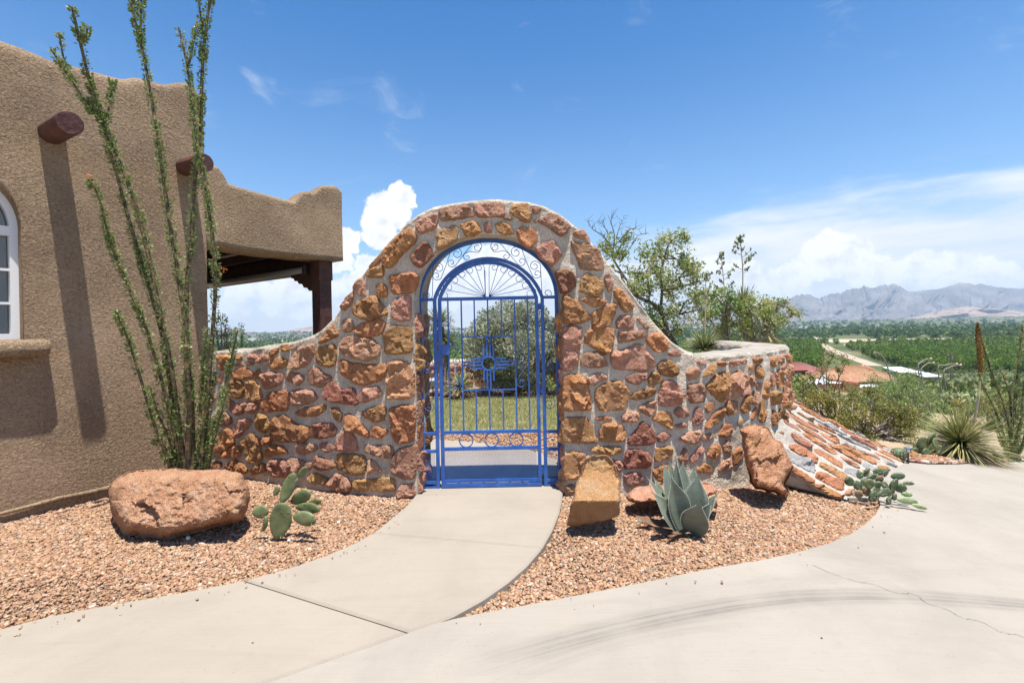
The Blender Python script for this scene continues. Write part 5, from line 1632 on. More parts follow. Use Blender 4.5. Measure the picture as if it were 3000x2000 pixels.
# ------------------------------------------------------------------ ocotillo
def cane_geo(P, r0, r1, n=7):
    Q = catmull(P, 8); m = len(Q); mb = MB()
    R = [(r0 + (r1 - r0) * i / (m - 1)) * (1 + .18 * fbm((i * .9, r0 * 90, 3), .8, 2)) for i in range(m)]
    mb.tube(Q, R, n); return mb, Q, R
def cane_leaves(Q, R, step, size, lo=0.0, hi=1.0, bare=0.0, seed=0, spread=.010):
    rng = np.random.default_rng(seed + 100); C, D, Ls = [], [], []
    Lt = sum((Q[i + 1] - Q[i]).length for i in range(len(Q) - 1)); acc = 0.0
    for i in range(len(Q) - 1):
        a, b = Q[i], Q[i + 1]; d = b - a; l = d.length
        f = acc / Lt; acc += l
        if f < lo or f > hi: continue
        dens = 1 - bare * smooth(.75, .2, f) if bare else 1
        k = rng.poisson(max(0, l / step * dens * (.35 + 1.5 * max(0, .5 + mnoise.noise(a * 9.0)))))
        dn = d.normalized(); x = dn.orthogonal().normalized(); y = dn.cross(x)
        for _ in range(k):
            an = rng.uniform(0, 2 * pi); o = x * cos(an) + y * sin(an)
            for q in range(3):
                s = size * rng.uniform(.6, 1.2)
                dirn = (o + dn * rng.uniform(.0, .9) + Vector(rng.normal(0, .45, 3))).normalized()
                c = a + d * rng.random() + o * (R[i] + rng.uniform(0, spread)) + dirn * s * .5
                C.append(c[:]); D.append(dirn[:]); Ls.append(s)
    if not C: return np.zeros((0, 3)), np.zeros((0, 4), int)
    Ls = np.array(Ls)
    return leafcloud(np.array(C), np.array(D), Ls, Ls * .52, rng)
def ocotillo(loc, label, canes, Yb, size=.019, step=.0075, flowers=(), leafm=None, barkm=None, rot=0):
    root = thing('ocotillo', loc, label, 'ocotillo')
    for i, (pts, r0, r1, lo, bare, dy) in enumerate(canes):
        m = len(pts)
        d0, d1 = dy if isinstance(dy, tuple) else (0.0, dy)
        P = [W(x, y, Yb + d0 + (d1 - d0) * (k / max(1, m - 1))) for k, (x, y) in enumerate(pts)]
        mb, Q, R = cane_geo(P, r0, r1)
        c = mb.obj('cane', barkm or M_OCO_BARK, root, True)
        V, F = cane_leaves(Q, R, step, size, lo, 1.0, bare, i)
        if len(V):
            lf = obj('leaves', V, F, leafm or M_OCO_LEAF, c); lf['kind'] = 'stuff'
    for (px, py, dy, L_, d) in flowers:
        p = W(px, py, Yb + dy); C = np.array(p)[None] + RNG.normal(0, L_ * .20, (24, 3)) + np.outer(RNG.uniform(-.5, .5, 24), np.array(d) * L_)
        V, F = leafcloud(C, rdir(24) + np.array(d), .016, .006)
        fl = obj('flower', V, F, M_OCO_FLOWER, root)
    return root
CN = [
    ([(548, 1425), (520, 1200), (491, 1020), (421, 689), (370, 523), (306, 370), (261, 230), (236, 128), (210, 19)], .019, .008, .10, .35, -.55),
    ([(291, 335), (240, 280), (205, 225), (186, 170), (172, 95)], .008, .006, 0, 0, (-.36, -.5)),
    ([(302, 365), (255, 305), (215, 245), (182, 195), (150, 145)], .009, .006, 0, 0, (-.34, -.62)),
    ([(236, 128), (252, 100), (256, 76)], .008, .006, 0, 0, (-.48, -.46)),
    ([(310, 375), (322, 290), (329, 235)], .008, .006, 0, 0, (-.34, -.30)),
    ([(528, 1425), (500, 1150), (472, 970), (383, 663), (345, 520), (312, 410), (290, 330), (262, 240)], .017, .008, .10, .3, -.42),
    ([(560, 1425), (556, 1250), (548, 1020), (523, 816), (491, 612), (459, 383), (421, 166), (395, 60), (374, -60)], .019, .008, .12, .4, -.25),
    ([(413, 130), (412, 60), (416, -60)], .009, .007, 0, 0, (-.19, -.2)),
    ([(568, 1425), (561, 1180), (548, 1000), (548, 829), (561, 714), (567, 574), (587, 383), (593, 200), (604, 80), (622, -40)], .021, .009, .28, .75, -.05),
    ([(597, 110), (588, 50), (578, -40)], .008, .006, 0, 0, (-.04, -.1)),
    ([(580, 1425), (606, 1180), (625, 944), (631, 829), (625, 714), (608, 590), (593, 500), (575, 400), (548, 191), (523, 80)], .018, .008, .06, .1, -.15),
    ([(551, 200), (566, 130), (577, 60)], .008, .006, 0, 0, (-.13, -.12)),
    ([(538, 1425), (512, 1276), (472, 1110), (421, 944), (370, 829), (325, 714), (290, 580), (258, 525)], .015, .007, .06, .1, -.55),
    ([(515, 1425), (490, 1345), (446, 1225), (408, 1097), (370, 982), (338, 910)], .013, .007, .06, 0, -.50),
    ([(588, 1425), (612, 1301), (640, 1205), (670, 1084), (692, 985), (697, 962)], .013, .006, .06, .1, .05),
    ([(600, 1430), (625, 1300), (648, 1215), (664, 1140)], .011, .006, .05, 0, -.10),
    ([(552, 1430), (552, 1300), (556, 1180), (548, 1090), (544, 1010)], .026, .018, .35, .9, -.15),
    ([(578, 1425), (588, 1200), (600, 1060), (606, 960)], .014, .007, .05, 0, .05),
    ([(530, 1425), (500, 1300), (462, 1210), (440, 1130)], .012, .006, .05, 0, -.20),
    ([(590, 1430), (600, 1310), (612, 1180), (628, 1090)], .013, .006, .03, 0, .10),
    ([(523, 1425), (488, 1320), (462, 1290), (452, 1302)], .010, .005, .05, 0, -.15),
]
ocotillo((-2.66, 3.92, 0), 'tall leafy ocotillo with many green wands between the house and stone wall', CN, 3.92, .0265, .0047,
         [(234, 122, -.48, .035, (0, 0, .6)), (655, 790, -.15, .05, (.6, 0, .5)), (258, 518, -.55, .045, (-.2, 0, .6))])

# ------------------------------------------------------------------ prickly pears
def pad(root, px, py, a, b, ang, Y, k, mat_, yaw=0.0, tilt=0.0, thick=.012, name='pad', spines=6):
    """egg-shaped cactus pad: a, b half length and half width in zoom pixels"""
    c = W(px, py, Y); sc = Y / FPX
    A, B = a / k * sc, b / k * sc
    u = Vector((cos(radians(ang)), 0, sin(radians(ang)))); n = Vector((sin(radians(yaw)), -cos(radians(yaw)), .0))
    u = (u + Vector((0, -1, 0)) * tilt).normalized()
    n = (n - u * n.dot(u)).normalized(); v = n.cross(u)
    V, F = [], []; N = 22; rings = [(1.0, 0.0), (.97, .42), (.88, .74), (.68, .95), (.38, 1.03)]
    def pt(r, an, side, h):
        e = r * cos(an); f = r * sin(an)
        wv = 1 - .22 * max(0, -e) ** 1.5 * r
        p = c + u * A * e + v * B * f * wv + n * side * thick * h
        return p + n * (.004 * fbm((p.x, p.z, Y), 18, 2)) + n * .018 * (e * e - .4) * A * 4
    for r, h in rings:
        for j in range(N): V.append(pt(r, 2 * pi * j / N, 1, h))
    V.append(pt(0, 0, 1, 1.05)); f0 = len(V) - 1
    kb = len(V)
    for r, h in rings[1:]:
        for j in range(N): V.append(pt(r, 2 * pi * j / N, -1, h))
    V.append(pt(0, 0, -1, 1.05)); b0 = len(V) - 1
    fr = [[i * N + j for j in range(N)] for i in range(5)]; bk = [fr[0]] + [[kb + i * N + j for j in range(N)] for i in range(4)]
    for L_, ce, fl in ((fr, f0, 0), (bk, b0, 1)):
        for i in range(4):
            for j in range(N):
                q = (L_[i][j], L_[i][(j + 1) % N], L_[i + 1][(j + 1) % N], L_[i + 1][j]); F.append(q[::-1] if fl else q)
        for j in range(N): q = (L_[4][j], L_[4][(j + 1) % N], ce); F.append(q[::-1] if fl else q)
    o = obj(name, V, F, mat_, root, True)
    if spines:
        mb = MB()
        for _ in range(spines):
            an = random.uniform(0, 2 * pi); p = pt(random.uniform(.7, 1.0), an, 1, .6); d = (n * random.uniform(.2, 1) + u * cos(an) + v * sin(an) + Vector((random.uniform(-.5, .5),) * 3)).normalized()
            mb.tube([p, p + d * random.uniform(.015, .04)], [.0009, .0003], 3, False)
        mb.obj('spines', M_SPINE, o)['kind'] = 'stuff'
    return o
pp = thing('prickly_pear', (-1.66, 3.25, 0), 'small grey green prickly pear cactus with about ten smooth pads in the left gravel', 'cactus')
K = 6.273
for (x, y, a, b, an, dy, yw, tl) in [(760, 1090, 350, 215, 76, 0, -5, .05), (905, 490, 300, 118, 67, .03, 12, -.05), (1172, 205, 135, 66, 54, .04, 35, 0), (690, 548, 108, 62, 58, .05, -30, .2), (1140, 668, 245, 125, 28, .05, 10, .25),
                                     (1395, 752, 140, 64, 14, .12, 5, .1), (1275, 862, 285, 100, 2, .02, 5, .35), (1208, 1055, 232, 138, -10, -.04, 5, .15), (400, 932, 152, 122, 10, .02, -10, .0), (478, 1150, 152, 46, 74, -.02, -50, .0)]:
    pad(pp, 700 + x / K, 1350 + y / K, a, b, an, 3.25 + dy, K, M_PAD, yw, tl, .013 if a > 150 else .010, spines=3)
pr = thing('prickly_pear', (3.05, 4.12, -.2), 'sprawling spiny prickly pear at the driveway edge below the flagstone bank', 'cactus')
K = 7.84
for (x, y, a, b, an, dy, mk) in [(770, 330, 125, 110, 80, .20, 'k'), (1040, 330, 110, 88, 20, .22, 'k'), (620, 400, 85, 72, 60, .18, 'k'), (870, 470, 150, 100, 40, .12, 'k'), (835, 605, 128, 118, 88, .02, 'g'), (1030, 620, 95, 80, 60, .06, 'k'),
                                 (380, 545, 130, 105, 150, .08, 'k'), (570, 640, 140, 100, 130, .06, 'k'), (1060, 490, 95, 80, 30, .16, 'b'), (1200, 640, 110, 82, 130, .08, 'k'), (1205, 340, 110, 80, 70, .25, 'k'), (1490, 425, 145, 85, 12, .10, 'k'),
                                 (1400, 620, 160, 125, 80, .02, 'k'), (1545, 690, 115, 145, 80, .03, 'k'), (1740, 590, 112, 42, 3, .05, 'k'), (900, 880, 150, 135, 85, -.06, 'k'), (1050, 850, 105, 62, 60, -.03, 'k'), (1190, 800, 135, 85, 45, 0, 'k'),
                                 (1290, 985, 95, 95, 80, -.05, 'k'), (1410, 900, 85, 62, 75, -.02, 'k'), (1690, 835, 115, 62, -8, .02, 'l'), (1700, 985, 235, 85, -8, -.04, 'l'), (1985, 1120, 175, 52, -16, -.06, 'l'), (590, 835, 95, 84, 70, .03, 'b'),
                                 (780, 780, 110, 95, 80, .06, 'b'), (1000, 760, 110, 90, 60, .10, 'k'), (1320, 780, 120, 90, 70, .06, 'b'), (700, 560, 100, 90, 80, .14, 'k')]:
    pad(pr, 2440 + x / K, 1340 + y / K, a, b, an, 4.10 + dy, K, {'k': M_PAD_DK, 'g': M_PAD, 'l': M_PAD_LT, 'b': M_PAD_BR}[mk], random.uniform(-35, 35), random.uniform(-.1, .3), .014, spines=14)

# ------------------------------------------------------------------ agave
ag = thing('agave', (1.19, 3.30, 0), 'grey blue agave with broad upright toothed leaves in the right gravel bed', 'agave')
AB = Vector((1.185, 3.30, -.03))
def agave_leaf(tip, wd, bow, face, mat_=None, name='leaf', root_off=(0, 0, 0), cup=.35, teeth=True):
    b = AB + Vector(root_off); tip = Vector(tip); d = tip - b; L_ = d.length
    n = Vector(face).normalized(); side = d.cross(n).normalized(); n = side.cross(d).normalized()
    M_ = 18; V, F = [], []; edge = [[], []]
    cs = [-1, -.66, -.33, 0, .33, .66, 1]
    for i in range(M_ + 1):
        t = i / M_
        w = wd * (.62 + .38 * smooth(0, .42, t)) * (1 - smooth(.52, 1.0, t) ** 1.15) * (1.0) + .0012
        ctr = b + d * t + n * bow * L_ * (4 * t * (1 - t)) * -.5
        for q in cs:
            V.append(ctr + side * w / 2 * q + n * (cup * w * .5 * (q * q)) * (1 - .3 * t) + n * (.012 * (1 - q * q)) * 0)
        if 2 <= i <= M_ - 2:
            edge[0].append((V[-7], -side)); edge[1].append((V[-1], side))
    nf = len(cs)
    # back face for thickness
    for i in range(M_ + 1):
        t = i / M_
        for j, q in enumerate(cs):
            V.append(V[i * nf + j] - n * (.016 * (1 - q * q) * (1 - t) + .0008))
    o_ = (M_ + 1) * nf
    for i in range(M_):
        for j in range(nf - 1):
            a = i * nf + j; F.append((a, a + 1, a + nf + 1, a + nf)); F.append((o_ + a + nf, o_ + a + nf + 1, o_ + a + 1, o_ + a))
        for j, e in ((0, 0), (nf - 1, 1)):
            a = i * nf + j; F.append((a, a + nf, o_ + a + nf, o_ + a) if e == 0 else (o_ + a, o_ + a + nf, a + nf, a))
    lf = obj(name, V, F, mat_ or M_AGAVE, ag, True)
    if teeth:
        mb = MB(); dt = d.normalized(); mb.tube([V[M_ * nf + 3] - dt * .012, V[M_ * nf + 3] + dt * .022], [.0032, .0005], 5); mb.obj('tip_spine', M_AGAVE_DEAD, lf)
        mb = MB()
        for E in edge:
            for k in range(len(E) - 1):
                for f in (0, .5):
                    p = E[k][0].lerp(E[k + 1][0], f); s_ = E[k][1]; tt = (E[k + 1][0] - E[k][0]).normalized()
                    mb.add([p - tt * .0035, p + tt * .0035, p + s_ * .006 + tt * .002, p + n * .002], [(0, 1, 2), (0, 3, 2), (1, 3, 2)])
        mb.obj('teeth', M_TOOTH, lf)['kind'] = 'stuff'
    return lf
def ATIP(x, y, Y): return W(1850 + x / 6.03, 1320 + y / 6.03, Y)
for (x, y, Y, w, bow, fc, ro) in [
    (555, 180, 3.40, .115, -.04, (.35, -1, .2), (-.04, .05, 0)), (670, 135, 3.44, .12, .03, (.1, -1, .3), (-.01, .06, 0)), (785, 100, 3.40, .09, -.05, (-.75, -.6, .2), (.01, .04, 0)), (905, 145, 3.48, .125, .03, (-.1, -1, .3), (.02, .08, 0)),
    (1120, 200, 3.52, .09, .05, (-.6, -.8, .2), (.05, .08, 0)), (1172, 375, 3.30, .165, -.06, (-.35, -1, .3), (.06, .01, 0)), (1228, 440, 3.42, .09, -.08, (-.8, -.5, .2), (.07, .05, 0)),
    (240, 430, 3.38, .085, -.14, (.7, -.6, .4), (-.08, .04, 0)), (372, 420, 3.46, .08, -.04, (.6, -.8, .1), (-.06, .08, 0)), (700, 445, 3.17, .155, .02, (.12, -1, .25), (-.02, -.05, 0)),
    (360, 715, 3.16, .135, -.08, (.55, -1, .4), (-.05, -.03, 0)), (1225, 885, 3.10, .175, -.10, (-.35, -1, .75), (.03, -.06, 0)), (1540, 725, 3.26, .085, -.12, (-.6, -.7, .8), (.09, .02, 0)), (1440, 880, 3.18, .080, -.14, (-.65, -.8, .8), (.08, -.03, 0)),
    (680, 270, 3.50, .07, 0, (.1, -1, .2), (0, .1, 0))]:
    agave_leaf(ATIP(x, y, Y), w, bow, fc, root_off=ro)
for (x, y, Y, w, ro) in [(20, 1105, 3.34, .075, (-.05, .02, .01)), (290, 1330, 3.12, .07, (-.05, -.03, .01)), (1400, 1325, 3.14, .06, (.05, -.03, .01)), (1370, 1215, 3.32, .06, (.06, .02, .02)), (690, 1430, 3.10, .03, (0, -.05, .03)), (620, 1480, 3.08, .04, (-.03, -.06, .0))]:
    agave_leaf(ATIP(x, y, Y), w, .22, (0, -.4, 1), M_AGAVE_DEAD, 'withered_leaf', ro, .5, False)
# ------------------------------------------------------------------ inside the courtyard
# far garden wall
gw = thing('garden_wall', (-.6, 11.5, 0), 'low far garden wall of rough stones with a pale cap seen through the gate', 'stone wall')
GWP = catmull([Vector((-4.5, 11.2, 0)), Vector((-2.2, 11.5, 0)), Vector((-.4, 11.7, 0)), Vector((1.4, 11.5, 0)), Vector((3.0, 10.6, 0))], 12)
def GM(s, z, h=0):
    i = min(len(GWP) - 2, max(0, int(s / 7.9 * (len(GWP) - 1)))); f = s / 7.9 * (len(GWP) - 1) - i
    p = GWP[i].lerp(GWP[i + 1], f); d = (GWP[i + 1] - GWP[i]).normalized(); q = p + Vector((d.y, -d.x, 0)) * h; q.z = z; return q
V, F = [], []; m = 0
for i in range(80):
    s = 7.9 * i / 79; col = [(z, .02 * fbm((s, z, 0), 5, 2)) for z in (-.2, 0, .15, .3, .45, .58)] + [(.625, -.02), (.645, -.08), (.645, -.30), (.60, -.36), (-.2, -.36)]
    V += [GM(s, z, h) for z, h in col]; m = len(col)
    if i: F += [((i - 1) * m + k, i * m + k, i * m + k + 1, (i - 1) * m + k + 1) for k in range(m - 1)]
obj('mortar', V, F, [M_MORTAR, M_CAP], gw, True, [1 if (j % (m - 1)) >= 6 else 0 for j in range(len(F))])
s = .6
while s < 7.4:
    z = .02; w_ = random.uniform(.20, .34)
    while z < .52:
        h = min(random.uniform(.12, .24), .58 - z)
        poly = [(s + w_ / 2 + cos(a) * w_ * .44 * random.uniform(.8, 1.05), z + h / 2 + sin(a) * h * .43 * random.uniform(.8, 1.05)) for a in [k * 2 * pi / 8 for k in range(8)]]
        rock(poly, GM, random.uniform(.03, .06), M_STONE[random.choice('pprcbt')], gw, nper=14, rings=(1, .93, .7, .35), hs=(-.5, .6, .95, 1.05), rough=.4)
        z += h + .015
    s += w_
def clump(C, Rr, n, size, asp=.5, rng=RNG, shell=.35, up=.35):
    C = np.asarray(C, float); d = rdir(n, rng); r = Rr * (shell + (1 - shell) * rng.random(n) ** .5)[:, None] if np.ndim(Rr) == 0 else np.asarray(Rr)[None] * (shell + (1 - shell) * rng.random(n) ** .5)[:, None]
    P = C + d * r
    return P, d + rng.normal(0, .6, (n, 3)) + np.array([0, 0, up])
# sage bush
def bush(name, c, rx, ry, rz, n, size, leaf, label, cat, nb=26, stemmat=None, seed=5, lobes=46, asp=.42):
    rng = np.random.default_rng(seed); c = Vector(c)
    root = thing(name, tuple(c), label, cat)
    mb = MB(); Cs, Ds = [], []
    for i in range(lobes):
        d = rdir(1, rng)[0]; d[2] = d[2] * .95 + .05
        q = np.array([d[0] * rx, d[1] * ry, rz + d[2] * rz]) * rng.uniform(.72, .96) + np.array([0, 0, rz * .06])
        q[2] = min(max(q[2], rz * .14), 2 * rz)
        rr = rng.uniform(.16, .30) * min(rx, rz)
        P, D = clump(np.array(c) + q, rr, n // lobes, size, rng=rng, up=.8)
        Cs.append(P); Ds.append(D)
        if i < nb:
            e = c + Vector(q); mid = c + Vector(q) * .5 + Vector(rng.normal(0, .06, 3)); mb.tube(catmull([c + Vector(rng.normal(0, .05, 3)) * .8, mid, e], 4), [.022 * rx, *[.014 * rx] * 7, .006 * rx][:9], 5)
    mb.obj('stems', stemmat or M_BARK, root, True)
    C = np.concatenate(Cs); D = np.concatenate(Ds); L_ = size * rng.uniform(.6, 1.3, len(C))
    V, F = leafcloud(C, D, L_, L_ * asp, rng)
    f = obj('foliage', V, F, leaf, root); f['kind'] = 'stuff'
    return root
bc = W(1534, 1142, 10.5); bush('sage_bush', (bc.x, 10.55, -.02), 1.30, 1.1, 1.0, 56000, .060, M_SAGE, 'large rounded silver green bush behind the lawn, seen through the gate', 'bush', 8, seed=3, lobes=150)
p = W(1660, 1085, 9.4); bush('green_shrub', (p.x - .1, 9.6, 0), .35, .3, .38, 900, .05, M_TREE_LEAF, 'small bright green shrub beside the silver bush behind the right gate jamb', 'bush', 8, seed=8, lobes=12)

def rosette(root, c, n, L_, w, up=-.35, mat_=M_YUCCA, rng=RNG, droop=.12, name='blades', lmin=.7, upmax=1.0):
    """head of stiff narrow blades, each a folded two-segment blade"""
    c = np.asarray(c, float)
    d = rdir(n * 4, rng); d = d[(d[:, 2] > up) & (d[:, 2] <= upmax)][:n]; n = len(d)
    l = L_ * rng.uniform(lmin, 1.0, n)[:, None]
    side = np.cross(d, np.array([0, 0, 1.0]) + rng.normal(0, .15, (n, 3))); side /= np.maximum(1e-6, np.linalg.norm(side, axis=1, keepdims=True))
    dr = np.array([0, 0, -1.0]) * droop * l
    p0 = c + d * l * .04; p1 = c + d * l * .5 + dr * .25; p2 = c + d * l + dr
    V = np.stack([p0 - side * w * .35, p0 + side * w * .35, p1 + side * w * .5, p1 - side * w * .5, p2 + side * w * .06, p2 - side * w * .06], 1).reshape(-1, 3)
    b = (np.arange(n) * 6)[:, None]
    F = np.concatenate([b + np.array([[0, 1, 2, 3]]), b + np.array([[3, 2, 4, 5]])])
    o = obj(name, V, F, mat_, root); o['kind'] = 'stuff'
    return o
# tree yucca in the courtyard
yc = thing('tree_yucca', (-1.46, 10.1, 0), 'shaggy trunked tree yucca standing left behind the blue gate', 'yucca')
tb = W(1308, 1140, 10.0); tb.z = -.05
P = [tb, W(1303, 1090, 10.05), W(1295, 1040, 10.1), W(1286, 985, 10.1), W(1284, 955, 10.1)]
mb = MB(); Q = catmull(P, 6); mb.tube(Q, [.125 + .02 * fbm((i * .5, 0, 0), 1, 2) for i in range(len(Q))], 12); mb.obj('trunk', M_YTRUNK, yc, True)
rosette(yc, W(1284, 948, 10.1), 260, .52, .026, -.30)
rosette(yc, W(1292, 985, 10.1), 90, .42, .024, -.85, M_DRYBLADE, upmax=.0, droop=.3)
yd = W(1303, 1000, 10.15); rosette(yc, W(1312, 1000, 10.0), 110, .36, .022, -.4)
mb = MB(); P = [W(1300, 960, 10.0), W(1316, 950, 9.95), W(1322, 925, 9.9)]; mb.tube(catmull(P, 5), .008, 5); mb.obj('flower_stalk', M_STALK_PALE, yc)
PP_, DD_ = clump(np.array(W(1320, 945, 9.95)), .12, 24, .05); V, F = leafcloud(PP_, DD_, .05, .03); obj('pods', V, F, M_DRYBLADE, yc)['kind'] = 'stuff'
y2 = W(1345, 1135, 9.8); yu = thing('yucca', (y2.x, 9.8, 0), 'low spiky yucca clump at the foot of the shaggy yucca trunk', 'yucca')
rosette(yu, (y2.x + .05, 9.8, .18), 190, .50, .024, -.15); rosette(yu, (y2.x + .05, 9.8, .12), 70, .45, .024, -.3, M_DRYBLADE, upmax=.1)
fl = thing('floodlight', (0, 0, 0), 'small grey garden floodlight on a stake beside the yucca trunk', 'light')
fp = W(1268, 1120, 9.7); mb = MB(); mb.box(fp, (.12, .10, .16), (Vector((1, 0, .1)).normalized(), Vector((0, .8, .5)).normalized(), Vector((0, -.5, .8)).normalized())); mb.obj('lamp_head', M_FLOOD, fl)
mb = MB(); mb.tube([Vector((fp.x, fp.y, -.06)), fp - Vector((0, 0, .05))], .012, 6); mb.obj('stake', M_BLACK, fl)

# small things beyond the low wall on the left
s1 = thing('thin_sapling', tuple(W(706, 1020, 7.0)), 'thin leafy stalk rising behind the low wall left of the arch', 'plant')
mb = MB(); P = [W(709, 1050, 7.0), W(708, 1000, 7.0), W(709, 945, 7.0)]; mb.tube(P, [.007, .006, .003], 5); mb.obj('stem', M_PALEBARK, s1)
C = np.array([W(709 + random.uniform(-9, 9) * (1.2 - k / 60), 948 + k * 1.05, 7.0 + random.uniform(-.05, .05)) for k in range(62)]); V, F = leafcloud(C, rdir(62), .045, .02); obj('foliage', V, F, M_TREE_LEAF, s1)['kind'] = 'stuff'
for i, (px, py, r, Y) in enumerate([(648, 958, 20, 6.3), (668, 1000, 18, 6.4)]):
    c = W(px, py, Y)
    b_ = thing('small_shrub', (c.x, Y, 0), ['thin leafy shrub between the ocotillo and the patio opening', 'wispy low shrub behind the low wall cap'][i], 'bush')
    mb = MB()
    for k in range(7): e = c + Vector((random.uniform(-.08, .08), random.uniform(-.1, .1), random.uniform(-.05, .18))); mb.tube([Vector((c.x, Y, zg(c.x, Y) - .1)), (c + e) / 2 * 1.0 if False else Vector((c.x, Y, c.z * .6)), e], [.006, .005, .003], 5)
    mb.obj('stems', M_PALEBARK, b_)
    P_, D_ = clump(np.array(c), (.10, .12, .20), 260, .035); V, F = leafcloud(P_, D_, .036, .016); obj('foliage', V, F, M_TREE_LEAF, b_)['kind'] = 'stuff'

# ------------------------------------------------------------------ trees and yuccas behind the right wall
def tree(name, loc, label, clusters, trunk, Y, leaf, bark, nleaf=60, lsize=.055, asp=.45, seed=1, bare=(), r0=.07, twig=7, cat='tree'):
    """trunk: polylines in picture points; clusters: (px, py, radius px, dY) each reached by a limb"""
    rng = np.random.default_rng(seed); root = thing(name, loc, label, cat)
    mb = MB(); hubs = []
    for pts, ra, rb in trunk:
        Q = catmull([W(x, y, Y + dy) for x, y, dy in pts], 6)
        mb.tube(Q, [ra + (rb - ra) * i / (len(Q) - 1) for i in range(len(Q))], 7); hubs += Q
    mb.obj('trunk', bark, root, True)
    lm = MB(); Cs, Ds = [], []
    for (px, py, rp, dy) in clusters:
        c = W(px, py, Y + dy); R = rp * (Y + dy) / FPX
        h = min(hubs, key=lambda q: (q - c).length + max(0, (q.z - c.z)) * 1.5)
        mid = (h + c) / 2 + Vector(rng.normal(0, .10, 3)) * (h - c).length
        Q = catmull([h, mid, c], 4); lm.tube(Q, [.018 - .012 * i / (len(Q) - 1) for i in range(len(Q))], 5)
        hubs.append(c)
        tw = []
        for _ in range(twig):
            e = c + Vector(rdir(1, rng)[0]) * R * rng.uniform(.5, 1.15); mm = (c + e) / 2 + Vector(rng.normal(0, .12, 3)) * R
            lm.tube(catmull([c, mm, e], 2), [.006, .005, .005, .0035, .002], 4); tw += [mm, e, (mm + e) / 2]
        k = int(nleaf * (rp / 40) ** 1.6)
        if k:
            T_ = np.array([t[:] for t in tw]); P_ = T_[rng.integers(0, len(T_), k)] + rng.normal(0, R * .24, (k, 3))
            Cs.append(P_); Ds.append(rdir(k, rng) + np.array([0, 0, -.35]))
    for pts, ra in bare:
        Q = catmull([W(x, y, Y + dy) for x, y, dy in pts], 5); lm.tube(Q, [ra * (1 - .8 * i / (len(Q) - 1)) for i in range(len(Q))], 5)
        for q in Q[4::2]:
            for _ in range(2):
                d = Vector(rdir(1, rng)[0]) + Vector((0, 0, .8)); lm.tube([q, q + d * .06, q + d * .10 + Vector(rng.normal(0, .03, 3))], [.004, .003, .0015], 4)
    lm.obj('limbs', bark, root, True)
    C = np.concatenate(Cs); D = np.concatenate(Ds); L_ = lsize * rng.uniform(.55, 1.2, len(C))
    V, F = leafcloud(C, D, L_, L_ * asp, rng); f = obj('crown', V, F, leaf, root); f['kind'] = 'stuff'
    return root
tree('gnarled_tree', tuple(W(1990, 1180, 7.2)), 'gnarled open desert tree with half bare limbs behind the right shoulder of the arch',
     [(1775, 715, 34, 0), (1810, 745, 38, .1), (1780, 790, 24, 0), (1835, 700, 26, .1), (1920, 745, 44, 0), (1965, 710, 44, 0), (2005, 690, 26, 0), (1985, 760, 46, .1), (1925, 800, 50, 0), (1875, 800, 40, .2), (1990, 815, 46, 0), (2030, 780, 34, -.1), (2045, 815, 30, 0),
      (1860, 850, 40, 0), (1905, 860, 40, 0), (1960, 860, 40, .2), (1880, 905, 40, 0), (1940, 915, 44, .1), (1990, 920, 40, 0), (2030, 870, 34, .2), (1920, 955, 36, 0), (2060, 905, 36, 0), (1985, 965, 28, 0)],
     [([(2010, 1180, .2), (1985, 1030, .1), (1940, 960, 0), (1900, 935, 0)], .055, .035), ([(1960, 985, .05), (1930, 905, 0), (1870, 870, 0), (1832, 838, 0), (1820, 800, 0)], .036, .020), ([(1935, 905, 0), (1940, 850, 0), (1935, 800, 0), (1950, 745, 0)], .022, .012),
      ([(1900, 935, 0), (1850, 930, 0), (1905, 950, .1)], .028, .02), ([(1870, 870, 0), (1800, 765, 0), (1790, 720, 0)], .02, .010), ([(1940, 850, 0), (1990, 840, 0), (2050, 825, .1)], .02, .010)],
     7.2, M_TREE_LEAF, M_BARK, 380, .060, .42, 5,
     [([(1790, 720, 0), (1765, 690, 0), (1735, 670, 0), (1722, 645, 0)], .012), ([(1795, 740, 0), (1800, 690, 0), (1790, 650, 0), (1795, 630, 0)], .012), ([(1800, 720, 0), (1830, 690, 0), (1850, 670, 0), (1875, 672, 0)], .010), ([(1815, 770, 0), (1850, 720, 0), (1870, 690, 0), (1895, 685, .1)], .010),
      ([(1790, 700, 0), (1768, 660, 0), (1752, 652, 0)], .008), ([(1805, 700, .1), (1815, 665, .1), (1828, 640, .1)], .008)], .07, 7)
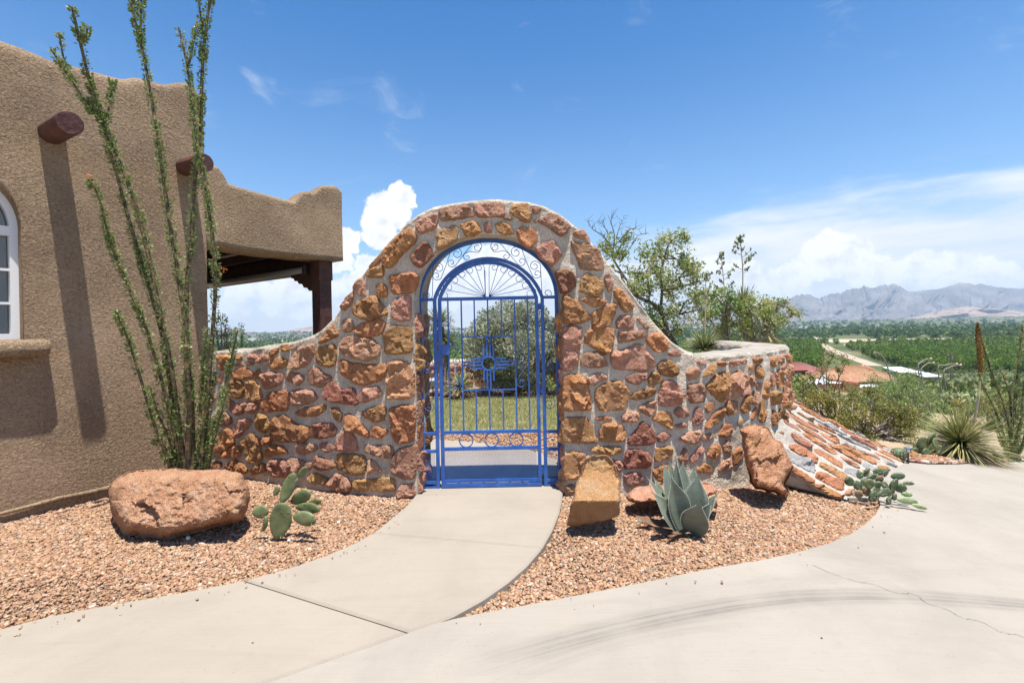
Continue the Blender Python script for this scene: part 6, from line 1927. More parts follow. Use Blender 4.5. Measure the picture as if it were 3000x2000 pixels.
tree('wind_bent_tree', tuple(W(2200, 1150, 7.6)), 'dense many stemmed tree leaning right above the flat wall cap',
     [(2085, 880, 34, 0), (2120, 850, 30, 0), (2075, 930, 36, 0), (2140, 900, 40, -.2), (2185, 905, 40, -.2), (2225, 890, 34, -.2), (2160, 945, 40, -.2), (2210, 945, 40, -.2), (2250, 930, 34, -.1), (2110, 960, 34, -.1), (2265, 890, 26, 0),
      (2275, 905, 24, 0), (2300, 890, 20, 0), (2312, 905, 18, 0), (2295, 935, 22, 0), (2325, 920, 16, 0), (2240, 980, 24, 0), (2270, 960, 22, 0), (2190, 985, 28, 0), (2100, 1000, 26, .1), (2150, 1000, 24, 0), (2060, 870, 28, 0), (2340, 925, 12, 0)],
     [([(2205, 1180, .1), (2200, 1060, 0), (2180, 980, 0), (2130, 930, 0)], .035, .02), ([(2215, 1180, .1), (2225, 1050, 0), (2235, 975, 0), (2290, 940, 0), (2320, 920, 0)], .03, .010), ([(2190, 1180, 0), (2160, 1040, 0), (2120, 980, 0), (2090, 950, 0)], .028, .014), ([(2222, 1180, .1), (2235, 1040, .1), (2225, 950, 0), (2200, 900, 0)], .028, .014),
      ([(2210, 1180, -.1), (2205, 1050, -.1), (2215, 980, -.1), (2260, 930, -.1), (2270, 900, -.1)], .025, .010)],
     7.6, M_TREE_LEAF, M_PALEBARK, 300, .056, .45, 9, [([(2200, 1010, -.1), (2160, 985, -.15), (2110, 965, -.1)], .02), ([(2215, 1000, -.15), (2245, 985, -.15), (2280, 950, -.1)], .018), ([(2195, 980, -.15), (2170, 950, -.2), (2165, 910, -.2)], .014), ([(2130, 1000, -.1), (2100, 975, -.1), (2065, 960, -.1)], .014)], .06, 8)
tree('green_vine', tuple(W(2120, 1150, 7.3)), 'brighter green leafy shrub climbing between the two trees', [(2090, 860, 24, 0), (2130, 860, 26, 0), (2115, 900, 26, 0), (2150, 875, 26, 0), (2170, 905, 24, 0), (2100, 925, 22, 0), (1850, 900, 24, -.2), (1870, 925, 26, -.2), (1900, 925, 26, -.2), (2160, 1000, 18, -.2)],
     [([(2140, 1180, 0), (2135, 1000, 0), (2125, 900, 0)], .02, .01), ([(2100, 1180, 0), (2000, 1030, -.1), (1890, 945, -.2)], .02, .01)], 7.3, M_TREE_LEAF2, M_BARK, 170, .05, .6, 12, twig=5, cat='bush')

def stalk(root, pts, Y, r0, r1, mat_, name='flower_stalk', n=7):
    Q = catmull([W(x, y, Y) for x, y in pts], 6); mb = MB(); mb.tube(Q, [r0 + (r1 - r0) * i / (len(Q) - 1) for i in range(len(Q))], n); return mb.obj(name, mat_, root, True), Q
def panicle(root, Q, f0, spread, n, leaf, stem, Y, side=9, lsize=.05, seed=1, asp=.45):
    rng = np.random.default_rng(seed); mb = MB(); C, D = [], []
    m = len(Q)
    for k in range(side):
        f = f0 + (1 - f0) * k / side; q = Q[min(m - 1, int(f * (m - 1)))]
        a = rng.uniform(0, 2 * pi); l = spread * (1 - .65 * (k / side)) * rng.uniform(.7, 1.2)
        e = q + Vector((cos(a) * l, sin(a) * l, l * rng.uniform(.4, .9))); mb.tube([q, (q + e) / 2 - Vector((0, 0, l * .06)), e], [.006, .005, .003], 4)
        for _ in range(n):
            t = rng.uniform(.45, 1.05); C.append((q.lerp(e, t) + Vector(rng.normal(0, .012, 3)))[:]); D.append((Vector(rng.normal(0, .4, 3)) + Vector((0, 0, 1)))[:])
    for _ in range(n * 3): C.append((Q[-1] + Vector(rng.normal(0, .02, 3)) - Vector((0, 0, rng.uniform(0, .12))))[:]); D.append((0, 0, 1))
    mb.obj('side_branches', stem, root); V, F = leafcloud(np.array(C), np.array(D), lsize, lsize * asp, rng); o = obj('pods', V, F, leaf, root); o['kind'] = 'stuff'
# tall yucca with two bloom stalks
ty = thing('yucca', tuple(W(2190, 1150, 8.0)), 'tall yucca with a fan of blades and a green podded bloom stalk against the clouds', 'yucca')
mb = MB(); Q = catmull([W(2200, 1180, 8.0), W(2195, 1000, 8.0), W(2180, 890, 8.0)], 5); mb.tube(Q, .09, 9); mb.obj('trunk', M_YTRUNK, ty)
rosette(ty, W(2178, 900, 8.0), 240, .50, .024, -.25)
st_, Q = stalk(ty, [(2176, 880), (2176, 790), (2172, 740), (2168, 690)], 8.0, .012, .006, M_STALK_PALE); panicle(ty, Q, .30, .21, 7, M_POD, M_PALEBARK, 8.0, 13, .075, 3)
ty2 = thing('yucca', tuple(W(2250, 1150, 8.1)), 'shorter spiky yucca head right of the tall podded yucca', 'yucca')
mb = MB(); Q = catmull([W(2235, 1180, 8.1), W(2245, 1000, 8.1), W(2250, 920, 8.1)], 5); mb.tube(Q, .08, 9); mb.obj('trunk', M_YTRUNK, ty2)
rosette(ty2, W(2248, 925, 8.1), 190, .44, .022, -.3); rosette(ty2, W(2243, 980, 8.1), 90, .42, .022, -.9, M_DRYBLADE, upmax=.0, droop=.2)
ty3 = thing('yucca', tuple(W(2120, 1150, 8.3)), 'yucca bloom stalk with pods, left of and shorter than the tallest one', 'yucca')
mb = MB(); Q = catmull([W(2125, 1180, 8.3), W(2125, 1000, 8.3), W(2126, 905, 8.3)], 5); mb.tube(Q, .07, 9); mb.obj('trunk', M_YTRUNK, ty3)
rosette(ty3, W(2126, 905, 8.3), 70, .30, .022, -.2)
st_, Q = stalk(ty3, [(2126, 900), (2120, 820), (2112, 740)], 8.3, .011, .005, M_STALK_PALE); panicle(ty3, Q, .35, .20, 7, M_POD, M_PALEBARK, 8.3, 11, .07, 5)
ty4 = thing('yucca', tuple(W(2058, 1080, 6.6)), 'low yucca fan just behind the dip of the wall with a brown stalk', 'yucca')
rosette(ty4, W(2060, 1022, 6.4), 230, .40, .020, -.10); 
st_, Q = stalk(ty4, [(2060, 1010), (2066, 930), (2068, 860), (2066, 800)], 6.5, .010, .005, M_STALK_PALE); panicle(ty4, Q, .42, .16, 6, M_POD, M_PALEBARK, 6.5, 12, .055, 8)

# ------------------------------------------------------------------ planting along the far side of the driveway
def gy(px, Y): 
    X = ray(px, 1200)[0] * Y; return Vector((X, Y, zg(X, Y) - .05))
def feather(name, px, Y, label, clusters, leaf, bark, nleaf, lsize, asp, seed, cat='bush', nstem=7, twig=6):
    b = gy(px, Y); rng = np.random.default_rng(seed); root = thing(name, tuple(b), label, cat)
    lm = MB(); Cs, Ds = [], []
    for (x, y, rp, dy) in clusters:
        c = W(x, y, Y + dy); R = rp * Y / FPX
        st = b + Vector((rng.normal(0, .10), rng.normal(0, .10), 0)); mid = st.lerp(c, .5) + Vector((rng.normal(0, .12), rng.normal(0, .12), -.05))
        lm.tube(catmull([st, mid, c], 4), [.022, .02, .018, .016, .014, .012, .010, .008, .006], 5)
        tw = []
        for _ in range(twig):
            e = c + Vector(rdir(1, rng)[0]) * R * rng.uniform(.4, 1.2) + Vector((0, 0, R * .25)); mm = (c + e) / 2 + Vector(rng.normal(0, .1, 3)) * R; lm.tube([c, mm, e], [.006, .004, .002], 4); tw += [mm, e, (mm + e) / 2, (c + mm) / 2]
        k = int(nleaf * (rp / 40) ** 1.7); T_ = np.array([t[:] for t in tw]); Cs.append(T_[rng.integers(0, len(T_), k)] + rng.normal(0, R * .22, (k, 3))); Ds.append(rdir(k, rng) + np.array([0, 0, .3]))
    lm.obj('stems', bark, root, True)
    C = np.concatenate(Cs); D = np.concatenate(Ds); L_ = lsize * rng.uniform(.6, 1.3, len(C)); V, F = leafcloud(C, D, L_, L_ * asp, rng)
    f = obj('foliage', V, F, leaf, root); f['kind'] = 'stuff'; return root
rg = random.Random(4)
def blob(x0, x1, y0, y1, n, r, dy=.5, topfn=None):
    out = []
    while len(out) < n:
        x, y = rg.uniform(x0, x1), rg.uniform(y0, y1)
        if topfn and y < topfn(x): continue
        out.append((x, y, rg.uniform(r * .8, r * 1.25), rg.uniform(-dy, dy)))
    return out
feather('creosote_bush', 2450, 9.5, 'tall olive creosote bush right behind the wall end', [(2440, 1045, 26, 0), (2480, 1058, 24, 0), (2420, 1065, 20, 0), (2410, 1095, 26, 0), (2455, 1085, 20, 0), (2375, 1105, 20, 0), (2430, 1130, 26, 0), (2390, 1150, 24, 0), (2470, 1130, 20, .2), (2360, 1165, 22, 0), (2350, 1125, 14, 0)] +
        blob(2345, 2520, 1150, 1260, 24, 28), M_CREO, M_PALEBARK, 440, .042, .5, 21)
feather('creosote_bush', 2560, 8.6, 'wide olive creosote bush above the middle of the flagstone bank', blob(2440, 2680, 1140, 1315, 62, 27, .6, lambda x: 1150 + abs(x - 2550) * .35), M_CREO, M_PALEBARK, 440, .040, .5, 22)
feather('mesquite_shrub', 2680, 11.0, 'feathery bright green mesquite behind the creosote bushes', blob(2590, 2730, 1090, 1300, 70, 28, .9, lambda x: 1090 + abs(x - 2640) * .75), M_MESQ, M_BARK, 360, .055, .28, 23)
feather('mesquite_shrub', 2560, 13.5, 'pale green mesquite showing below the orange tiled roof', blob(2500, 2640, 1110, 1200, 22, 24, .6), M_MESQ, M_BARK, 360, .060, .28, 24)
feather('creosote_bush', 2890, 11.5, 'low olive bush behind the big sotol clump', blob(2810, 2990, 1165, 1290, 30, 26, .6), M_CREO, M_PALEBARK, 440, .046, .5, 25)
feather('mesquite_shrub', 2800, 14.5, 'broad dark green shrub between the sotol stalk and the small tiled roof', blob(2740, 2930, 1195, 1260, 34, 22, .6), M_MESQ, M_BARK, 360, .055, .35, 26)
# sotol with bloom stalk
sb = G(2810, 1338); so = thing('sotol', tuple(sb), 'large grassy sotol clump with a tall yellow brown seed stalk', 'sotol')
SY = sb.y
rosette(so, W(2815, 1302, SY), 900, .80, .014, -.12, M_SOTOL, droop=.20, lmin=.55)
rosette(so, W(2815, 1312, SY), 420, .78, .013, -.40, M_DRYBLADE, droop=.10, lmin=.5, upmax=.0)
st_, Q = stalk(so, [(2850, 1260), (2858, 1215), (2868, 1150), (2872, 1085), (2870, 1040)], SY,   .018, .014, M_STALK_PALE)
mb = MB(); Q = catmull([W(2873, 1098, SY), W(2871, 1040, SY), W(2866, 985, SY), W(2864, 948, SY)], 14); m = len(Q)
R = [(.017 + .012 * sin(pi * min(1, (i + 3) / m))) * (1 + .30 * (((i * 7) % 3) - 1) * .5) * (1 if i < m * .8 else (m - i) / (m * .2) * .8 + .2) for i in range(m)]
mb.tube(Q, R, 9); hd = mb.obj('seed_head', M_STALK, so, True)
C, D = [], []
for i in range(m):
    for _ in range(26):
        a = random.uniform(0, 2 * pi); o = Vector((cos(a), sin(a), .3)); C.append((Q[i] + o * R[i] * 1.05 + Vector((0, 0, random.uniform(-.02, .02))))[:]); D.append(o[:])
V, F = leafcloud(np.array(C), np.array(D), .020, .015); obj('seeds', V, F, M_DRYSEED if False else M_STALK, so)['kind'] = 'stuff'
# ocotillo at the right edge
ob = G(2962, 1345); OY = ob.y
CN2 = [([(2962, 1345), (2958, 1270), (2945, 1200), (2905, 1090), (2880, 1010), (2872, 990)], .020, .008, .05, 0, -.2), ([(2958, 1345), (2940, 1270), (2915, 1200), (2880, 1130), (2868, 1090)], .018, .007, .05, 0, -.4),
       ([(2966, 1345), (2970, 1250), (2975, 1150), (2985, 1060), (2992, 1000), (2995, 950)], .020, .008, .05, 0, .2), ([(2970, 1345), (2990, 1240), (2998, 1150), (3010, 1060), (3015, 990)], .020, .008, .05, 0, 0),
       ([(2975, 1345), (3010, 1280), (3040, 1180), (3060, 1060)], .02, .008, .05, 0, .1), ([(2960, 1345), (2962, 1260), (2960, 1170), (2940, 1100), (2930, 1080)], .018, .007, .05, 0, .3), ([(2972, 1345), (2995, 1300), (3005, 1250), (3010, 1200)], .016, .007, .05, 0, -.3), ([(2958, 1345), (2975, 1290), (2985, 1245), (3000, 1210)], .016, .007, .05, 0, -.4),
       ([(2955, 1345), (2935, 1290), (2920, 1245), (2905, 1215)], .014, .007, .05, 0, -.3)]
ocotillo(tuple(ob), 'dark green ocotillo fan at the far right edge beside the driveway', CN2, OY, .032, .0075)
# prickly pear, barrel cactus, little cactus, path light, rocks
pf = G(2720, 1338); p3 = thing('prickly_pear', tuple(pf), 'grey green prickly pear clump between the path light and the sotol', 'cactus')
for (x, y, a, b, an) in [(2690, 1312, 22, 17, 80), (2722, 1318, 20, 18, 70), (2705, 1298, 20, 15, 90), (2728, 1285, 22, 14, 60), (2680, 1325, 16, 14, 70), (2740, 1300, 18, 14, 100), (2712, 1328, 16, 13, 85), (2752, 1318, 15, 12, 80)]:
    pad(p3, x, y, a, b, an, pf.y + random.uniform(-.1, .15), 1.0, M_PAD if x % 3 else M_PAD_DK, random.uniform(-30, 30), 0, .016, spines=6)
def barrel(px, py, r, label):
    b = G(px, py); mb = MB(); V, F = [], []; N, M_ = 48, 14
    for i in range(M_ + 1):
        a = pi * i / M_
        for j in range(N): rr = r * sin(a) * (1 + .09 * cos(16 * 2 * pi * j / N)); V.append(b + Vector((cos(2 * pi * j / N) * rr, sin(2 * pi * j / N) * rr, r * .85 - r * cos(a) * .95)))
    for i in range(M_):
        for j in range(N): F.append((i * N + j, i * N + (j + 1) % N, (i + 1) * N + (j + 1) % N, (i + 1) * N + j))
    root = thing('barrel_cactus', tuple(b), label, 'cactus'); bd = obj('body', V, F, M_PAD_DK, root, True)
    s_ = MB()
    for k in range(170):
        a = random.uniform(.3, 2.2); j = random.randrange(16); an = 2 * pi * j / 16; d = Vector((cos(an) * sin(a), sin(an) * sin(a), -cos(a))); p = b + Vector((0, 0, r * .85)) + d * r * 1.05; p2 = p + (d + Vector((random.uniform(-.6, .6), random.uniform(-.6, .6), random.uniform(-.3, .6)))) * r * .22
        s_.tube([p, p2], [.003, .001], 3, False)
    s_.obj('spines', M_SPINE, bd)['kind'] = 'stuff'
barrel(2634, 1345, .085, 'round spiny barrel cactus left of the path light')
barrel(2975, 1350, .06, 'small spiny ball cactus at the foot of the right edge ocotillo')
lp = G(2661, 1357); lt = thing('path_light', tuple(lp), 'small black solar path light standing beside the driveway edge', 'path light')
sc = lp.y / FPX
def ngon(n, r, z): return [lp + Vector((cos(2 * pi * (k + .5) / n) * r, sin(2 * pi * (k + .5) / n) * r, z)) for k in range(n)]
def frust(r0, z0, r1, z1, m_, nm, n=8):
    mb = MB(); mb.add(ngon(n, r0, z0) + ngon(n, r1, z1), [(k, (k + 1) % n, n + (k + 1) % n, n + k) for k in range(n)] + [tuple(range(n))[::-1], tuple(range(n, 2 * n))]); return mb.obj(nm, m_, lt)
u = sc
frust(2.6 * u, -.03, 2.2 * u, 29 * u, M_BLACK, 'post'); frust(2.2 * u, 29 * u, 5.5 * u, 33 * u, M_BLACK, 'collar'); frust(5.6 * u, 33 * u, 7.6 * u, 44 * u, M_LENS, 'lens')
for k in range(4):
    mb = MB(); a = 2 * pi * k / 4 + .4; mb.bar(lp + Vector((cos(a) * 5.9 * u, sin(a) * 5.9 * u, 33 * u)), lp + Vector((cos(a) * 7.9 * u, sin(a) * 7.9 * u, 44 * u)), 1.2 * u); mb.obj('cage_bar', M_BLACK, lt)
frust(11.5 * u, 44 * u, 10 * u, 46 * u, M_BLACK, 'lid'); frust(9.8 * u, 46.05 * u, 4 * u, 49.5 * u, M_SOLAR, 'solar_cap')
SMR = [(2672, 1340, 20, 't', 'orange rock beside the path light post'), (2722, 1346, 16, 'c', 'flat coral rock in front of the prickly pear clump'), (2592, 1334, 22, 'w', 'whitish rock left of the barrel cactus'), (2685, 1352, 13, 'p', 'small pink rock right of the path light'),
       (2905, 1350, 16, 'p', 'pinkish rock right of the sotol clump at the driveway edge'), (2940, 1338, 14, 'w', 'grey rock between the sotol and the right edge ocotillo'), (2755, 1350, 12, 'r', 'small rusty rock under the left sotol blades')]
for (px, py, r, mk, lb) in SMR:
    c = G(px, py); rr = r * c.y / FPX; bm = bmesh.new(); bmesh.ops.create_icosphere(bm, subdivisions=3, radius=1); sd = px * .01
    V = [c + Vector((v.co.x * rr * 1.2, v.co.y * rr, v.co.z * rr * .7)) * (1 + .35 * fbm(v.co + Vector((sd, 0, 0)), 1.4, 3)) + Vector((0, 0, rr * .25)) for v in bm.verts]; F = [[v.index for v in f.verts] for f in bm.faces]; bm.free()
    tag(obj('rock', V, F, M_STONE[mk]), lb, 'rock')
# curved dry stalks of an old agave stand lower on the slope
for i, (pts, lb) in enumerate([([(2602, 1080), (2588, 1048), (2574, 1035), (2561, 1033)], 'pale dry bloom stalk curving left, alone above the tiled roof'), ([(2690, 1080), (2700, 1060), (2715, 1052), (2728, 1051)], 'leftmost of the dry stalks bending right beside the white shed'),
                               ([(2698, 1092), (2710, 1070), (2722, 1064), (2736, 1063)], 'short dry stalk just below the leftmost right bending one'), ([(2748, 1080), (2768, 1070), (2786, 1066), (2804, 1066)], 'upper of the two dry stalks that bend right beside the utility pole'), ([(2764, 1094), (2782, 1076), (2798, 1071), (2816, 1069)], 'lower of the two dry stalks that bend right beside the utility pole')]):
    Y = 22.0 + i; b = W(pts[0][0], pts[0][1], Y); r = thing('dry_stalk', (b.x, Y, zg(b.x, Y)), lb, 'plant stalk', 'curved dry bloom stalks on the slope')
    Q = catmull([Vector((b.x + .3, Y, zg(b.x, Y)))] + [W(x, y, Y) for x, y in pts], 6); mb = MB(); mb.tube(Q, [.035 - .012 * k / (len(Q) - 1) for k in range(len(Q))], 6); mb.obj('stem', M_PALEBARK, r, True)
    e = Q[-1]; mb = MB(); mb.tube([Q[-3], e, e + (e - Q[-2]) * .6], [.03, .075, .03], 7); mb.obj('seed_tip', M_STALK_PALE, r)
# ------------------------------------------------------------------ slope scrub: one shrub, copied
def shrub_proto(name, label, seed, n=420, R=1.0, size=.16, leaf=None, cat='shrub', group=None):
    rng = np.random.default_rng(seed); root = thing(name, (0, 0, 0), label, cat, group)
    Cs, Ds = [], []
    for k in range(14):
        d = rdir(1, rng)[0]; d[2] = abs(d[2]); c = d * R * rng.uniform(.45, .8); P_, D_ = clump(c, R * rng.uniform(.25, .42), n // 14, size, rng=rng, up=.6); Cs.append(P_); Ds.append(D_)
    C = np.concatenate(Cs); C[:, 2] = np.abs(C[:, 2]); V, F = leafcloud(C, np.concatenate(Ds), size * rng.uniform(.6, 1.4, len(C)), size * .55, rng)
    f = obj('foliage', V, F, leaf or M_SCRUB, root, at=(0, 0, 0)); f['kind'] = 'stuff'
    mb = MB()
    for k in range(5): d = Vector(rdir(1, rng)[0]); d.z = abs(d.z) + .4; mb.tube([(0, 0, -.3), d * R * .7], [.04 * R, .015 * R], 4)
    mb.obj('stems', M_BARK, root, at=(0, 0, 0)); return root
protos = [shrub_proto('desert_shrub', 'wild grey green shrub on the slope between the driveway and the orchards', 50 + k, 520, 1.0, .15 + .02 * k, group='wild shrubs on the slope') for k in range(3)]
used = [False] * 3; cnt = 0; rs = random.Random(77)
while cnt < 250:
    Y = 14 * (240 / 14) ** rs.random(); a = rs.uniform(.50, 1.22) if rs.random() < .86 else rs.uniform(-.75, .25); X = a * Y
    if Y < 22 and a < .55: continue
    if 78 < Y < 125 and .58 < a < .82: continue
    px = PX0 + a * FPX
    if 2330 < px < 2610 and (24 < Y < 130 or rs.random() < .8): continue
    if 2690 < px < 2890 and 40 < Y < 85: continue
    if 2580 < px < 2720 and 70 < Y < 128: continue
    k = cnt % 3; R = rs.uniform(.55, 1.25) * (1 if Y < 60 else 1.7)
    loc = (X, Y, zg(X, Y) - .2); rz = rs.uniform(0, 6)
    if not used[k]: r = protos[k]; used[k] = True; r.location = loc; r.rotation_euler = (0, 0, rz); r.scale = (R, R, R * .85)
    else: r = copy_tree(protos[k], loc, rz, R); r.scale = (R, R, R * .85)
    cnt += 1

# ------------------------------------------------------------------ houses below
def hip(par, name, p, L_, Wd, z0, h, rot, mat_, ribs=True, over=.6):
    """hip roof with raised tile rows; p = centre"""
    ux, uy = Vector((cos(rot), sin(rot), 0)), Vector((-sin(rot), cos(rot), 0)); c = Vector((p[0], p[1], 0)); a, b = L_ / 2 + over, Wd / 2 + over; rl = max(0.01, a - b)
    V, F = [], []
    def q(x, y, z): return c + ux * x + uy * y + Vector((0, 0, z))
    def slope(e0, e1, r0, r1):
        e0, e1, r0, r1 = [Vector(v) for v in (e0, e1, r0, r1)]
        n = max(4, int((e1 - e0).length / .38)) * 2; rows = max(3, int((r0 - e0).length / .55))
        nrm = (e1 - e0).cross((r0 + r1) / 2 - e0).normalized(); nrm = nrm if nrm.z > 0 else -nrm
        k0 = len(V); cols = rows * 2
        for i in range(n + 1):
            f = i / n; ea = e0.lerp(e1, f); ra = r0.lerp(r1, f)
            for j in range(rows):
                for s_ in (0, 1):
                    t = (j + s_) / rows; V.append(ea.lerp(ra, t) + nrm * ((.09 if i & 1 else 0) + (.07 if s_ == 0 else 0)))
        for i in range(n):
            for j in range(cols - 1):
                A = k0 + i * cols + j; F.append((A, A + cols, A + cols + 1, A + 1))
    slope(q(-a, -b, z0), q(a, -b, z0), q(-rl, 0, z0 + h), q(rl, 0, z0 + h)); slope(q(a, b, z0), q(-a, b, z0), q(rl, 0, z0 + h), q(-rl, 0, z0 + h))
    slope(q(a, -b, z0), q(a, b, z0), q(rl, -.01, z0 + h), q(rl, .01, z0 + h)); slope(q(-a, b, z0), q(-a, -b, z0), q(-rl, .01, z0 + h), q(-rl, -.01, z0 + h))
    mb = MB(); mb.v = [tuple(v) for v in V]; mb.f = F
    ro = mb.obj(name, mat_, par)
    mb = MB()
    for A, B in ((q(-rl, 0, z0 + h), q(rl, 0, z0 + h)), (q(-a, -b, z0), q(-rl, 0, z0 + h)), (q(a, -b, z0), q(rl, 0, z0 + h)), (q(a, b, z0), q(rl, 0, z0 + h)), (q(-a, b, z0), q(-rl, 0, z0 + h))):
        mb.tube([A + Vector((0, 0, .1)), B + Vector((0, 0, .12))], .14, 6)
    mb.obj('ridge_tiles', mat_, ro); return ro
def hbox(par, name, p, L_, Wd, z0, z1, rot, mat_):
    ux, uy = Vector((cos(rot), sin(rot), 0)), Vector((-sin(rot), cos(rot), 0)); mb = MB(); mb.box((p[0], p[1], (z0 + z1) / 2), (L_, Wd, z1 - z0), (ux, uy, Vector((0, 0, 1)))); return mb.obj(name, mat_, par)
HY = 100.0
def pz(py, px, Y): return EYE + ray(px, py)[1] * Y
c = W(2492, 1110, HY); h1 = thing('tiled_house', (c.x, HY, zg(c.x, HY)), 'large house with an orange clay tiled hip roof below the hillside', 'house')
ze = pz(1120, 2500, HY - 5)
hbox(h1, 'wall', (c.x, HY), 13.6, 9.0, zg(c.x, HY) - 1, ze - .05, .06, M_HOUSEWALL); hip(h1, 'roof', (c.x, HY), 13.6, 9.0, ze, pz(1074, 2490, HY) - ze, .06, M_TILE)
c2 = W(2528, 1080, HY + 5); hbox(h1, 'turret_wall', (c2.x, HY + 5), 2.2, 2.2, ze, pz(1082, 2528, HY + 5), .06, M_HOUSEWALL); hip(h1, 'turret_roof', (c2.x, HY + 5), 2.2, 2.2, pz(1083, 2528, HY + 5), .95, .06, M_TILE, over=.35)
wl = W(2470, 1128, HY - 6); hbox(h1, 'terrace_wall', (wl.x, HY - 8), 17, 3.0, zg(wl.x, HY) - 1, pz(1131, 2470, HY - 8), .06, M_WHITEROOF)
for k, px in enumerate((2400, 2440, 2480, 2520, 2560)):
    p_ = W(px, 1138, HY - 9.55); hbox(h1, 'window', (p_.x, HY - 9.52 + .06 * (p_.x - wl.x)), 1.5, .12, p_.z - 1.6, p_.z - .2, .06, M_GLASS)
c = W(2795, 1160, 80); h2 = thing('tiled_house', (c.x, 80, zg(c.x, 80)), 'smaller house with orange tiled roof and a brick red chimney left of the sotol stalk', 'house')
ze = pz(1170, 2795, 76); hbox(h2, 'wall', (c.x, 80), 7.6, 5.2, zg(c.x, 80) - 1, ze - .03, -.05, M_HOUSEWALL); hip(h2, 'roof', (c.x - .6, 80), 6.0, 5.2, ze, pz(1138, 2785, 80) - ze, -.05, M_TILE)
hip(h2, 'wing_roof', (c.x + 3.2, 80.5), 4.6, 3.4, ze, pz(1146, 2840, 80) - ze, -.05, M_TILE, over=.4); hbox(h2, 'wing_wall', (c.x + 3.2, 80.5), 4.4, 3.2, zg(c.x, 80) - 1, ze - .03, -.05, M_GREYWALL)
cc = W(2728, 1130, 79); hbox(h2, 'chimney', (cc.x, 79), 1.3, 1.0, ze - 2, pz(1122, 2728, 79), 0, M_HOUSEWALL); hbox(h2, 'chimney_cap', (cc.x, 79), 1.7, 1.3, pz(1122, 2728, 79) + .002, pz(1117, 2728, 79), 0, M_TILE)
pw_ = W(2775, 1172, 77.0); hbox(h2, 'window', (pw_.x, 80 - 2.63), 1.6, .08, pw_.z - 1.3, pw_.z - .2, -.05, M_GLASS)
c = W(2372, 1150, 62); h3 = thing('flat_roof_house', (c.x, 62, zg(c.x, 62)), 'red stucco house with a flat white roof directly right of the stone wall', 'house')
zr = pz(1122, 2360, 62); hbox(h3, 'wall', (c.x - .6, 62), 9.2, 7.2, zg(c.x, 62) - 1, zr, .1, M_REDWALL); hbox(h3, 'roof', (c.x - .6, 62), 8.8, 6.8, zr + .003, zr + .05, .1, M_WHITEROOF)
for sx, sy, l, w in ((0, 3.5, 9.2, .25), (0, -3.5, 9.2, .25), (4.5, 0, .25, 6.7), (-4.5, 0, .25, 6.7)):
    hbox(h3, 'parapet', (c.x - .6 + sx * cos(.1) - sy * sin(.1), 62 + sx * sin(.1) + sy * cos(.1)), l, w, zr + .004, zr + .32, .1, M_REDWALL)
for dx, dy, w, h in ((-1, 1, .8, .7), (1.6, -1, .6, .5), (2.6, 1.2, .4, .9)): hbox(h3, 'roof_unit', (c.x + dx, 62 + dy), w, w * .8, zr + .052, zr + h, .1, M_WHITEROOF)
pw_ = W(2372, 1160, 58); hbox(h3, 'window', (pw_.x, 58.32), 1.2, .1, zr - 2.3, zr - 1.1, .1, M_GLASS)
c = W(2345, 1085, 150); h4 = thing('red_roof_house', (c.x, 150, zg(c.x, 150)), 'far house with a dull red metal roof above the flat white roof', 'house')
zr = pz(1083, 2345, 148); hbox(h4, 'wall', (c.x - 2, 150), 11, 7, zg(c.x, 150) - 1, zr, .0, M_REDWALL); hip(h4, 'roof', (c.x - 2, 150), 11, 7, zr, 2.0, 0, M_REDMETAL, over=.8)
c5 = W(2400, 1090, 146); hbox(h4, 'wing_wall', (c5.x, 146), 8, 6, zg(c5.x, 146) - 1, pz(1092, 2400, 144), 0, M_REDWALL); hip(h4, 'wing_roof', (c5.x, 146), 8, 6, pz(1092, 2400, 144), 1.4, 0, M_REDMETAL)
c = W(2655, 1085, 125); h5 = thing('metal_shed', (c.x, 125, zg(c.x, 125)), 'open shed with a bright white metal roof below the orchard', 'shed')
z1 = pz(1083, 2655, 125)
mb = MB(); mb.add([Vector((c.x - 4.2, 122, z1 - .35)), Vector((c.x + 2.5, 121.5, z1 - .55)), Vector((c.x + 1.2, 128, z1 + .5)), Vector((c.x - 4.0, 128, z1 + .55))], [(0, 1, 2, 3)]); r_ = mb.obj('roof', M_SHEDROOF, h5)
mb = MB(); mb.add([Vector((c.x - .5, 119.5, z1 - 1.3)), Vector((c.x + 4.6, 119.5, z1 - 1.3)), Vector((c.x + 4.0, 123, z1 - .62)), Vector((c.x - .2, 123, z1 - .62))], [(0, 1, 2, 3)]); mb.obj('lean_to_roof', M_SHEDROOF, h5)
hbox(h5, 'wall', (c.x - .6, 125), 5.4, 4.4, zg(c.x, 125) - 1, z1 - .7, 0, M_GREYWALL); hbox(h5, 'lean_to_wall', (c.x + 2, 121.3), 4.2, 2.6, zg(c.x, 121) - 1, z1 - 1.4, 0, M_GREYWALL)
for k in range(3):
    p_ = W(2560 + k * 24, 1165, 55); 
lr = W(2560, 1160, 72); h6 = thing('tiled_house', (lr.x, 72, zg(lr.x, 72)), 'low orange tiled roof half hidden by shrubs in front of the large tiled house', 'house')
zr = pz(1150, 2530, 71); hbox(h6, 'wall', (lr.x - 1.5, 72), 5.6, 4, zg(lr.x, 72) - 1, zr - 1.0, .1, M_HOUSEWALL); hip(h6, 'roof', (lr.x - 1.5, 72), 5.6, 4, zr - 1.0, 1.0, .1, M_TILE)
lr = W(2375, 1172, 44); h7 = thing('tiled_house', (lr.x, 44, zg(lr.x, 44)), 'orange tiled porch roof just beyond the stone wall and bank', 'house')
zr = pz(1190, 2375, 43); hbox(h7, 'wall', (lr.x - .4, 44), 4.2, 2.6, zg(lr.x, 44) - 1, zr, .2, M_HOUSEWALL); hip(h7, 'roof', (lr.x - .4, 44), 4.2, 2.6, zr, .75, .2, M_TILE, over=.4)
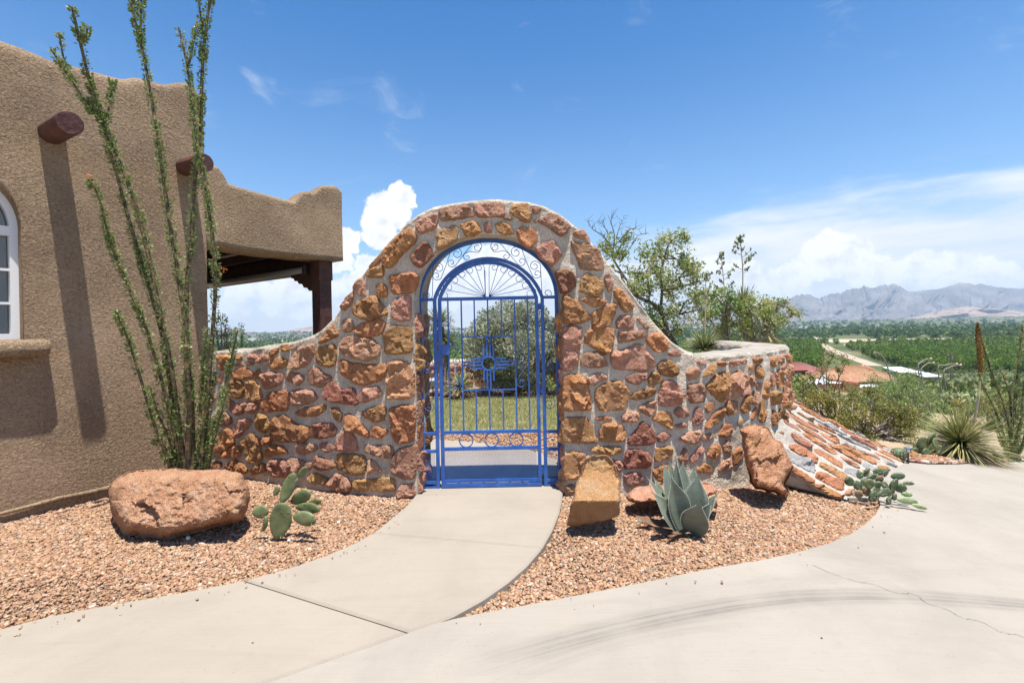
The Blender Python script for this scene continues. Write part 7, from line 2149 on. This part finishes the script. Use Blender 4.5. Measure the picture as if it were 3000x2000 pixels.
# utility pole
pb_ = W(2786, 1150, 120); po = thing('utility_pole', (pb_.x, 120, zg(pb_.x, 120)), 'wooden utility pole with crossarm in front of the right orchard', 'utility pole')
mb = MB(); mb.tube([Vector((pb_.x, 120, zg(pb_.x, 120) - .5)), Vector((pb_.x, 120, pz(1031, 2786, 120)))], [.17, .11], 8); mb.obj('pole', M_POLE, po)
mb = MB(); zt = pz(1036, 2786, 120); mb.box((pb_.x, 120 - .13, zt), (2.2, .12, .14)); mb.obj('crossarm', M_POLE, po)
for dx in (-.95, -.4, .4, .95): mb = MB(); mb.tube([(pb_.x + dx, 119.87, zt + .072), (pb_.x + dx, 119.87, zt + .28)], [.05, .035], 6); mb.obj('insulator', M_GREYMETAL, po)
mb = MB(); mb.tube([(pb_.x + .28, 119.8, zt - 1.5), (pb_.x + .28, 119.8, zt - .55)], .2, 8); mb.obj('transformer', M_GREYMETAL, po)
wires = MB()
# ------------------------------------------------------------------ valley floor: fields, road, orchards
def vp(px, py, dz=0.0):
    X, Z = ray(px, py); Y = (-30 + dz - EYE) / Z; return Vector((X * Y, Y, -30 + dz))
def vsheet(name, pts, mat_, dz):
    P = [vp(x, y) for x, y in pts]; o = obj(name, [(p.x, p.y, -30 + dz) for p in P], [tuple(range(len(P)))], mat_); o['kind'] = 'structure'; return o
ROAD_C = [(2565, 1072), (2520, 1056), (2480, 1042), (2440, 1026), (2412, 1010), (2395, 1000), (2388, 992), (2392, 986), (2402, 981)]
Pc = catmull([vp(*p) for p in ROAD_C], 5); V, F = [], []
for i, p in enumerate(Pc):
    d = (Pc[min(i + 1, len(Pc) - 1)] - Pc[max(i - 1, 0)]).normalized(); nn = Vector((-d.y, d.x, 0)) * 4.6
    V += [(p.x + nn.x, p.y + nn.y, -29.86), (p.x - nn.x, p.y - nn.y, -29.86)]
    if i: F.append((2 * i - 2, 2 * i - 1, 2 * i + 1, 2 * i))
obj('dirt_road', V, F, M_SAND)['kind'] = 'structure'
vsheet('canal_bank', [(2150, 1003), (2385, 1001), (2398, 995), (2160, 996)], M_SAND, .12)
vsheet('field', [(2420, 1002), (2620, 1008), (3300, 985), (3300, 978), (2640, 993), (2430, 993)], M_FIELD, .10)
vsheet('bare_lot', [(2470, 1011), (2600, 1012), (2640, 1007), (2600, 1001), (2480, 1002)], M_SAND, .14)
vsheet('field', [(2200, 985), (2360, 985), (2370, 979), (2200, 979)], M_FIELD, .10)
vsheet('field', [(560, 1001), (1000, 1000), (1420, 1012), (1640, 1008), (1640, 1000), (1400, 1003), (1000, 993), (560, 995)], M_FIELD, .10)
vsheet('bare_strip', [(560, 1013), (1000, 1010), (1300, 1030), (1660, 1024), (1660, 1019), (1300, 1024), (1000, 1007), (560, 1009)], M_SAND, .10)
def orchard_mask(px, py):
    if px > 2380 and px < 2700:
        rx = np.interp(py, [981, 1000, 1010, 1026, 1042, 1056, 1072], [2402, 2395, 2412, 2440, 2480, 2520, 2565])
        if abs(px - rx) < 10 + (py - 985) * .45: return False
    if px > 2100:
        if py < 993 or py > 1092: return False
        if px > 2398: return py > 1011 + max(0, (2640 - px)) * .045 - max(0, px - 2640) * .035 and px > np.interp(py, [1005, 1035, 1070, 1092], [2440, 2520, 2600, 2705])
        return py > 1004
    if px > 1180: return (py > 1030 and py < 1075) or (1011 < py < 1019)
    return (py > 1013 and py < 1045) or (1002 < py < 1007) or (986 < py < 993)
rng = np.random.default_rng(5); TP = []
for X in np.arange(-560, 900, 9.0):
    for Y in np.arange(262, 900, 9.0):
        a = X / Y
        if a < -.72 or a > 1.22: continue
        px = PX0 + FPX * a; py = PY0 + FPX * (31.4 / Y) - .0209 * FPX * a
        if not orchard_mask(px, py): continue
        TP.append((X + rng.normal(0, .5), Y + rng.normal(0, .5)))
TP.sort(key=lambda p: p[1])
def crown_mesh(seed, n, R, size, leaf, name='crown'):
    rg_ = np.random.default_rng(seed); Cs, Ds = [], []
    for k in range(12):
        d = rdir(1, rg_)[0]; c = np.array([d[0] * R * .62, d[1] * R * .62, R * .95 + d[2] * R * .55]); P_, D_ = clump(c, R * rg_.uniform(.30, .48), n // 12, size, rng=rg_, up=.5, shell=.5); Cs.append(P_); Ds.append(D_)
    C = np.concatenate(Cs); return leafcloud(C, np.concatenate(Ds), size * rg_.uniform(.7, 1.3, len(C)), size * .7, rg_)
prot = []
for k in range(3):
    V, F = crown_mesh(200 + k, 480, 4.4, 1.15, M_PECAN); root = thing('pecan_tree', (0, 0, 0), 'round dark green orchard tree in the valley rows', 'tree', 'pecan trees standing in orchard rows')
    f = obj('crown', V, F, M_PECAN, root, at=(0, 0, 0)); f['kind'] = 'stuff'
    mb = MB(); mb.tube([(0, 0, -.3), (0, 0, 2.2)], [.35, .25], 6); mb.obj('trunk', M_BARK, root, at=(0, 0, 0)); prot.append(root)
vis = [p for p in TP if p[0] / p[1] > .60 and p[0] / p[1] < 1.13][:290]; vset = set(vis)
for i, (X, Y) in enumerate(vis):
    s = rng.uniform(.85, 1.12)
    if i < 3: r = prot[i]; r.location = (X, Y, -30); r.scale = (s,) * 3
    else: r = copy_tree(prot[i % 3], (X, Y, -30), rng.uniform(0, 6), s)
rest = [p for p in TP if p not in vset]
def mass(name, pts, R, size, n, mat_, label, z=-30, seed=1, sv=.15):
    V0 = [crown_mesh(seed + k, n, R, size, mat_)[0] for k in range(8)]
    Vs = []
    for i, (X, Y) in enumerate(pts):
        v = V0[i % 8].copy() * rng.uniform(1 - sv, 1 + sv); v[:, 0] += X; v[:, 1] += Y; v[:, 2] += z + max(0, Y - 2200) * .010; Vs.append(v)
    V = np.concatenate(Vs); F = np.arange(len(V)).reshape(-1, 4); o = obj(name, V, F, mat_); return tag(o, label, 'trees', None, 'stuff')
mass('orchard', rest, 4.4, 2.4, 72, M_ORCH, 'far rows of pecan orchard filling the valley floor')
# brush that closes the slope between the single shrubs and the orchards
pts = []
while len(pts) < 3300:
    Y = 26 * (285 / 26) ** rng.random(); a = rng.uniform(.46, 1.75); X = a * Y
    if 70 < Y < 112 and .58 < a < .84 or 40 < Y < 74 and .55 < a < .70: continue
    if PX0 + a * FPX < 2640 and (Y < 112 or rng.random() < .75): continue
    if PX0 + a * FPX < 2900 and 44 < Y < 80: continue
    if 2580 < PX0 + a * FPX < 2720 and 80 < Y < 128: continue
    pts.append((X, Y))
V0 = [crown_mesh(90 + k, 120, 1.0, .42, M_SCRUB)[0] for k in range(6)]; Vs = []
for i, (X, Y) in enumerate(pts):
    v = V0[i % 6] * rng.uniform(.5, 1.1) * (1.0 if Y < 60 else 1.6); v = v + np.array([X, Y, zg(X, Y) - .3]); Vs.append(v)
V = np.concatenate(Vs); tag(obj('brush', V, np.arange(len(V)).reshape(-1, 4), M_SCRUB), 'grey green brush covering the slope down to the orchards', 'brush', None, 'stuff')
# windbreaks and woods farther out
pts = []
for _ in range(5200):
    a = rng.uniform(-.75, 1.2); py_ = 0
    Y = 640 * (1700 / 640) ** rng.random()
    pxx = PX0 + a * FPX; n_ = mnoise.noise(Vector((a * 9, math.log(Y) * 7, 1)))
    pyy = PY0 + FPX * 31.4 / Y - .0209 * FPX * a
    if n_ < (-.12 if a > .4 else .05): continue
    if a > .4 and Y < 900 and pyy > 992: continue
    pts.append((a * Y, Y))
mass('woods', pts, 6.0, 4.6, 36, M_FARTREE, 'dark belts of trees across the far valley', seed=40, sv=.4)
# solitary trees near the lane
for i, (px, py, s, lb) in enumerate([(2418, 1010, 1.3, 'dark tree at the right bend of the sandy lane'), (2450, 1008, 1.0, 'second dark tree right of the bend of the sandy lane'), (2592, 1004, 1.1, 'dark round tree behind the pale sheds of the bare lot'), (2518, 1006, .7, 'small dark tree left of the pale sheds on the bare lot'), (2494, 1007, .6, 'smallest dark tree on the tan field beside the lane'), (2640, 1003, 1.3, 'wide dark tree right of the pale sheds')]):
    p = vp(px, py); V, F = crown_mesh(300 + i, 300, 4.6 * s, 1.5, M_PECAN); root = thing('shade_tree', tuple(p), lb, 'tree'); V = V + np.array(p)
    obj('crown', V, F, M_PECAN, root)['kind'] = 'stuff'; mb = MB(); mb.tube([p, p + Vector((0, 0, 3))], .4, 6); mb.obj('trunk', M_BARK, root)
for i, (px, py, w, d, h, m_, lb) in enumerate([(2572, 1009, 22, 14, 3, M_STONE['w'], 'long pale shed on the bare lot in the valley'), (2612, 1009, 12, 12, 3.5, M_SHEDROOF, 'white roofed shed at the right of the bare lot'), (2545, 969, 40, 20, 6, M_HOUSEWALL, 'pinkish building among the far trees right of the lane'), (2705, 973, 46, 24, 5, M_WHITEROOF, 'pale building among the far trees in the middle of the valley'), (2950, 971, 30, 20, 5, M_HOUSEWALL, 'low pink building among the trees at the far right')]):
    p = vp(px, py); r = thing('valley_building', tuple(p), lb, 'building'); hbox(r, 'wall', p, w, d, -31, -30 + h * .8, .3, M_GREYWALL if m_ != M_HOUSEWALL else m_); hbox(r, 'roof', p, w + 1, d + 1, -30 + h * .8 + .01, -30 + h, .3, m_)
# ------------------------------------------------------------------ town
V, F = [], []; mb = MB(); cols = []
for _ in range(2600):
    a = rng.uniform(-.75, 1.25); Y = rng.uniform(1900, 4300); X = a * Y
    w, d, h = rng.uniform(8, 26), rng.uniform(8, 20), rng.uniform(3.5, 8)
    if rng.random() < .03: w, d, h = w * 3, d * 2, h * 1.8
    z = -30 + max(0, Y - 2200) * .010
    mb.box((X, Y, z + h / 2), (w, d, h))
tw = mb.obj('town', [M_TOWN, M_WHITEROOF, M_HOUSEWALL, M_GREYWALL]); tag(tw, 'distant town of small pale buildings along the foot of the mountains', 'town', None, 'stuff')
k = len(tw.data.polygons) // 6; tw.data.polygons.foreach_set('material_index', np.repeat(rng.choice([0, 0, 1, 1, 2, 3], k), 6).astype(np.int32))
pts = [(a * Y, Y) for a, Y in zip(rng.uniform(-.75, 1.25, 1700), rng.uniform(1800, 4400, 1700))]
Vt = []
for X, Y in pts: pass
mass('town_trees', pts, 7, 7.5, 24, M_FARTREE, 'dark street trees scattered through the distant town', z=-29, seed=60, sv=.4)
# ------------------------------------------------------------------ mountains
def range_mesh(name, prof, Y0, Yf, mat_, label, base, rough, seed, nrow=26, ncol=420, back=.35):
    prof = sorted(prof); xs = [p[0] for p in prof]; ys = [p[1] for p in prof]; V, F = [], []
    for i in range(ncol + 1):
        px = xs[0] + (xs[-1] - xs[0]) * i / ncol; py = float(np.interp(px, xs, ys))
        crest = W(px, py, Y0); a = crest.x / Y0
        for j in range(nrow + 1):
            t = j / nrow
            Y = Yf + (Y0 - Yf) * t; X = a * Y
            H = crest.z - base
            pf = (t ** 1.7) * .55 + .45 * smooth(.45, 1.0, t)
            z = base + H * pf
            g = abs(fbm((a * 26, t * 2.2, seed), 1.0, 5)); z += H * rough * (.28 - g) * sin(pi * min(1, t * 1.02)) * 1.6
            V.append((X, Y + 240 * fbm((a * 20, t * 3, seed + 5), 1, 3) * sin(pi * t), z))
        for j in range(1, 8):
            t = j / 7; Y = Y0 + (Y0 - Yf) * back * t; V.append((a * Y, Y, crest.z + (base - crest.z) * t))
    m = nrow + 8
    for i in range(ncol):
        for j in range(m - 1): A = i * m + j; F.append((A, A + 1, A + m + 1, A + m))
    o = obj(name, V, F, mat_, None, False); return tag(o, label, 'mountains', None, 'structure')
ZM = [(250, 395), (285, 385), (320, 370), (350, 362), (380, 345), (392, 335), (400, 330), (412, 340), (430, 325), (442, 326), (460, 335), (480, 328), (510, 330), (528, 345), (545, 350), (575, 362), (600, 365), (618, 350), (640, 340), (660, 342), (685, 328), (700, 320), (720, 324), (745, 314), (760, 320), (780, 322), (790, 308), (800, 310),
      (815, 296), (830, 285), (850, 288), (872, 278), (900, 275), (920, 280), (940, 272), (960, 265), (985, 258), (1000, 268), (1030, 274), (1060, 275), (1085, 268), (1110, 255), (1135, 250), (1160, 240), (1180, 252), (1200, 245), (1215, 238), (1230, 235), (1250, 242), (1262, 254), (1290, 262), (1310, 270), (1350, 305), (1420, 305), (1500, 295), (1600, 285), (1700, 260), (1760, 240),
      (1800, 228), (1870, 232), (1930, 250), (1980, 235), (2030, 250), (2130, 270), (2200, 275), (2300, 280), (2352, 275), (2500, 285), (2800, 320), (3100, 370), (3500, 420)]
mp = [(2200 + x / 2.94, 750 + y / 2.94) for x, y in ZM]; _j = random.Random(3); _m2 = []
for (xa, ya), (xb, yb) in zip(mp[:-1], mp[1:]):
    n_ = max(1, int((xb - xa) / 2.6)) if xa < 2700 else max(1, int((xb - xa) / 9))
    for q in range(n_):
        am = (3.4 if xa < 2650 else 1.2) * (1 if xa > 2290 else .3); _m2.append((xa + (xb - xa) * q / n_, ya + (yb - ya) * q / n_ + (_j.uniform(-am, am * .8) if q else 0)))
mp = _m2 + [mp[-1]]
mp = [(1950, 938), (2100, 925), (2200, 906)] + mp
range_mesh('mountains', mp, 6400, 5000, M_MOUNT, 'jagged blue grey mountain range on the right horizon', -14, .16, 3.0, 30, 1000)
range_mesh('hill', [(2560, 944), (2620, 938), (2680, 928), (2740, 914), (2790, 904), (2830, 897.5), (2880, 902), (2940, 906), (3000, 915), (3100, 925), (3250, 938)], 4700, 4250, M_HILL, 'low brown hill in front of the mountains with a white letter on it', -16, .08, 8.0, 16, 160)
range_mesh('hill', [(-500, 972), (200, 970), (500, 968), (690, 966), (730, 971), (780, 974), (830, 971), (855, 966), (880, 960), (898, 958), (915, 956), (930, 958), (945, 962), (980, 970), (1050, 973), (1150, 969), (1300, 962), (1420, 957), (1500, 960), (1700, 955), (1900, 948), (2050, 940)], 5600, 5000, M_HILL, 'long low hills on the left horizon', -16, .08, 12.0, 14, 360)
ltr = thing('hillside_letter', tuple(W(2820, 905, 4560)), 'white letter A laid out on the brown hill', 'letter')
mb = MB(); u = 4560 / FPX
for a, b in (((2817.6, 907), (2820.6, 899.5)), ((2823.6, 907), (2820.6, 899.5)), ((2818.6, 904.6), (2822.8, 904.6))): mb.bar(W(a[0], a[1], 4560), W(b[0], b[1], 4560), 1.6 * u, 1.0 * u, up=(0, 1, 0))
mb.obj('letter_strokes', M_LETTER, ltr)
# ------------------------------------------------------------------ air
def haze():
    mb = MB(); mb.box((0, 2900, 330 - 150 + 70), (22000, 12400, 2 * 290 + 10))
    m = bpy.data.materials.new('haze_air'); m.use_nodes = True; t = NT(m.node_tree); t.n.clear(); o = t.node('ShaderNodeOutputMaterial'); v = t.node('ShaderNodeVolumePrincipled')
    v.inputs['Color'].default_value = (.60, .80, 1.0, 1); v.inputs['Density'].default_value = HAZE; v.inputs['Anisotropy'].default_value = 0.1
    t.l.new(v.outputs[0], o.inputs['Volume'])
    h = mb.obj('haze', m); h['kind'] = 'stuff'; h['label'] = 'thin pale blue summer haze over the valley'
    return h
HAZE = 0.9e-4
if HAZE: haze()
